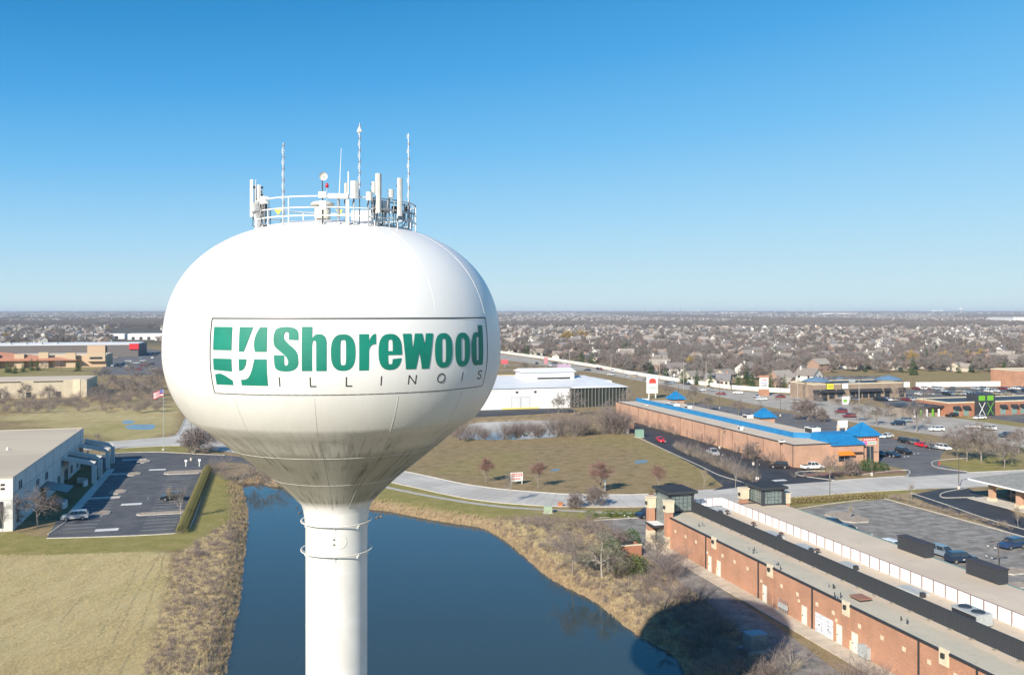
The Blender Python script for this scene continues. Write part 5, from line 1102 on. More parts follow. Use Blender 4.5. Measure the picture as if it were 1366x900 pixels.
# ================================================================== VEGETATION
def rv(rg, s=1.0): return Vector((rg.uniform(-s, s), rg.uniform(-s, s), rg.uniform(-s, s)))
def quadtwig(mb, a, d, l, w, rg):
    q = d.cross(rv(rg)); 
    if q.length < 1e-4: q = d.orthogonal()
    q = q.normalized()*w*.5; b = a+d*l; mb.add([a-q, a+q, b+q*.25], [(0,1,2)])
def make_tree(seed, h, spread, m_tr, m_tw, lv=3, nt=10, tw=.03, trunk=.28, r0=None, upright=.55, multi=1, droop=0.0, twl=1.0):
    rg = random.Random(seed); T = M1(m_tr); C = M1(m_tw); r0 = r0 or h*.018
    def br(p, d, l, r, k):
        segs = 3 if k == 0 else 2; q = p; dd = d.copy(); pts = [p]
        for s in range(segs):
            dd = (dd+rv(rg, .16 if k else .06)+Vector((0, 0, .05*upright-droop*.1*k))).normalized(); nq = q+dd*(l/segs)
            T.tube(q, nq, r*(1-.45*s/segs), r*(1-.45*(s+1)/segs), n=6 if k == 0 else (4 if k == 1 else 3), caps=False); q = nq; pts.append(q)
        if k >= lv:
            for i in range(nt):
                t = rg.random(); s = pts[0].lerp(pts[-1], t); e = (dd*rg.uniform(.3, 1.0)+rv(rg, .85)+Vector((0, 0, .25-droop))).normalized(); L_ = l*rg.uniform(.5, 1.15)*twl
                quadtwig(C, s, e, L_, tw, rg)
                if nt > 5:
                    for j in range(2): quadtwig(C, s+e*L_*rg.uniform(.3, .8), (e+rv(rg, .7)).normalized(), L_*.55, tw*.75, rg)
            return
        n = rg.randint(3, 4) if k else rg.randint(5, 7)
        for i in range(n):
            t = rg.uniform(.45, 1.0) if k else rg.uniform(.38, 1.0); s = pts[0].lerp(pts[-1], t) if k else (p+(q-p)*t)
            a = 2*math.pi*(i+rg.random()*.7)/n; side = dd.orthogonal().normalized(); side.rotate(Matrix.Rotation(a, 3, dd)) if False else None
            o = dd.cross(Vector((math.cos(a), math.sin(a), .13))).normalized(); e = (dd*upright+o*rg.uniform(.55, .95)*spread+Vector((0, 0, .18))).normalized()
            br(s, e, l*rg.uniform(.58, .80)*(1.0 if k else .78), r*.55, k+1)
        if k == 0: br(q, dd, l*.5, r*.5, 1)
    for i in range(multi):
        d = Vector((0, 0, 1)) if multi == 1 else (Vector((0, 0, 1))+rv(rg, .45)).normalized()
        br(Vector((rg.uniform(-.1, .1)*(multi > 1), 0, -.1)), d, h*.52, r0, 0)
    z = max(v[2] for v in C.v); s = h/z
    for X in (T, C): X.v = [(a*s, b*s, c*s) for a, b, c in X.v]
    return T.mesh('trunk'), C.mesh('crown')
def make_shrub(seed, h, w, m_tr, m_tw, stems=16, nt=12, tw=.02):
    rg = random.Random(seed); T = M1(m_tr); C = M1(m_tw)
    for i in range(stems):
        a = rg.uniform(0, 6.28); sp = rg.uniform(.1, 1)**.7; d = Vector((math.cos(a)*sp*w/h*.9, math.sin(a)*sp*w/h*.9, 1)).normalized(); b = Vector((math.cos(a)*.15*w*sp, math.sin(a)*.15*w*sp, -.05)); L_ = h*rg.uniform(.55, .9)
        T.tube(b, b+d*L_, .018+tw*.3, .008, n=3, caps=False)
        for j in range(nt):
            s = b+d*L_*rg.uniform(.2, 1); e = (d+rv(rg, .75)).normalized(); l = h*rg.uniform(.18, .42); quadtwig(C, s, e, l, tw, rg)
            for q in range(2): quadtwig(C, s+e*l*rg.uniform(.4, .9), (e+rv(rg, .8)).normalized(), l*.6, tw*.8, rg)
    z = max(v[2] for v in C.v); k = h/z
    for X in (T, C): X.v = [(a*k, b*k, c*k) for a, b, c in X.v]
    return T.mesh('stem'), C.mesh('twigs')
def make_spruce(seed, h, w, m_tr, m_lf, layers=16, n=26, sz=.5):
    rg = random.Random(seed); T = M1(m_tr); C = M1(m_lf); T.tube((0, 0, -.1), (0, 0, h*.95), h*.02, .02, n=5)
    for k in range(layers):
        t = (k+.3)/layers; z = h*(.06+.92*t); r = w/2*(1-t)**.85*rg.uniform(.82, 1.12)+.05
        for i in range(max(6, int(n*(1-t*.7)))):
            a = rg.uniform(0, 6.28); d = Vector((math.cos(a), math.sin(a), -.28+rg.uniform(-.15, .15))); rr = r*rg.uniform(.35, 1.05); p = Vector((math.cos(a)*rr*.25, math.sin(a)*rr*.25, z+rg.uniform(-.1, .1)*h/layers)); e = p+d*rr*.8
            q = Vector((-math.sin(a), math.cos(a), 0))*sz*rg.uniform(.35, .75)*(1-t*.5); up = Vector((0, 0, sz*.22*rg.uniform(-1, 1)))
            C.add([p, (p+e)/2-q+up, e, (p+e)/2+q-up], [(0,1,2),(0,2,3)])
    return T.mesh('trunk'), C.mesh('foliage')
def make_bush(seed, r, h, m_lf, n=420, s=.10, dome=True):
    rg = random.Random(seed); C = M1(m_lf)
    for i in range(n):
        a = rg.uniform(0, 6.28); u_ = rg.random(); cz = u_ if dome else rg.uniform(-.6, 1); rr = math.sqrt(max(0, 1-cz*cz)); k = rg.uniform(.72, 1.06)
        p = Vector((math.cos(a)*rr*r*k, math.sin(a)*rr*r*k, h*(.08+.9*cz*k) if dome else h*.5+h*.5*cz*k)); q = rv(rg).normalized()*s; w_ = rv(rg).normalized()*s; C.add([p, p+q, p+w_, p+q*.6+w_*.8], [(0,1,3),(0,3,2)])
    return C.mesh('foliage')
mt1 = mat('twig_grey_brown', (.185,.155,.14), .9, col2=(.24,.205,.185), scale=.8)
mt2 = mat('twig_red_bud', (.215,.125,.10), .9, col2=(.27,.16,.13), scale=.8)
mt3 = mat('twig_purple_brown', (.185,.145,.135), .9, col2=(.245,.20,.185), scale=.8)
mt4 = mat('twig_olive_grey', (.19,.185,.13), .9, col2=(.25,.235,.17), scale=.8)
mt5 = mat('twig_pale_tan', (.38,.315,.22), .9, col2=(.30,.24,.17), scale=.8)
mt7 = mat('twig_dark_grey', (.165,.148,.14), .9, col2=(.235,.212,.20), scale=.5)
mt6 = mat('twig_yellow', (.38,.27,.09), .9)
m_pale_bark = mat('pale_bark', (.34,.31,.27), .9)
mlf = mat('evergreen_needles', (.040,.085,.026), .85, col2=(.085,.14,.045), scale=1.5)
mlf2 = mat('yellow_green_leaves', (.13,.17,.03), .8, col2=(.07,.11,.025), scale=2.0)
m_tan_leaf = mat('tan_clipped_leaves', (.30,.235,.11), .9, col2=(.20,.17,.07), scale=2.0)
m_grass = mat('dry_grass_blades', (.54,.44,.25), .9, col2=(.62,.52,.31), scale=.3)
TT = {}
TT['grey'] = [make_tree(11+i, 8, 1.0, m_bark, mt1, 3, 12, .040) for i in range(4)]
TT['plum'] = [make_tree(19, 8, 1.15, m_bark, mt3, 3, 14, .042)]
TT['red'] = [make_tree(31+i, 6.5, .75, m_bark, mt2, 3, 14, .050, upright=.8) for i in range(2)]
TT['olive'] = [make_tree(41, 8, 1.05, m_pale_bark, mt4, 3, 15, .040)]
TT['spread'] = [make_tree(51+i, 4, 1.6, m_bark, mt3, 3, 13, .036, upright=.25, multi=3) for i in range(2)]
TT['young'] = [make_tree(61+i, 6, .6, m_pale_bark, mt5 if i else mt1, 2, 10, .030, upright=.9, r0=.06) for i in range(2)]
TT['mid'] = [make_tree(71+i, 10, 1.0, m_bark, (mt1, mt7, mt7, mt3)[i], 3, 6, .115, upright=.55) for i in range(4)]
TT['yellow'] = [make_tree(81, 9, 1.1, m_bark, mt6, 2, 30, .16)]
FAR = [make_tree(91+i, 10, 1.05, m_bark, (mt7, mt7, mt3)[i], 2, 16, .20)[1] for i in range(3)]
SH = {'purple': [make_shrub(101+i, 2.2, 2.4, m_bark, mt3, 16, 11, .020) for i in range(3)], 'tan': [make_shrub(111+i, 1.8, 2.2, m_bark, mt5, 14, 11, .022) for i in range(2)],
      'grey': [make_shrub(121+i, 2.6, 2.6, m_bark, mt1, 16, 12, .022) for i in range(2)], 'tall': [make_shrub(131+i, 5.0, 3.6, m_bark, mt3, 22, 16, .028) for i in range(2)]}
SPR = [make_spruce(141+i, 9, 5.2, m_bark, mlf, 17, 30, .7) for i in range(2)]
BU = {'green': make_bush(151, .75, 1.2, mlf2), 'tan': make_bush(152, .7, 1.0, m_tan_leaf), 'dark': make_bush(153, 1.3, 2.8, mlf, 900, .16), 'yg': make_bush(154, 1.5, 3.0, mlf2, 1100, .16), 'hedge': make_bush(155, 1.0, 1.7, mat('hedge_leaves', (.14,.145,.05), .9, col2=(.22,.19,.08), scale=1.2), 800, .11)}
cnt_tree = 0
def plant(meshes, p, h, base_h, label, cat, name, group=None, rz=None, sx=1.0):
    global cnt_tree
    cnt_tree += 1; s = h/base_h; o = thing(name, label, cat, p, random.uniform(0, 6.28) if rz is None else rz, group); o.scale = (s*sx, s*sx, s)
    if isinstance(meshes, tuple):
        for m in meshes: obj('trunk' if m.name.startswith('trunk') else ('stems' if m.name.startswith('stem') else ('crown' if m.name.startswith('crown') else ('foliage' if m.name.startswith('foliage') else 'twigs'))), m, o)
    else:
        for q in list(meshes if isinstance(meshes, list) else [meshes]): obj('foliage', q, o)
    return o
BH = {'plum': 8, 'grey': 8, 'red': 6.5, 'olive': 8, 'spread': 4, 'young': 6, 'mid': 10, 'yellow': 9}
def tree(kind, px, py, ytop, label, i=0, sx=1.0, hh=None):
    p = G(px, py); h = hh or (py-ytop)/F*p.y; return plant(TT[kind][i % len(TT[kind])], p, h, BH[kind], label, 'tree', 'bare_tree', sx=sx)
trs = [('red', 648, 643.5, 606, 'slender red budded tree leftmost in the field beyond the road'), ('red', 718, 651, 613, 'red budded tree second in the field right of the small red sign'), ('red', 799.5, 657, 611, 'fullest red budded tree in the field beside a white post'), ('red', 878, 654, 618, 'red budded tree in the field just left of the brick tower'),
    ('young', 680.7, 671.5, 622, 'bare grey young tree on the verge between road and sidewalk'), ('olive', 803, 770, 704, 'large olive grey tree on the bank with pale trunk'), ('spread', 766, 677, 650, 'low dark spreading tree beside the road near the hedge'), ('spread', 791, 675, 645, 'wider low spreading tree right beside its darker twin near the hedge'),
    ('grey', 764, 766, 700, 'bare brown tree on the bank left of the olive tree'), ('grey', 876, 760, 705, 'bare brown tree in front of the brick piers'), ('spread', 822, 733, 700, 'dark shrubby tree behind the brick bin enclosure'), ('plum', 50, 704, 645, 'broad reddish brown tree at the office building corner'), ('young', 3, 714, 664, 'thin bare tree cut by the left frame edge'), ('spread', 15, 702, 668, 'low bare tree at the white office corner'),
    ('young', 130, 602, 571, 'small bare tree beyond the office by the left road'), ('spread', 256, 605, 566, 'broad grey tree half behind the tank over the left road'), ('young', 241, 694, 640, 'thin leaning bare tree in the car park island'), ('young', 227, 672, 646, 'pale bare sapling behind the dark parked car'),
    ('young', 981, 652, 612, 'pale bare sapling at the shop lane corner left of the black roof box'), ('young', 939, 650, 622, 'faint bare tree on the near road edge'), ('plum', 1290, 615, 562, 'big bare brown tree in the verge right of the car row'), ('grey', 1309, 616, 558, 'tallest pale bare tree in the verge right of the car row'), ('grey', 1340, 624, 580, 'bare tree above the grey hip roof'), ('grey', 1359, 607, 566, 'bare tree at the right edge above the grey roof'), ('grey', 1277, 610, 578, 'shorter bare tree at the left of the verge clump'),
    ('young', 1358, 704, 668, 'bare sapling in the lane planting at the right edge'), ('young', 1216, 668, 640, 'bare sapling by the lot corner beside the hedge'), ('young', 1134, 692, 672, 'tiny bare tree on the parking island'), ('grey', 1223, 576, 528, 'bare tree on the far verge left of the tall lamp pole'), ('grey', 1170, 567, 537, 'bare tree beyond the blue corner pavilion'), ('grey', 1145, 562, 537, 'smaller bare tree on the far verge left of its neighbour'), ('spread', 1078, 560, 527, 'bare spreading tree on the far verge in front of the tan shops'), ('spread', 1098, 562, 540, 'low bare tree on the far verge'), ('grey', 925, 540, 510, 'bare tree behind the far end of the blue screen'),
    ('grey', 1083, 620, 598, 'bare tree near the white pickup') , ('grey', 1107, 640, 603, 'bare tree in the brick mulch bed by the orange awning'), ('spread', 1137, 634, 606, 'wide bare tree in the bed before the corner pavilion'), ('plum', 32, 538, 506, 'broad bare tree before the beige warehouse'), ('grey', 66, 537, 510, 'narrow bare tree before the beige warehouse'), ('plum', 6, 539, 513, 'bare tree before the beige warehouse at the frame edge'),
    ('spread', 1000, 612, 585, 'bare tree by the lane before the blue roofed shops'), ('grey', 1190, 640, 604, 'dark bare tree right of the corner pavilion bed')]
for k, t in enumerate(trs):
    if t[1] in (1083, 1190): continue
    tree(*t[:4], t[4], i=k, sx=1.25 if t[0] == 'red' and k == 2 else (1.3 if t[1] in (50, 256, 803, 1290, 1309, 1340) else 1.0))
# ---- shrubs one by one
shr = [('purple', 703, 700, 676), ('purple', 720, 704, 682), ('tall', 735, 712, 672), ('tan', 752, 716, 694), ('purple', 775, 704, 672), ('purple', 790, 712, 686), ('tall', 806, 720, 684), ('purple', 822, 731, 700), ('tall', 752, 738, 700), ('purple', 733, 735, 712), ('tan', 770, 752, 728), ('grey', 786, 760, 728), ('tall', 822, 770, 728),
       ('purple', 885, 768, 728), ('tall', 897, 772, 718), ('grey', 862, 776, 750), ('purple', 870, 782, 755), ('purple', 905, 796, 762), ('tan', 842, 790, 765), ('purple', 860, 806, 782), ('grey', 885, 812, 780), ('tall', 925, 812, 760), ('purple', 940, 826, 792), ('grey', 905, 832, 800), ('tall', 950, 850, 800), ('purple', 968, 842, 806), ('grey', 930, 862, 826), ('tall', 985, 880, 838), ('purple', 960, 886, 852), ('grey', 1002, 900, 866), ('tall', 1030, 905, 862), ('purple', 1040, 872, 838), ('purple', 1058, 886, 850), ('tan', 1048, 896, 870), ('tall', 975, 905, 866), ('tall', 1145, 925, 862), ('tall', 1172, 940, 876), ('tall', 1120, 925, 880), ('purple', 1095, 915, 885), ('grey', 935, 905, 872), ('tan', 888, 852, 836),
       ('tall', 302, 640, 604), ('purple', 318, 643, 618), ('tall', 338, 640, 610), ('purple', 362, 646, 622), ('purple', 348, 652, 634), ('grey', 290, 628, 604), ('purple', 376, 640, 618)]
wh = {703: 'leftmost above the bank', 720: 'second above the bank'}
spots_ = ['by the upper bank', 'beside the pond edge', 'near the olive tree', 'by the car park corner', 'on the dark bank under the tower shadow', 'at the lower frame edge', 'below the brick strip', 'left of the pond behind the tank']
for k, (kd, px, py, yt) in enumerate(shr):
    p = G(px, py); h = (py-yt)/F*p.y; bh = {'purple': 2.2, 'tan': 1.8, 'grey': 2.6, 'tall': 5.0}[kd]
    sp_ = 7 if px < 400 else (0 if py < 720 else (2 if py < 775 and px < 850 else (6 if px > 1035 else (5 if py > 890 else (4 if py > 790 else 3)))))
    plant(SH[kd][k % len(SH[kd])], p, h, bh, {'purple': 'purple brown', 'tan': 'pale tan', 'grey': 'grey brown', 'tall': 'tall thicket like'}[kd]+' bare shrub '+spots_[sp_], 'shrub', 'bare_shrub', 'bare shrubs on the pond banks '+spots_[sp_], sx=1.35)
# evergreen shrubs, clipped hedges
for px, py, yt, kd, lab in ((832, 768, 744, 'yg', 'yellow green shrub left below the brick bin enclosure'), (845, 766, 738, 'yg', 'taller yellow green shrub below the brick bin enclosure'), (856, 764, 742, 'dark', 'dark green shrub right below the brick bin enclosure'), (843, 728, 704, 'dark', 'dark evergreen shrub above the bin enclosure'), (815, 748, 716, 'dark', 'dark evergreen mass right of the olive tree')):
    p = G(px, py); h = (py-yt)/F*p.y; plant(BU[kd], p, h, 3.0 if kd == 'yg' else 2.8, lab, 'shrub', 'evergreen_shrub', sx=1.15)
for k, px in enumerate((788, 809, 817, 828, 838, 849, 858)): p = G(px, 689.5-(k > 0)*.5); plant(BU['green'], p, 1.35 if k else 1.6, 1.2, ['largest round green bush at the left end of the near hedge', 'round green bush in the near hedge row by the small car park'][k > 0], 'bush', 'clipped_bush', 'round bushes by the small car park' if k else None, sx=1.35)
for k in range(24): p = G(1053+k*5.4, 671.5-.33*k); plant(BU['tan'], p, 1.3, 1.0, 'clipped tan green bush in the long row along the road', 'bush', 'clipped_bush', 'clipped bushes along the road', sx=1.2)
for k in range(40):
    t = k/39; u, v = UV(1183+t*165, 664+t*42); v += random.uniform(-1.2, 1.6); plant(SH['tan' if k % 3 else 'purple'][k % 2], W(u+random.uniform(-.5, 1.8), v), random.uniform(.9, 1.5), 2.0, 'low dry shrub in the planting strip beside the access lane', 'shrub', 'dry_shrub', 'dry shrubs beside the access lane', sx=1.2)
u0_, v0_ = UV(236, 711); u1_, v1_ = UV(273, 627)
hr_ = thing('clipped_hedge', 'long clipped olive hedge along the right side of the left car park', 'hedge', W(u0_+.8, v0_)); n_ = int((v1_-v0_)/1.2)
for k in range(n_): t = k/(n_-1); q = W(u0_+.8+(u1_-u0_)*t, v0_+(v1_-v0_)*t)-W(u0_+.8, v0_); o = obj('hedge_plant', BU['hedge'], hr_, q); o.scale = (1.05, 1.05, .95)
# shrubs along the blue roofed shops
for k, (px, py, yt) in enumerate(((831,560,547),(842,562,546),(857,569,558),(868,572,561),(876,573,560),(890,575,556),(901,580,563),(930,589,576),(945,592,578),(981,605,584),(1021,614,592),(1035,617,594),(836,563,548))):
    p = G(px, py); u, v = UV(px, py); q = W(A0-1.4, vpx(px, A0-1.4)); plant(SH['purple'][k % 3], q, 3.0+.6*(k % 3), 2.2, 'dark brown bare shrub against the pink brick rear wall', 'shrub', 'bare_shrub', 'shrubs against the pink brick wall', sx=1.1)
for k in range(46):
    t = k/45; px = 900+t*105; py = 598+t*46; p = G(px+random.uniform(-2, 2), py-random.uniform(0, 2)); plant(SH['grey' if k % 3 else 'tan'][k % 2], p, random.uniform(2.2, 4.2), 2.4, 'bare grey brush in the row between field and service lane', 'shrub', 'bare_shrub', 'brush row between field and service lane', sx=.95)
for px, py, h in ((1060,637,1.6),(1075,636,1.4),(1090,635,1.8),(1120,632,2.4),(1152,629,2.6),(1160,628,2.8),(1172,628,2.2),(1180,627,1.8),(1128,633,1.5)):
    p = G(px, py); plant(SH['grey'][0] if px < 1150 else BU['dark'], p, h, 2.6, 'mixed bush in the brick mulch bed before the corner pavilion', 'shrub', 'garden_shrub', 'bushes in the mulch bed', sx=1.3)
struct(sheet('mulch_bed', P_([(1070,633),(1100,630),(1160,628),(1200,627),(1208,630),(1150,632),(1070,636)]), .06, mat('red_mulch', (.20,.10,.08), .95, col2=(.27,.15,.11), scale=2)))
# thicket between the field and the white hall
rg = random.Random(5)
for k in range(70):
    px = rg.uniform(610, 835); py = 588-(px-610)*.045+rg.uniform(-3, 1); p = G(px, py); c_ = 745 < px < 800
    plant(SH['tan' if c_ and k % 2 else ('tall' if k % 3 else 'purple')][k % 2], p, rg.uniform(4.0, 7.5) if px > 735 else rg.uniform(2.6, 5.2), 3.6, 'bare brush in the thicket between the field and the white hall', 'shrub', 'bare_shrub', 'thicket before the white hall', sx=1.15)
for px, py, yt, lab in ((766, 555, 512, 'bare white barked tree in front of the white hall corner'), (745, 552, 520, 'bare tree left of the white hall corner'), (810, 560, 527, 'bare tree before the striped hall front'), (838, 552, 512, 'bare tree at the far corner of the pink brick wall')): tree('mid', px, py, yt, lab, int(px))
# ---- scattered masses through geometry nodes
NG = {}
def scatter(name, pts, scl, mesh, label=None, cat=None):
    if mesh.name not in NG:
        src = bpy.data.objects.new('source_'+mesh.name, mesh)
        g = bpy.data.node_groups.new('scatter_'+mesh.name, 'GeometryNodeTree'); g.interface.new_socket('Geometry', in_out='INPUT', socket_type='NodeSocketGeometry'); g.interface.new_socket('Geometry', in_out='OUTPUT', socket_type='NodeSocketGeometry')
        n = g.nodes; l = g.links; gi = n.new('NodeGroupInput'); go = n.new('NodeGroupOutput'); ip = n.new('GeometryNodeInstanceOnPoints'); oi = n.new('GeometryNodeObjectInfo'); oi.inputs[0].default_value = src
        ar = n.new('GeometryNodeInputNamedAttribute'); ar.data_type = 'FLOAT'; ar.inputs[0].default_value = 'rot'; asc = n.new('GeometryNodeInputNamedAttribute'); asc.data_type = 'FLOAT'; asc.inputs[0].default_value = 'scl'; cx_ = n.new('ShaderNodeCombineXYZ')
        l.new(gi.outputs[0], ip.inputs['Points']); l.new(oi.outputs['Geometry'], ip.inputs['Instance']); l.new(ar.outputs[0], cx_.inputs[2]); l.new(cx_.outputs[0], ip.inputs['Rotation']); l.new(asc.outputs[0], ip.inputs['Scale']); l.new(ip.outputs[0], go.inputs[0]); NG[mesh.name] = g
    me = bpy.data.meshes.new(name); me.vertices.add(len(pts)); me.vertices.foreach_set('co', np.asarray(pts, dtype=np.float32).ravel())
    a = me.attributes.new('scl', 'FLOAT', 'POINT'); a.data.foreach_set('value', np.asarray(scl, dtype=np.float32)); a = me.attributes.new('rot', 'FLOAT', 'POINT'); a.data.foreach_set('value', np.random.rand(len(pts)).astype(np.float32)*6.28)
    o = obj(name, me); md = o.modifiers.new('scatter', 'NODES'); md.node_group = NG[mesh.name]; o['kind'] = 'stuff'
    if label: o['label'] = label; o['category'] = cat
    return o
def gz(x, y):                                             # ground height near the pond
    X = np.asarray(x, float); Y = np.asarray(y, float); d = polydist(X, Y, pond); s = np.where(inpoly(X, Y, pond), -d, d); t = np.clip((s+1)/4.2, 0, 1)
    return np.where(s < 3.2, WZ-.25+(-WZ+.25)*(t*t*(3-2*t)), 0.0), s
def make_tuft(seed, h, n, m, w=.02, spread=.5):
    rg = random.Random(seed); C = M1(m)
    for i in range(n):
        a = rg.uniform(0, 6.28); b = Vector((math.cos(a), math.sin(a), 0))*rg.uniform(0, .25); quadtwig(C, b-Vector((0, 0, .03)), (Vector((0, 0, 1))+rv(rg, spread)).normalized(), h*rg.uniform(.5, 1.1), w, rg)
    return C.mesh('tuft')
tf1 = make_tuft(1, .30, 26, m_grass, .03, .8); tf1.name = 'tuft_dry'
tf2 = make_tuft(2, 1.15, 30, mat('reed_blades', (.44,.335,.20), .9, col2=(.34,.24,.14), scale=.3), .03, .30); tf2.name = 'tuft_reed'
tf3 = make_tuft(3, .8, 40, mt3, .016, .8); tf3.name = 'tuft_brush'
tf5 = make_tuft(5, .30, 22, mat('field_blades', (.24,.185,.095), .9, col2=(.30,.24,.125), scale=.3), .03, .8); tf5.name = 'tuft_field'
tf4 = make_tuft(4, .30, 26, mat('green_blades', (.27,.245,.09), .9, col2=(.36,.30,.14), scale=.3), .03, .8); tf4.name = 'tuft_green'
def fill(poly, n, dens=None):
    P0 = np.array(poly); x0, y0 = P0.min(0); x1, y1 = P0.max(0); x = np.random.uniform(x0, x1, n); y = np.random.uniform(y0, y1, n); k = inpoly(x, y, poly); return x[k], y[k]
x, y = fill(P_([(-40,930),(-40,738),(60,740),(200,735),(228,740),(222,790),(205,840),(190,930)]), 16000); scatter('dry_grass', np.stack([x, y, 0*x], 1), np.random.uniform(.35, .9, len(x)), tf1)
x, y = fill(P_([(180,930),(205,860),(222,800),(236,742),(262,722),(300,700),(326,690),(330,720),(320,790),(300,900),(298,930)]), 11000); z, s = gz(x, y); k = s > .4; x, y, z = x[k], y[k], z[k]; h_ = int(len(x)*.16)
scatter('dry_brush', np.stack([x, y, z], 1)[:h_], np.random.uniform(.7, 1.7, h_), tf3); scatter('dry_grass', np.stack([x, y, z], 1)[h_:], np.random.uniform(.7, 1.5, len(x)-h_), tf1)
x, y = fill(P_([(205,880),(228,790),(250,735),(300,712),(320,715),(314,800),(296,895),(292,930),(200,930)]), 300); kf = np.array([mnoise.noise(Vector((a/7, b_/9, 4))) for a, b_ in zip(x, y)]) > .06; x, y = x[kf], y[kf]; z, s = gz(x, y); k = s > 1.5; x, y, z = x[k], y[k], z[k]; scatter('brush_thicket', np.stack([x, y, z], 1), np.random.uniform(.35, .95, len(x)), SH['purple'][0][1], None)
# reeds all along the shore
pr_ = []
for i in range(len(pond)-6):
    a, b_ = Vector(pond[i]), Vector(pond[i+1]); L_ = (b_-a).length; nn = Vector(((b_-a).y, -(b_-a).x)).normalized()
    for k in range(int(L_*20)):
        t = random.random(); q = a.lerp(b_, t)+nn*random.gauss(0, 1)*1.6; pr_.append((q.x, q.y))
pr_ = np.array(pr_); z, s = gz(pr_[:, 0], pr_[:, 1]); k = (s > -.25) & (s < 4.5); pr_ = pr_[k]; z = z[k]
scatter('shore_reeds', np.stack([pr_[:, 0], pr_[:, 1], z], 1), np.random.uniform(.25, .75, len(z)), tf2)
x, y = fill(P_([(640,700),(700,690),(780,700),(860,750),(985,830),(1075,900),(1100,930),(900,930),(905,880),(835,835),(760,785),(700,742)]), 9000); z, s = gz(x, y); k = s > .5; x, y, z = x[k], y[k], z[k]; h_ = int(len(x)*.7)
lane = P_([(800,693),(868,688),(905,688),(900,742),(1060,852),(1190,960),(1100,960),(1060,915),(990,846),(940,800),(862,742),(815,705)]); kk = ~inpoly(x, y, lane); x, y, z = x[kk], y[kk], z[kk]; h_ = int(len(x)*.7)
scatter('dry_grass', np.stack([x, y, z], 1)[:h_], np.random.uniform(.8, 1.9, h_), tf1); scatter('dry_brush', np.stack([x, y, z], 1)[h_:], np.random.uniform(.7, 1.8, len(x)-h_), tf3)
x, y = fill(P_([(800,715),(860,760),(985,850),(1060,920),(1020,930),(930,900),(900,860),(850,800),(800,740)]), 260); z, s = gz(x, y); k = s > 1; x, y, z = x[k], y[k], z[k]; kk = ~inpoly(x, y, lane); x, y, z = x[kk], y[kk], z[kk]; scatter('brush_thicket', np.stack([x, y, z], 1), np.random.uniform(.4, 1.05, len(x)), SH['purple'][1][1])
x, y = fill(P_([(550,612),(620,592),(820,578),(900,600),(985,640),(960,652),(870,656),(760,648),(680,640),(600,630)]), 9000); kf = np.array([mnoise.noise(Vector((a/14, b_/22, 1))) for a, b_ in zip(x, y)]) > -.05; x, y = x[kf], y[kf]; scatter('field_grass', np.stack([x, y, 0*x], 1), np.random.uniform(.3, .8, len(x)), tf5)
x, y = fill(P_([(0,741),(0,702),(60,720),(235,714),(262,702),(285,632),(322,650),(322,700),(262,720),(236,736),(200,734)]), 9000); scatter('lawn_grass', np.stack([x, y, 0*x], 1), np.random.uniform(.3, .7, len(x)), tf4)
# brush before the beige warehouse
for x0, x1, y0, y1, n in ((0, 215, 532, 552, 90), (120, 215, 508, 540, 70)):
    pts = [G(random.uniform(x0, x1), random.uniform(y0, y1)) for _ in range(n)]; scatter('brush_thicket', [tuple(p) for p in pts], np.random.uniform(.5, 1.15, n), SH['tall'][0][1])
# ================================================================== CARS
m_tyre = mat('tyre_rubber', (.02,.02,.02), .9); m_rim = mat('alloy_rim', (.42,.43,.44), .35, metal=.7); m_lamp = mat('headlight_glass', (.70,.70,.68), .15); m_tail = mat('tail_light', (.45,.015,.01), .3)
def carpaint(name, c): 
    m = mat('paint_'+name, c, .28); b = m.node_tree.nodes['Principled BSDF']; b.inputs['Coat Weight'].default_value = .6; b.inputs['Coat Roughness'].default_value = .05; return m
PAINT = {'white': carpaint('white', (.78,.78,.76)), 'silver': carpaint('silver', (.47,.49,.50)), 'black': carpaint('black', (.018,.019,.022)), 'dark blue': carpaint('dark_blue', (.014,.028,.06)), 'blue': carpaint('blue', (.022,.05,.12)), 'red': carpaint('red', (.62,.015,.03)), 'grey': carpaint('grey', (.14,.15,.16)), 'blue grey': carpaint('blue_grey', (.20,.25,.30)), 'maroon': carpaint('maroon', (.20,.03,.035)), 'tan': carpaint('tan', (.36,.31,.23))}
CARS = {
 'sedan': dict(L=4.7, W=.90, low=[(-2.33,.32),(-2.33,.62),(-2.15,.76),(-1.05,.92),(1.55,.98),(2.20,.96),(2.33,.70),(2.33,.34)], gb=(-1.15,1.75,.93,.97), gt=(-.35,1.05), H=1.45, wh=.32, wx=(-1.42,1.38)),
 'suv': dict(L=4.6, W=.93, low=[(-2.28,.36),(-2.30,.75),(-2.12,.95),(-1.15,1.07),(2.10,1.10),(2.26,.95),(2.28,.40)], gb=(-1.25,2.22,1.05,1.09), gt=(-.50,1.90), H=1.70, wh=.36, wx=(-1.38,1.36)),
 'pickup': dict(L=5.7, W=.98, low=[(-2.80,.42),(-2.82,.88),(-2.65,1.05),(-1.55,1.14),(.95,1.16),(.96,1.14),(2.82,1.14),(2.84,.80),(2.84,.48)], gb=(-1.55,.95,1.12,1.14), gt=(-.75,.62), H=1.86, wh=.40, wx=(-1.80,1.78)),
}
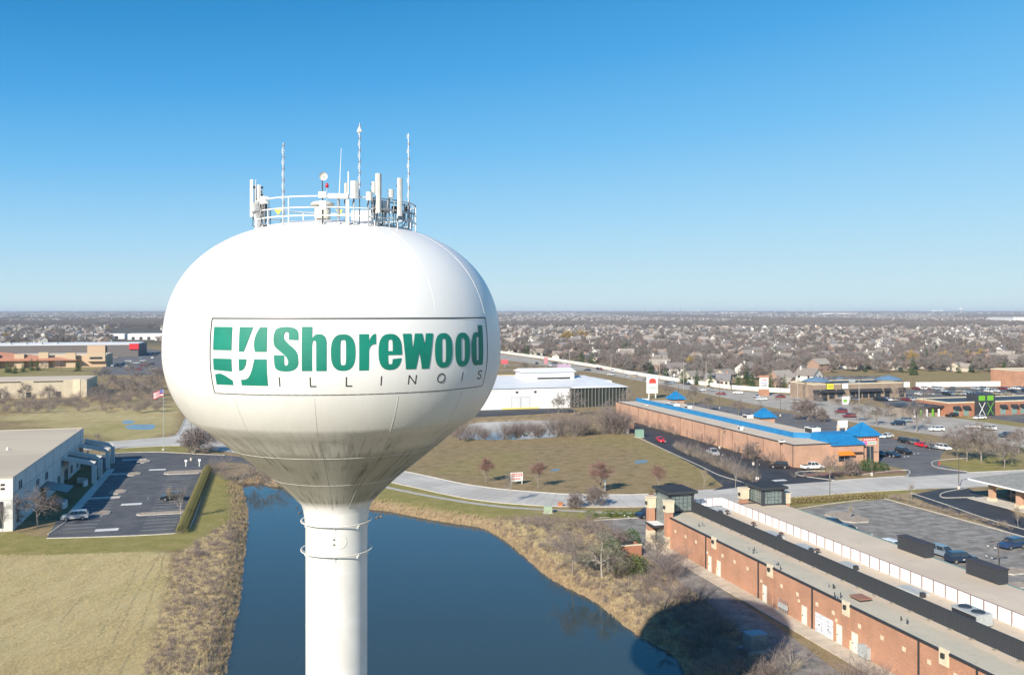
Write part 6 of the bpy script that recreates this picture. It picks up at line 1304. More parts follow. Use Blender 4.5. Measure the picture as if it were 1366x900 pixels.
def car_meshes(kind, pname):
    k = CARS[kind]; pm = PAINT[pname]; w = k['W']; low = k['low']; n = len(low)
    b = M1(pm); zc = .5
    def outl(inset, y): return [(x*(1-inset*.02), y, max(.30, z-(inset*.05 if z > .6 else 0))) for x, z in low]
    rings = [outl(1.6, -w), outl(.5, -w+.0), outl(0, -w+.10), outl(0, w-.10), outl(.5, w), outl(1.6, w)]
    rings[0] = [(x*.985, -w+.02, z if z < .6 else z-.10) for x, z in low]; rings[5] = [(x*.985, w-.02, z if z < .6 else z-.10) for x, z in low]
    rings[1] = [(x*.99, -w, z-.06 if z > .6 else z) for x, z in low]; rings[4] = [(x*.99, w, z-.06 if z > .6 else z) for x, z in low]
    vs = [p for r in rings for p in r]; fs = []
    for r in range(5):
        for i in range(n): fs.append((r*n+i, r*n+(i+1) % n, (r+1)*n+(i+1) % n, (r+1)*n+i))
    fs.append(tuple(range(n))[::-1]); fs.append(tuple(5*n+i for i in range(n))); b.add(vs, fs)
    x0, x1, z0, z1_ = k['gb']; t0, t1 = k['gt']; H = k['H']; ws = w-.10; wt = w-.26
    b.hexa([(t0-.04,-wt-.02,H-.06),(t1+.04,-wt-.02,H-.06),(t1+.04,wt+.02,H-.06),(t0-.04,wt+.02,H-.06),(t0+.1,-wt+.08,H),(t1-.1,-wt+.08,H),(t1-.1,wt-.08,H),(t0+.1,wt-.08,H)])
    for s in (-1, 1):                                     # pillars
        for (xa, xb) in ((x0, t0), (x1, t1), ((x0+x1)/2, (t0+t1)/2+.05)): b.tube((xa, s*ws, z0), (xb, s*wt, H-.04), .045, n=4)
        b.box(x0+.45-.12, x0+.45+.05, s*(w+.02)-.09, s*(w+.02)+.09, z0+.02, z0+.17)
    if kind == 'pickup': b.use(m_dark).box(1.05, 2.72, -w+.12, w-.12, 1.141, 1.150)
    g = M1(m_glassd); g.hexa([(x0,-ws,z0),(x1,-ws,z1_),(x1,ws,z1_),(x0,ws,z0),(t0,-wt,H-.05),(t1,-wt,H-.05),(t1,wt,H-.05),(t0,wt,H-.05)])
    hl, tl = M1(m_lamp), M1(m_tail)
    return b.mesh('body'), g.mesh('window'), pm
WHM = {}
def lampm(kind, which):
    k = CARS[kind]; x = k['low'][1][0] if which == 'h' else -k['low'][1][0]; z = .68 if kind != 'pickup' else .88
    m = M1(m_lamp if which == 'h' else m_tail); s = -1 if which == 'h' else 1
    m.box(min(x-s*.0, x+s*.02)-.02, max(x, x+s*.02)+.01, -.20, .20, -.07, .07); return m.mesh('headlight' if which == 'h' else 'taillight'), x, z
def wheel_mesh(r):
    if r in WHM: return WHM[r]
    t = M1(m_tyre); vs = []; n = 18
    prf = [(r*.62, -.11), (r*.96, -.11), (r, -.07), (r, .07), (r*.96, .11), (r*.62, .11)]
    for rr, y in prf:
        for i in range(n): a = 2*math.pi*i/n; vs.append((rr*math.cos(a), y, rr*math.sin(a)))
    fs = [(k*n+i, k*n+(i+1) % n, (k+1)*n+(i+1) % n, (k+1)*n+i) for k in range(5) for i in range(n)]; t.add(vs, fs); c = M1(m_rim); vs = []
    for y in (-.09, .09):
        for i in range(n): a = 2*math.pi*i/n; vs.append((r*.63*math.cos(a), y, r*.63*math.sin(a)))
    c.add(vs, [tuple(range(n)), tuple(range(n, 2*n))[::-1]]+[(i, (i+1) % n, n+(i+1) % n, n+i) for i in range(n)]); WHM[r] = (t.mesh('tyre'), c.mesh('rim')); return WHM[r]
CT = {}
def car(kind, pname, u, v, ang, label, group=None, far=False, world=None):
    key = (kind, pname)
    if key not in CT: CT[key] = car_meshes(kind, pname)
    bm_, gm, _ = CT[key]; k = CARS[kind]
    nm = {'sedan': 'parked_car', 'suv': 'parked_car', 'pickup': 'pickup_truck'}[kind]; o = thing(nm, label, 'pickup truck' if kind == 'pickup' else 'car', (world or W(u, v, .04)), TH+R(ang), group)
    obj('body', bm_, o); obj('window', gm, o)
    for x in k['wx']:
        for s in (-1, 1):
            tm, rm = wheel_mesh(k['wh']); t = obj('tyre', tm, o, (x, s*(k['W']-.08), k['wh']));
            if not far: obj('rim', rm, t)
    if not far:
        for wch in 'ht':
            me_, x, z = lampm(kind, wch)
            for s in (-1, 1): obj(me_.name.split('.')[0], me_, o, (x, s*(k['W']-.28), z))
    return o
def carp(kind, pname, px, py, ang, label, group=None, far=False): u, v = UV(px, py); return car(kind, pname, u, v, ang, label, group, far)
# heading: 0 = nose to the left along the cross streets, 90 = nose towards the camera
carp('suv', 'silver', 100, 693, 4, 'silver hatchback parked alone near the office in the left car park')
carp('suv', 'black', 230, 667, 2, 'black car parked against the hedge of the left car park')
carp('sedan', 'red', 881, 589, 75, 'bright red car in the service lane behind the blue roofed shops')
carp('pickup', 'silver', 951, 607, 80, 'silver van like truck half hidden by brush in the service lane')
carp('suv', 'black', 1039, 624, -30, 'black car at the lane end behind the blue roofed shops')
carp('pickup', 'white', 1084, 626, 178, 'white pickup truck beside the pink brick end wall')
for px, py, kd, c, a, lb in ((1172,608,'sedan','black',95,'dark sedan leftmost of the group by the corner pavilion'), (1190,609,'sedan','dark blue',100,'dark blue sedan in the middle of the group by the corner pavilion'), (1205,605,'suv','black',95,'black car rightmost of the group by the corner pavilion'),
    (1208,591,'suv','black',95,'dark car leftmost in the parking row below the tall lamp pole'), (1221,593,'suv','grey',95,'grey car second in the row below the tall lamp pole'), (1231,596,'sedan','red',95,'red car in the parking row below the tall lamp pole'), (1244,598,'sedan','blue grey',95,'blue grey car fourth in the row'), (1258,600,'suv','white',95,'white car at the right end of the parking row'),
    (1183,584,'sedan','white',20,'white car behind the blue corner pyramid'), (1198,567,'suv','dark blue',-14,'dark blue car driving on the highway behind the blue corner pyramid'), (1207,563,'suv','blue grey',-14,'blue grey car alongside the dark one on the highway'), (1249,575,'suv','white',-14,'white car driving on the highway near the bare trees'),
    (1270,556,'suv','black',5,'long black car in front of the orange brick shops'), (1307,559,'sedan','white',5,'white car in front of the green sign tower'), (925,508,'sedan','blue',-60,'blue car on the highway beside the white shop sign'), (848,537,'sedan','white',60,'white car at the far end of the pink brick wall')):
    carp(kd, c, px, py, a, lb)
# lot east of the strip
carp('suv', 'blue grey', 1258, 742, 96, 'silver blue car parked beside the dark car behind the strip roof'); carp('suv', 'dark blue', 1282, 750, 172, 'dark blue car parked between the two black eave boxes')
carp('suv', 'blue', 1350, 731, 8, 'blue car in the lot at the right edge'); carp('suv', 'white', 1193, 735, 96, 'white car half hidden by the black eave box'); carp('sedan', 'dark blue', 1112, 702, 100, 'dark blue car half hidden by the far strip roof edge'); carp('sedan', 'black', 1131, 711, 100, 'black car half hidden by the strip roof edge')
carp('suv', 'dark blue', 864, 690, 10, 'blue car showing beside the brick piers of the strip corner')
for k, (px, c) in enumerate(((664,'white'),(672,'dark blue'),(681,'black'),(655,'black'))): carp('suv', c, px, 544.5, 88, ['white car','dark blue car','black car','leftmost black car'][k]+' parked before the white hall doors', far=True)
rg = random.Random(9); cl = ['white','silver','black','grey','dark blue','white','silver','maroon','tan','blue grey']
for k in range(34): c = cl[rg.randrange(10)]; carp(rg.choice(['suv','sedan']), c, 1222+k*4.6+rg.uniform(-1, 1), rg.choice([519.5, 523, 527]), rg.choice([88, 92, 268]), c+' car in the busy lot behind the orange brick shops', c+' cars in the busy far lot', True)
for k in range(24): c = cl[rg.randrange(10)]; carp(rg.choice(['suv','sedan']), c, 150+rg.uniform(0, 58), 472+rg.uniform(0, 22), rg.choice([88, 0]), c+' car in the lot left of the tank', c+' cars in the lot left of the tank', True)
for k in range(14): t = rg.random(); c = cl[rg.randrange(10)]; px = 690+t*330; u, v = UV(px, 477+(px-690)*.152+rg.choice([1, 6])); carp('sedan', c, px, 478+(px-700)*.152+rg.choice([0, 5]), 82, c+' car driving on the road beside the white boundary fence', c+' cars on the fence road', True)
hw_top = [(700,477.5),(880,507.5),(1030,525),(1160,542),(1300,562),(1366,571)]; hw_bot = [(700,483),(880,512),(1030,543),(1160,566),(1300,586),(1366,596)]
def at_px(pts, x):
    for a, b_ in zip(pts[:-1], pts[1:]):
        if a[0] <= x <= b_[0]: return a[1]+(b_[1]-a[1])*(x-a[0])/(b_[0]-a[0])
for k in range(26):
    px = 715+k*25+rg.uniform(-8, 8); t = rg.choice([.22, .38, .62, .80]); c = cl[rg.randrange(10)]
    if 1180 < px < 1270: continue
    py = at_px(hw_top, px)*(1-t)+at_px(hw_bot, px)*t; carp(rg.choice(['sedan', 'suv']), c, px, py, -14 if px > 1000 else -38, c+' car driving on the wide highway', c+' cars on the highway', True)
for k in range(22):
    px = 1085+k*6.2; c = cl[rg.randrange(10)]
    if rg.random() < .35: continue
    carp(rg.choice(['sedan', 'suv']), c, px, 533.2+rg.choice([0, 1.2]) if px < 1165 else 534.5, 90, c+' car parked before the tan brick shops', c+' cars before the tan brick shops', True)
# ================================================================== STREET FURNITURE
def lamp_post(px, py, ytop, lab, arm=1, m=None):
    p = G(px, py); h = (py-ytop)/F*p.y; t = thing('street_lamp', lab, 'lamp post', p, TH); mm_ = m or mat('bronze_pole', (.10,.085,.075), .6); M1(mm_).tube((0, 0, .7), (0, 0, h), .09, .06, n=8).build('pole', t); M1(m_conc).lathe([(.3,0),(.3,.7),(.02,.7)], 12).build('footing', t)
    for s in ((-1, 1) if arm == 2 else (1,)): M1(mm_).box(min(0, s*1.1), max(0, s*1.1), -.05, .05, h-.1, h).build('arm', t); M1(mm_).box(s*1.1-.35, s*1.1+.35, -.18, .18, h-.2, h-.02).build('lamp_head', t)
    return t
for a in ((1107, 667, 638, 'brown lamp post by the clipped bush row along the road'), (1332, 762, 720, 'double headed lamp post beside the right black eave box', 2), (1279, 652, 608, 'lamp post at the access lane mouth'), (1010, 650, 612, 'dark lamp post at the service lane corner'), (1163, 634, 602, 'slim post in the bed before the corner pavilion'), (960, 598, 572, 'pale lamp post among brush behind the blue roofed shops'), (1005, 620, 590, 'second pale lamp post behind the blue roofed shops'),
      (1223, 575, 520, 'tall grey lamp pole over the parking row'), (1041, 555, 510, 'pale pole rising beside the middle blue pyramid'), (905, 560, 508, 'lamp pole beyond the far blue screen'), (960, 545, 505, 'lamp pole on the highway verge'), (255, 614, 556, 'slim post by the left car park entrance'), (1232, 560, 516, 'slim pole right of the tall lamp pole')): lamp_post(*a[:4], *a[4:])
def pole_line(px, py, ytop, lab):
    p = G(px, py); h = (py-ytop)/F*p.y; t = thing('utility_pole', lab, 'utility pole', p, TH); M1(mat('weathered_pole', (.36,.33,.29), .9)).tube((0, 0, 0), (0, 0, h), .18, .12, n=6).build('pole', t)
    for z in (h-.6, h-1.6): M1(m_bark).box(-1.2, 1.2, -.08, .08, z, z+.15).build('cross_arm', t)
for k, (px, py, yt) in enumerate(((712,482,462),(760,490,466),(815,500,472),(880,514,478),(912,520,482),(942,524,482),(1064,535,494),(1146,545,505))): pole_line(px, py, yt, ['first','second','third','fourth','fifth','sixth','seventh','eighth'][k]+' utility pole from the tank along the fence road')
# flagpole with flag
p = G(218, 600); h = (600-519)/F*p.y; t = thing('flagpole', 'tall thin flagpole on the lawn just left of the tank', 'flagpole', p); M1(m_hvac).tube((0, 0, 0), (0, 0, h), .09, .05, n=8).build('pole', t); M1(m_conc).lathe([(.4,0),(.4,.3),(.02,.3)], 12).build('base', t)
fl = thing('flag', 'stars and stripes flag blowing left from the flagpole by the tank', 'flag', p+Vector((0, 0, h-.1)))
mfr, mfw, mfb = mat('flag_red', (.55,.03,.05), .8), mat('flag_white', (.75,.73,.72), .8), mat('flag_blue', (.03,.05,.25), .8)
def fpt(x, z): return (-x*2.9*.92, .25*math.sin(x*6), -z*1.9-.9*x*x+.12*math.sin(x*7))
for s in range(7):
    mb = M1(mfr if s % 2 == 0 else mfw)
    for i in range(12): a, b_ = i/12, (i+1)/12; z0, z1_ = s/7, (s+1)/7; (a > .4 or s > 3) and mb.add([fpt(a, z0), fpt(b_, z0), fpt(b_, z1_), fpt(a, z1_)], [(0,1,2,3)])
    mb.build('stripe', fl)
mb = M1(mfb)
for i in range(5): a, b_ = i/12, (i+1)/12; mb.add([fpt(a, 0), fpt(b_, 0), fpt(b_, 4/7), fpt(a, 4/7)], [(0,1,2,3)])
mb.build('canton', fl)
mb = M1(mfw)
for i in range(4):
    for j in range(3): q = fpt(.05+i*.1, .08+j*.17); mb.box(q[0]-.05, q[0]+.05, q[1]-.03, q[1]+.03, q[2]-.05, q[2]+.05)
mb.build('stars', fl)['kind'] = 'stuff'
# site signs
p = G(689, 645.5); t = thing('site_sign', 'small red and white sale sign standing in the field by the road', 'sign', p, TH); 
for x in (-1.25, 1.25): M1(m_wpaint).box(x-.07, x+.07, -.07, .07, 0, 2.6).build('post', t)
M1(m_wpanel).box(-1.4, 1.4, -.13, -.07, .7, 2.6).build('sign_panel', t); M1(mat('sign_red', (.62,.07,.045))).box(-1.2, 1.2, -.15, -.13, 1.75, 2.4).build('red_band', t)
for k in range(6): M1(m_wpanel).box(-1.05+k*.36, -.83+k*.36, -.165, -.15, 1.9, 2.25).build('letter', t)
for k in range(5): M1(mat('sign_red', (.62,.07,.045))).box(-.9+k*.38, -.66+k*.38, -.145, -.13, 1.0, 1.4).build('letter', t)
p = G(870, 531); t = thing('pylon_sign', 'tall white pylon sign with a red emblem behind the blue screen', 'sign', p, TH)
for x in (-1.6, 1.6): M1(m_wpaint).box(x-.2, x+.2, -.2, .2, 0, 3.0).build('post', t)
M1(m_wpanel).box(-2.6, 2.6, -.4, .4, 2.2, 10.2).build('sign_cabinet', t); sr = mat('sign_red', (.62,.07,.045)); mb = M1(sr); mb.prism([(-1.7, -.46), (1.7, -.46), (1.7, -.40), (-1.7, -.40)], 6.6, 7.5); mb.build('red_emblem', t)
for x, w, z in ((-1.0, .55, 7.5), (0, .8, 7.5), (1.0, .55, 7.5)): M1(sr).box(x-w/2-.2, x+w/2+.2, -.46, -.40, z, z+(1.3 if x == 0 else 1.0)).build('red_emblem', t)
for k in range(6): M1(mat('print_green', (.22,.48,.38), .6)).box(-1.5+k*.52, -1.2+k*.52, -.44, -.40, 4.3, 4.9).build('letter', t)
p = G(1019, 527.5); t = thing('monument_sign', 'cream and brick monument sign by the white boundary fence', 'sign', p, TH); M1(m_brick).box(-2.4, 2.4, -.6, .6, 0, 3.0).build('brick_base', t); M1(m_wpanel).box(-2.0, 2.0, -.5, .5, 3.0, 8.2).build('sign_panel', t); M1(m_brick).box(-2.3, 2.3, -.6, .6, 8.2, 9.2).build('brick_cap', t)
for z, c_ in ((6.8, sr), (5.6, mat('print_blue', (.15,.2,.45), .6)), (4.4, m_dark)):
    for k in range(5): M1(c_).box(-1.5+k*.62, -1.1+k*.62, -.54, -.5, z, z+.55).build('letter', t)
p = G(1128, 539); t = thing('small_sign', 'small white and green sign board before the tan brick shops', 'sign', p, TH); M1(m_wpanel).box(-1.6, 1.6, -.2, .2, .6, 3.2).build('sign_panel', t); M1(mgn).box(-1.2, .6, -.24, -.2, .9, 2.0).build('green_print', t); M1(m_wpaint).box(-1.3, 1.3, -.15, .15, 0, .6).build('base', t)
p = G(1124, 577); t = thing('white_sign', 'white sign board standing behind the blue shed roof', 'sign', p, TH); M1(m_wpanel).box(-1.7, 1.7, -.2, .2, 1.6, 3.9).build('sign_panel', t); M1(m_creamb).box(-1.9, -1.3, -.3, .3, 0, 2.6).build('post', t); M1(m_creamb).box(1.0, 1.5, -.18, .18, 0, 1.6).build('post', t)
# utility boxes and small things along the road
def ubox(px, py, w, h, m, lab, nm='utility_box'): t = thing(nm, lab, 'utility box', G(px, py), TH); M1(m).box(-w/2, w/2, -w/2.4, w/2.4, .08, h).build('cabinet', t); M1(m).box(-w/2-.05, w/2+.05, -w/2.4-.05, w/2.4+.05, h, h+.06).build('lid', t); M1(m_conc).box(-w/2-.2, w/2+.2, -w/2.4-.2, w/2.4+.2, -.05, .08).build('pad', t)
ubox(731, 684, 1.3, 1.3, mat('pale_green_box', (.40,.50,.36), .6), 'pale green utility box on the verge below the sidewalk'); ubox(747.5, 675, .8, .7, mat('orange_box', (.50,.20,.08), .7), 'small orange brown box beside the sidewalk')
ubox(853, 583, 2.2, 2.3, mat('faded_green_box', (.24,.38,.30), .6), 'green utility cabinet at the field corner by the service lane'); ubox(836, 578, .9, 1.4, m_wpanel, 'small white box at the field corner'); ubox(869, 660.8, .9, .35, mat('rust_box', (.22,.10,.06), .8), 'low rusty inlet box on the far kerb')
p = G(837, 572); t = thing('brick_wall', 'short pink brick wall screen at the field corner', 'wall', p, TH); M1(m_brickp).box(-2.3, 2.3, -.2, .2, 0, 2.1).build('wall', t); M1(m_creamb).box(-2.4, 2.4, -.3, .3, 2.1, 2.25).build('coping', t)
for px, py, yt, lab in ((807, 655, 639, 'white marker post beside the red budded tree'), (1010, 645.5, 636, 'pink marker post on the grassy corner by the lane'), (248, 622, 613, 'white sign post at the left car park entrance'), (266, 622, 612, 'second white sign post at the left car park entrance')):
    p = G(px, py); h = (py-yt)/F*p.y; t = thing('marker_post', lab, 'post', p); M1(m_wpaint if px != 1010 else mat('pink_paint', (.65,.35,.30), .6)).tube((0, 0, 0), (0, 0, h), .13, .13, n=6).build('post', t); M1(m_wpaint).box(-.3, .3, -.05, .05, h-.5, h).build('plate', t)
for px, py, lab in ((1158, 664, 'small red hydrant by the clipped bush row'), (1253, 620, 'orange hydrant on the grassy island by the road')):
    p = G(px, py); t = thing('fire_hydrant', lab, 'hydrant', p); hm = mat('hydrant_red', (.50,.08,.04), .5); M1(hm).lathe([(.22,0),(.22,.08),(.14,.1),(.14,.6),(.18,.62),(.16,.78),(.04,.88),(.01,.9)], 12).build('barrel', t, True); M1(hm).tube((-.28, 0, .48), (.28, 0, .48), .07).build('nozzle', t)
# geese on the pond
for px, py in ((396,677),(400,684),(503,690),(508,689)):
    p = G(px, py, WZ); a = random.uniform(0, 6); t = thing('goose', {396: 'goose swimming left of the stem', 400: 'goose nearest the stem on its left', 503: 'goose swimming right of the stem', 508: 'goose rightmost beside its companion'}[px], 'goose', (p.x, p.y, WZ), a)
    M1(mat('goose_brown', (.20,.16,.12), .8)).lathe([(.01,-.05),(.14,-.02),(.17,.08),(.12,.18),(.01,.22)], 10).build('body', t, True).scale = (2.2, 1, 1); nb = M1(m_dark); nb.tube((-.28, 0, .12), (-.36, 0, .42), .05, .035); nb.tube((-.36, 0, .42), (-.46, 0, .44), .045, .02); nb.build('neck', t)
# ================================================================== SUBURB
fx = [(600,460),(640,466),(672,471.5),(720,478),(760,484.5),(800,491),(836,498.5),(880,505.5),(912,510.5),(970,518.5),(1020,522.5),(1066,524.5)]
def fence_line(pix, h, label, seg=5.2):
    pts = [Vector(p) for p in P_(pix)]; t = thing('white_fence', label, 'fence', (*pts[len(pts)//2], 0)); off = pts[len(pts)//2]; m_f = mat('fence_white', (.76,.75,.72), .7, col2=(.66,.65,.62), scale=.4); pan = M1(m_f).box(0, seg-.02, -.05, .05, .05, h).mesh('fence_panel'); pst = M1(m_f).box(-.12, .12, -.12, .12, 0, h+.12).mesh('fence_post')
    L = [0]
    for a, b_ in zip(pts[:-1], pts[1:]): L.append(L[-1]+(b_-a).length)
    s = 0
    while s < L[-1]-seg:
        i = max(j for j in range(len(L)-1) if L[j] <= s); d = (pts[i+1]-pts[i]).normalized(); q = pts[i]+d*(s-L[i])-off; obj('fence_panel', pan, t, (q.x, q.y, 0), math.atan2(d.y, d.x)); obj('fence_post', pst, t, (q.x, q.y, 0)); s += seg
fence_line(fx, 2.1, 'long white boundary fence curving between the road and the houses'); fence_line([(1222,516.5),(1260,516),(1300,515.5),(1338,515)], 2.6, 'white boundary fence right of the tan brick shops')
WALLC = [(.62,.60,.56), (.46,.42,.35), (.72,.71,.68), (.36,.34,.31), (.34,.23,.18), (.52,.47,.40)]
ROOFC = [(.21,.185,.165), (.26,.23,.20), (.165,.15,.145), (.24,.20,.165), (.30,.265,.23), (.19,.18,.18)]
def house_meshes(i):
    rg = random.Random(200+i); wm = mat('siding_%s' % 'abcdef'[i], WALLC[i], .8); rm = mat('shingle_%s' % 'abcdef'[i], ROOFC[i], .9, col2=tuple(c*1.25 for c in ROOFC[i]), scale=1.2, detail=6); w = rg.uniform(11, 14); d = rg.uniform(8.5, 10.5); h = 5.4 if i % 2 == 0 else 3.1; rh = rg.uniform(2.6, 3.4); tr = mat('house_trim', (.76,.75,.72), .7); out = []
    wl_ = M1(wm); wl_.box(-w/2, w/2, -d/2, d/2, 0, h); wl_.add([(-w/2,-d/2,h),(-w/2,d/2,h),(-w/2,0,h+rh)], [(0,1,2)]); wl_.add([(w/2,-d/2,h),(w/2,d/2,h),(w/2,0,h+rh)], [(0,2,1)])
    gx0, gx1, gy = -w/2+.4, -w/2+6.4, -d/2-4.5; gh = 3.0; wl_.box(gx0, gx1, gy, -d/2, 0, gh); gm = (gx0+gx1)/2; wl_.add([(gx0, gy, gh), (gx1, gy, gh), (gm, gy, gh+2.2)], [(0,1,2)]); out.append(('wall', wl_.mesh('wall')))
    r = M1(rm); e = .5; t = .18
    def slab(a, b_, c_, d_): r.add([a, b_, c_, d_]+[(p[0], p[1], p[2]-t) for p in (a, b_, c_, d_)], [(0,1,2,3),(7,6,5,4),(0,4,5,1),(1,5,6,2),(2,6,7,3),(3,7,4,0)])
    zz_ = h-e*rh/(d/2); slab((-w/2-e,-d/2-e,zz_+.1), (w/2+e,-d/2-e,zz_+.1), (w/2+e,0,h+rh+.1), (-w/2-e,0,h+rh+.1)); slab((w/2+e,d/2+e,zz_+.1), (-w/2-e,d/2+e,zz_+.1), (-w/2-e,0,h+rh+.1), (w/2+e,0,h+rh+.1))
    s_ = 2.2/3.0; slab((gx0-e,gy-e,gh-e*s_+.1), (gm,gy-e,gh+2.3), (gm,-d/2+2.5,gh+2.3), (gx0-e,-d/2+2.5,gh-e*s_+.1)); slab((gm,gy-e,gh+2.3), (gx1+e,gy-e,gh-e*s_+.1), (gx1+e,-d/2+2.5,gh-e*s_+.1), (gm,-d/2+2.5,gh+2.3)); out.append(('roof', r.mesh('roof')))
    out.append(('garage_door', M1(tr).box(gx0+.6, gx1-.6, gy-.06, gy, .05, 2.4).mesh('garage_door'))); out.append(('door', M1(mat('front_door', (.16,.07,.05), .6)).box(gx1+.8, gx1+1.8, -d/2-.06, -d/2, .05, 2.15).mesh('door')))
    def wn_(x, z, y=-d/2, s=-1): m = M1(m_glassd).box(x-.6, x+.6, min(y, y+s*.05), max(y, y+s*.05), z-.6, z+.6); return m.mesh('window')
    for x, z in ([(w/2-1.6, 1.6)]+([(w/2-1.6, 4.3), (w/2-4.4, 4.3), (-w/2+2, 4.3)] if h > 4 else [(w/2-3.8, 1.6)])): out.append(('window', wn_(x, z)))
    for x in (-w/4, w/4): out.append(('window', wn_(x, 1.6, d/2, 1))); h > 4 and out.append(('window', wn_(x, 4.3, d/2, 1)))
    for y in (-1.8, 1.8): out.append(('window', M1(m_glassd).box(w/2, w/2+.05, y-.5, y+.5, 1.0, 2.2).mesh('window'))); out.append(('window', M1(m_glassd).box(-w/2-.05, -w/2, y-.5, y+.5, 1.0+(2.7 if h > 4 else 0), 2.2+(2.7 if h > 4 else 0)).mesh('window')))
    if i % 3 != 1: out.append(('chimney', M1(m_brick if i % 2 else wm).box(w/2-2.2, w/2-1.3, .6, 1.4, h, h+rh+1.0).mesh('chimney')))
    J = MB(); 
    for nm, me_ in out:
        for k, ma in enumerate(me_.materials): J.use(ma); J.add([tuple(v_.co) for v_ in me_.vertices], [tuple(p_.vertices) for p_ in me_.polygons]); break
    jm = J.mesh('house_whole_%s' % 'abcdef'[i]); return out, jm
HM = [house_meshes(i) for i in range(6)]
HL = ['white two storey house with brown roof', 'tan single storey house with brown roof', 'bright white two storey house with dark roof', 'grey single storey house with tan roof', 'red brick house with pale roof', 'cream single storey house with grey roof']
rg = random.Random(17); cand = []
def fence_y(px): 
    pts = fx+[(1100,524),(1222,500),(1366,499)]
    for a, b_ in zip(pts[:-1], pts[1:]):
        if a[0] <= px <= b_[0]: return a[1]+(b_[1]-a[1])*(px-a[0])/(b_[0]-a[0])
    return 455 if px < 600 else 499
BLK = 230.0
for bi in range(-12, 20):
    for bj in range(1, 22):
        a0 = rg.uniform(-.9, .9); cxb, cyb = bi*BLK+rg.uniform(-20, 20), 480+bj*BLK+rg.uniform(-20, 20)-BLK
        for r_ in range(6):
            for c_ in range(9):
                x = (c_-4)*25+rg.uniform(-3, 3); y = (r_-2.5)*(40)+(7 if r_ % 2 else -7)+rg.uniform(-3, 3); X = cxb+x*math.cos(a0)-y*math.sin(a0); Y = cyb+x*math.sin(a0)+y*math.cos(a0)
                if Y < 440: continue
                px = CX+F*X/Y; py = HY+CH*F/Y
                if not (-40 < px < 1410): continue
                if 225 < px < 640 and rg.random() < .8: continue
                if px >= 640:
                    if py > fence_y(px)-3.2: continue
                    if px > 1080 and px < 1200 and 498 < py: continue
                    if 1070 < px < 1190 and 500 < py < 511: continue
                    if py > 494 and 1290 < px: continue
                else:
                    if py > 459 or (150 < px < 218 and py > 437): continue
                if Y > 4600: continue
                if rg.random() < .22+min(.35, Y/8000): continue
                cand.append((Y, X, a0+(math.pi if r_ % 2 else 0)+rg.choice([0, 0, 0, math.pi/2])+rg.uniform(-.12, .12), rg.choice([0, 1, 1, 2, 3, 3, 4, 5, 5, 0])))
cand.sort(); kept = []; grid = {}
for c_ in cand:
    k = (int(c_[1]//22), int(c_[0]//22))
    if any((k[0]+a, k[1]+b_) in grid and math.hypot(grid[(k[0]+a, k[1]+b_)][1]-c_[1], grid[(k[0]+a, k[1]+b_)][0]-c_[0]) < 19 for a in (-1, 0, 1) for b_ in (-1, 0, 1)): continue
    grid[k] = c_; kept.append(c_)
print('houses', len(kept))
for n_, (Y, X, a, i) in enumerate(kept[:300]):
    zone_ = 'behind the fence' if X > -40 else 'left of the tank'
    dd_ = 'near rows' if Y < 800 else ('middle rows' if Y < 1150 else 'far rows'); o = thing('house', HL[i]+' in the '+dd_+' '+zone_, 'house', (X, Y, 0), a, HL[i].split(' with')[0]+'s in the '+dd_+' '+zone_)
    for nm, me_ in HM[i][0]: obj(nm, me_, o)
rest = kept[300:]
for i in range(6):
    pts = [(X, Y, 0) for Y, X, a, j in rest if j == i]
    if pts: scatter('far_houses', pts, [1.0]*len(pts), HM[i][1])
far_pts = []
while len(far_pts) < 5200:
    t = rg.random(); Y = 3000*(9500/3000)**t; X = (rg.uniform(-40, 1410)-CX)/F*Y
    if mnoise.noise(Vector((X/700, Y/1500, 5))) > -.05: far_pts.append((X, Y, 34*max(0, (Y-5500)/8500)**1.3, 1.0+Y/6000))
for i in (0, 1, 2, 5):
    q = far_pts[i::6]; scatter('far_houses', [(a, b_, c_) for a, b_, c_, s in q], [s for a, b_, c_, s in q], HM[i][1])
m_street = mat('pale_street', (.30,.28,.25), .9)
for bi, (px, py) in enumerate(((790,470),(900,470),(1010,478),(1120,470),(1240,478),(1340,470),(860,452),(1000,455),(1160,452),(1300,455),(720,458),(60,446),(150,446),(950,494),(860,484),(1280,490))):
    c_ = G(px, py); a = rg.uniform(-.5, .5); pts = []
    for i in range(9): s = (i-4)*38; pts.append((c_.x+s*math.cos(a)+18*math.sin(i*.8+bi), c_.y+s*math.sin(a)+14*math.cos(i*.9)))
    struct(ribbon(M1(m_street), [tuple(p) for p in smoothline(pts, 3)], 9, .03, .03).build('street'))
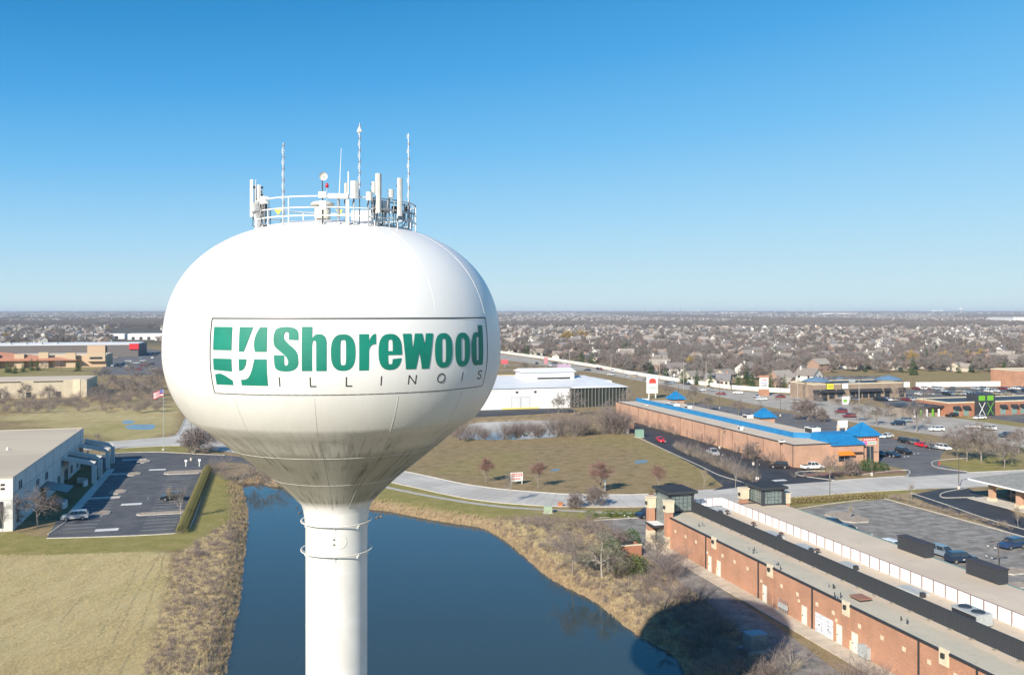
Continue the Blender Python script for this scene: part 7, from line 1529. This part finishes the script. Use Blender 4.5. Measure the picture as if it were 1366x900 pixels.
# ---- suburban trees: the nearest as trees of their own, the rest as woods
occ = [(X, Y) for Y, X, a, i in kept]
def far_ok(px, py, Y):
    if px >= 640:
        if py > fence_y(px)-1.5: return False
        if 1066 < px < 1228 and 498 < py: return False
        if 1185 < px < 1366 and 498 < py: return False
    elif px < 225:
        if py > 459: return False
        if 150 < px < 218 and 441 < py: return False
    return True
rg = random.Random(23); ind = []
while len(ind) < 250:
    px = rg.choice([rg.uniform(640, 1390), rg.uniform(700, 1390), rg.uniform(-20, 225)]); py = rg.uniform(437, 521) if px > 600 else rg.uniform(440, 458)
    if not far_ok(px, py, 0): continue
    p = G(px, py)
    if min((abs(p.x-x)+abs(p.y-y) for x, y in occ if abs(p.y-y) < 12), default=99) < 8: continue
    ind.append((p.y, p.x, px))
ind.sort()
for Y, X, px in ind:
    if Y > 1400 and px > 640: pass
    far_ = 'near' if Y < 800 else ('middle' if Y < 1200 else 'far'); side = 'behind the fence' if X > -40 else 'left of the tank'
    q = rg.random()
    if q < .13 or (abs(px-700) < 1): plant(SPR[rg.randrange(2)], Vector((X, Y, 0)), rg.uniform(8, 13), 9, 'dark green spruce among the '+far_+' houses '+side, 'tree', 'spruce_tree', 'spruces among the '+far_+' houses '+side)
    elif q < .165: plant(TT['yellow'], Vector((X, Y, 0)), rg.uniform(9, 13), 9, 'yellow twigged tree among the '+far_+' houses '+side, 'tree', 'bare_tree', 'yellow trees among the '+far_+' houses '+side) if False else plant(TT['yellow'][0], Vector((X, Y, 0)), rg.uniform(9, 13), 9, 'yellow twigged tree among the '+far_+' houses '+side, 'tree', 'bare_tree', 'yellow trees among the '+far_+' houses '+side)
    else: k = rg.randrange(4); plant(TT['mid'][k], Vector((X, Y, 0)), rg.uniform(7, 13.5), 10, ['grey brown', 'purplish', 'grey brown', 'reddish'][k]+' bare tree among the '+far_+' houses '+side, 'tree', 'bare_tree', ['grey brown', 'purplish', 'grey brown', 'reddish'][k]+' trees among the '+far_+' houses '+side, sx=1.1)
for px, py, yt, lab in ((1110-2, 514, 488, 'a'),): pass
for k, (px, py, yt) in enumerate(((888,505,489),(912,511,491),(930,513,495),(948,515,494),(985,517,497),(1003,518,498),(996,512,490),(868,500,482),(790,488,470),(776,486,468),(703,474,458),(1028,520,499),(1047,521,503),(1218,500,478),(1235,486,467))):
    p = G(px, py); plant(SPR[k % 2], p, (py-yt)/F*p.y*1.35, 9, ['tall','full','slender','broad','dark'][k % 5]+' green spruce just behind the fence, '+('left of the pylon sign' if px < 870 else ('between the pylon sign and the monument sign' if px < 1020 else 'right of the monument sign')), 'tree', 'spruce_tree', 'spruces just behind the fence')
plant(TT['yellow'][0], G(757, 456), 16, 9, 'big golden yellow tree right of the tank among the houses', 'tree', 'bare_tree', sx=1.5); plant(TT['yellow'][0], G(776, 452), 15, 9, 'second golden tree right of the biggest yellow one', 'tree', 'bare_tree', sx=1.3)
# woods
def band(n, y0, y1, pw=1.0):
    t = np.random.rand(n); Y = y0*(y1/y0)**t; X = (np.random.uniform(-60, 1430, n)-CX)/F*Y; return X, Y
def keep(X, Y): return np.array([far_ok(CX+F*x/y, HY+CH*F/y, y) for x, y in zip(X, Y)])
hx = np.array([o[0] for o in occ]); hy = np.array([o[1] for o in occ])
for k in range(3):
    X, Y = band(4600, 520, 2600); kk = keep(X, Y); X, Y = X[kk], Y[kk]
    den = np.array([mnoise.noise(Vector((x/140, y/220, k)))for x, y in zip(X, Y)]); kk = den > -.34; X, Y = X[kk], Y[kk]
    # leave the houses clear in front
    kk = np.array([not np.any((np.abs(hx-x) < 8) & (hy-y > -7) & (hy-y < 8)) for x, y in zip(X, Y)]); X, Y = X[kk], Y[kk]
    scatter('distant_woods', np.stack([X, Y, 0*X], 1), np.random.uniform(.5, 1.05, len(X)), FAR[k])
    X, Y = band(22000, 2200, 13800); Z = 34*np.clip((Y-5500)/8500, 0, 1)**1.3; scatter('distant_woods', np.stack([X, Y, Z-.5], 1), np.random.uniform(.7, 1.15, len(X))*(1+(Y/9000)), FAR[k])
X, Y = band(900, 560, 5000); kk = keep(X, Y); X, Y = X[kk], Y[kk]; scatter('distant_evergreens', np.stack([X, Y, 0*X], 1), np.random.uniform(.7, 1.3, len(X)), SPR[0][1])
# shrubs, trees round the middle ground left and verge
for k, (px, py, yt, lab) in enumerate(((10,492,478,'a'),(14,492,480,'a'),(20,493,480,'a'),(31,491,478,'b'),(42,489,474,'b'),(50,489,475,'b'),(59,490,477,'c'),(80,491,476,'c'),(104,490,474,'d'),(172,500,482,'e'),(182,512,487,'f'),(200,520,498,'f'),(150,512,496,'f'),(205,505,484,'e'),(165,515,500,'f'),(195,495,480,'e'),(124,534,512,'f'),(134,530,507,'f'),(142,535,514,'f'),(160,528,504,'f'),(176,524,500,'f'),(192,530,508,'f'),(208,528,500,'f'),(214,512,486,'f'),(128,508,490,'f'),(140,506,486,'f'))):
    if k < 9: py += 5; yt += 2
    p = G(px, py); sp = lab in 'ab' or k == 8
    plant(SPR[0] if sp else TT['mid'][k % 4], p, (py-yt)/F*p.y, 9 if sp else 10, ('dark spruce' if sp else 'brown bare tree')+' '+{'a': 'at the left edge above the beige warehouse', 'b': 'between the beige warehouse and the red roof', 'c': 'above the middle of the beige warehouse', 'd': 'above the right end of the beige warehouse', 'e': 'near the parked cars left of the tank', 'f': 'in the scrub right of the beige warehouse'}[lab], 'tree', 'spruce_tree' if sp else 'bare_tree', ('spruces' if sp else 'bare trees')+' '+lab.replace('a', 'at the left edge').replace('b', 'above the beige warehouse') if False else 'trees near the beige warehouse', sx=1.2)
for k in range(34):
    px = 1010+rg.uniform(0, 356); py = 530+(px-1010)*.11+rg.uniform(0, 14)
    if 1060 < px < 1225 and py < 545: continue
    p = G(px, py); 
    if inpoly(np.array([p.x]), np.array([p.y]), P_([(600,470),(880,508),(1030,532),(1200,556),(1366,586),(1500,610),(1500,585),(1366,556),(1150,530),(960,510),(600,464)]))[0]: continue
    plant(SH['grey'][k % 2], p, rg.uniform(1.5, 3.5), 2.6, 'low bare shrub on the highway verge', 'shrub', 'bare_shrub', 'shrubs on the highway verge', sx=1.3)
for k, (px, py, yt, kd) in enumerate(((1062,548,528,'grey'),(1090,541,522,'plum'),(1118,546,528,'grey'),(1140,548,530,'plum'),(1160,552,530,'grey'),(1185,556,536,'grey'),(1214,560,540,'plum'),(1262,598,575,'plum'),(1240,600,583,'grey'),(1325,606,578,'plum'),(1350,618,590,'grey'),(1180,530,512,'plum'),(1200,533,515,'grey'),(1236,536,516,'plum'),(945,548,524,'grey'),(985,556,530,'plum'),(1012,560,536,'grey'),(890,532,508,'plum'),(700,498,480,'grey'),(712,500,484,'plum'),(740,502,486,'grey'),(1350,600,572,'plum'))):
    tree(kd, px, py, yt, ('purple brown' if kd == 'plum' else 'grey')+' bare tree on the verges round the highway', k, 1.25)
stripes(1095, 684, 1175, 672, 9, 4.6, m=m_white, z=.04)
for k in range(15):
    u, v = UV(1215, 722); v = v-14+k*2.8-0; u = 96.0
    mb = M1(m_white); mb.add([W(u, v-.06, .042), W(u+5.2, v-.06, .042), W(u+5.2, v+.06, .042), W(u, v+.06, .042)], [(0,1,2,3)]); struct(mb.build('parking_line'))
for k in range(30):
    u, v = UV(1330, 722); v = v-30+k*2.8; u = UV(1300, 700)[0]-8
    mb = M1(m_white); mb.add([W(u, v-.06, .042), W(u+5.0, v-.06, .042), W(u+5.0, v+.06, .042), W(u, v+.06, .042)], [(0,1,2,3)]); struct(mb.build('parking_line'))
island(1352, 762, 5.0, 3.2, 1.0); island(1358, 781, 5.0, 2.4, 1.0)
for px, py, w_, l_ in ((1040, 640.5, 3.2, 1.6), (806, 690, 2.5, .4)):
    u, v = UV(px, py); mb = M1(m_white); mb.prism([W(u-w_/2, v-l_/2), W(u+w_/2, v-l_/2), W(u+w_/2, v+l_/2), W(u-w_/2, v+l_/2)], .025, .04); struct(mb.build('road_marking'))
# ================================================================== HAZE
hz = M1(mat('haze_box', (1,1,1))).box(-8500, 8500, -150, 14800, -6, 78).mesh('haze'); hm_ = bpy.data.materials.new('haze_air'); hm_.use_nodes = True; n = hm_.node_tree.nodes; n.remove(n['Principled BSDF']); pv = n.new('ShaderNodeVolumePrincipled'); pv.inputs['Color'].default_value = (.72,.84,1.0,1); pv.inputs['Density'].default_value = .00007; pv.inputs['Anisotropy'].default_value = .0
hm_.node_tree.links.new(pv.outputs[0], n['Material Output'].inputs['Volume']); hz.materials.clear(); hz.materials.append(hm_); ho_ = obj('haze', hz); ho_['kind'] = 'stuff'
# ---- labels that single out look-alikes: by place among their kind, counted from the left of the photograph
ORD = ['leftmost', 'second', 'third', 'fourth', 'fifth', 'sixth', 'seventh', 'eighth', 'ninth', 'tenth', 'eleventh', 'twelfth', 'thirteenth', 'fourteenth', 'fifteenth', 'sixteenth', 'seventeenth', 'eighteenth', 'nineteenth', 'twentieth']
TENS = {2: 'twenty', 3: 'thirty', 4: 'forty', 5: 'fifty', 6: 'sixty', 7: 'seventy'}
for t_, w_ in TENS.items():
    if t_ > 2: ORD.append(w_[:-1]+'ieth')
    for u_ in ['first', 'second', 'third', 'fourth', 'fifth', 'sixth', 'seventh', 'eighth', 'ninth']: ORD.append(w_+'-'+u_)
byl = {}
for o in scn.objects:
    if o.parent is None and 'label' in o.keys() and 'category' in o.keys(): byl.setdefault(o['label'], []).append(o)
for lb_, os_ in byl.items():
    if 1 < len(os_) <= len(ORD):
        os_.sort(key=lambda o: o.location.x/max(o.location.y, 1))
        for k, o in enumerate(os_):
            new = lb_+', '+(ORD[k]+(' of its kind' if k == 0 else ' of its kind from left')); 
            if len(new.split()) > 16: new = ORD[k]+' '+lb_ if len(lb_.split()) < 16 else lb_
            o['label'] = new
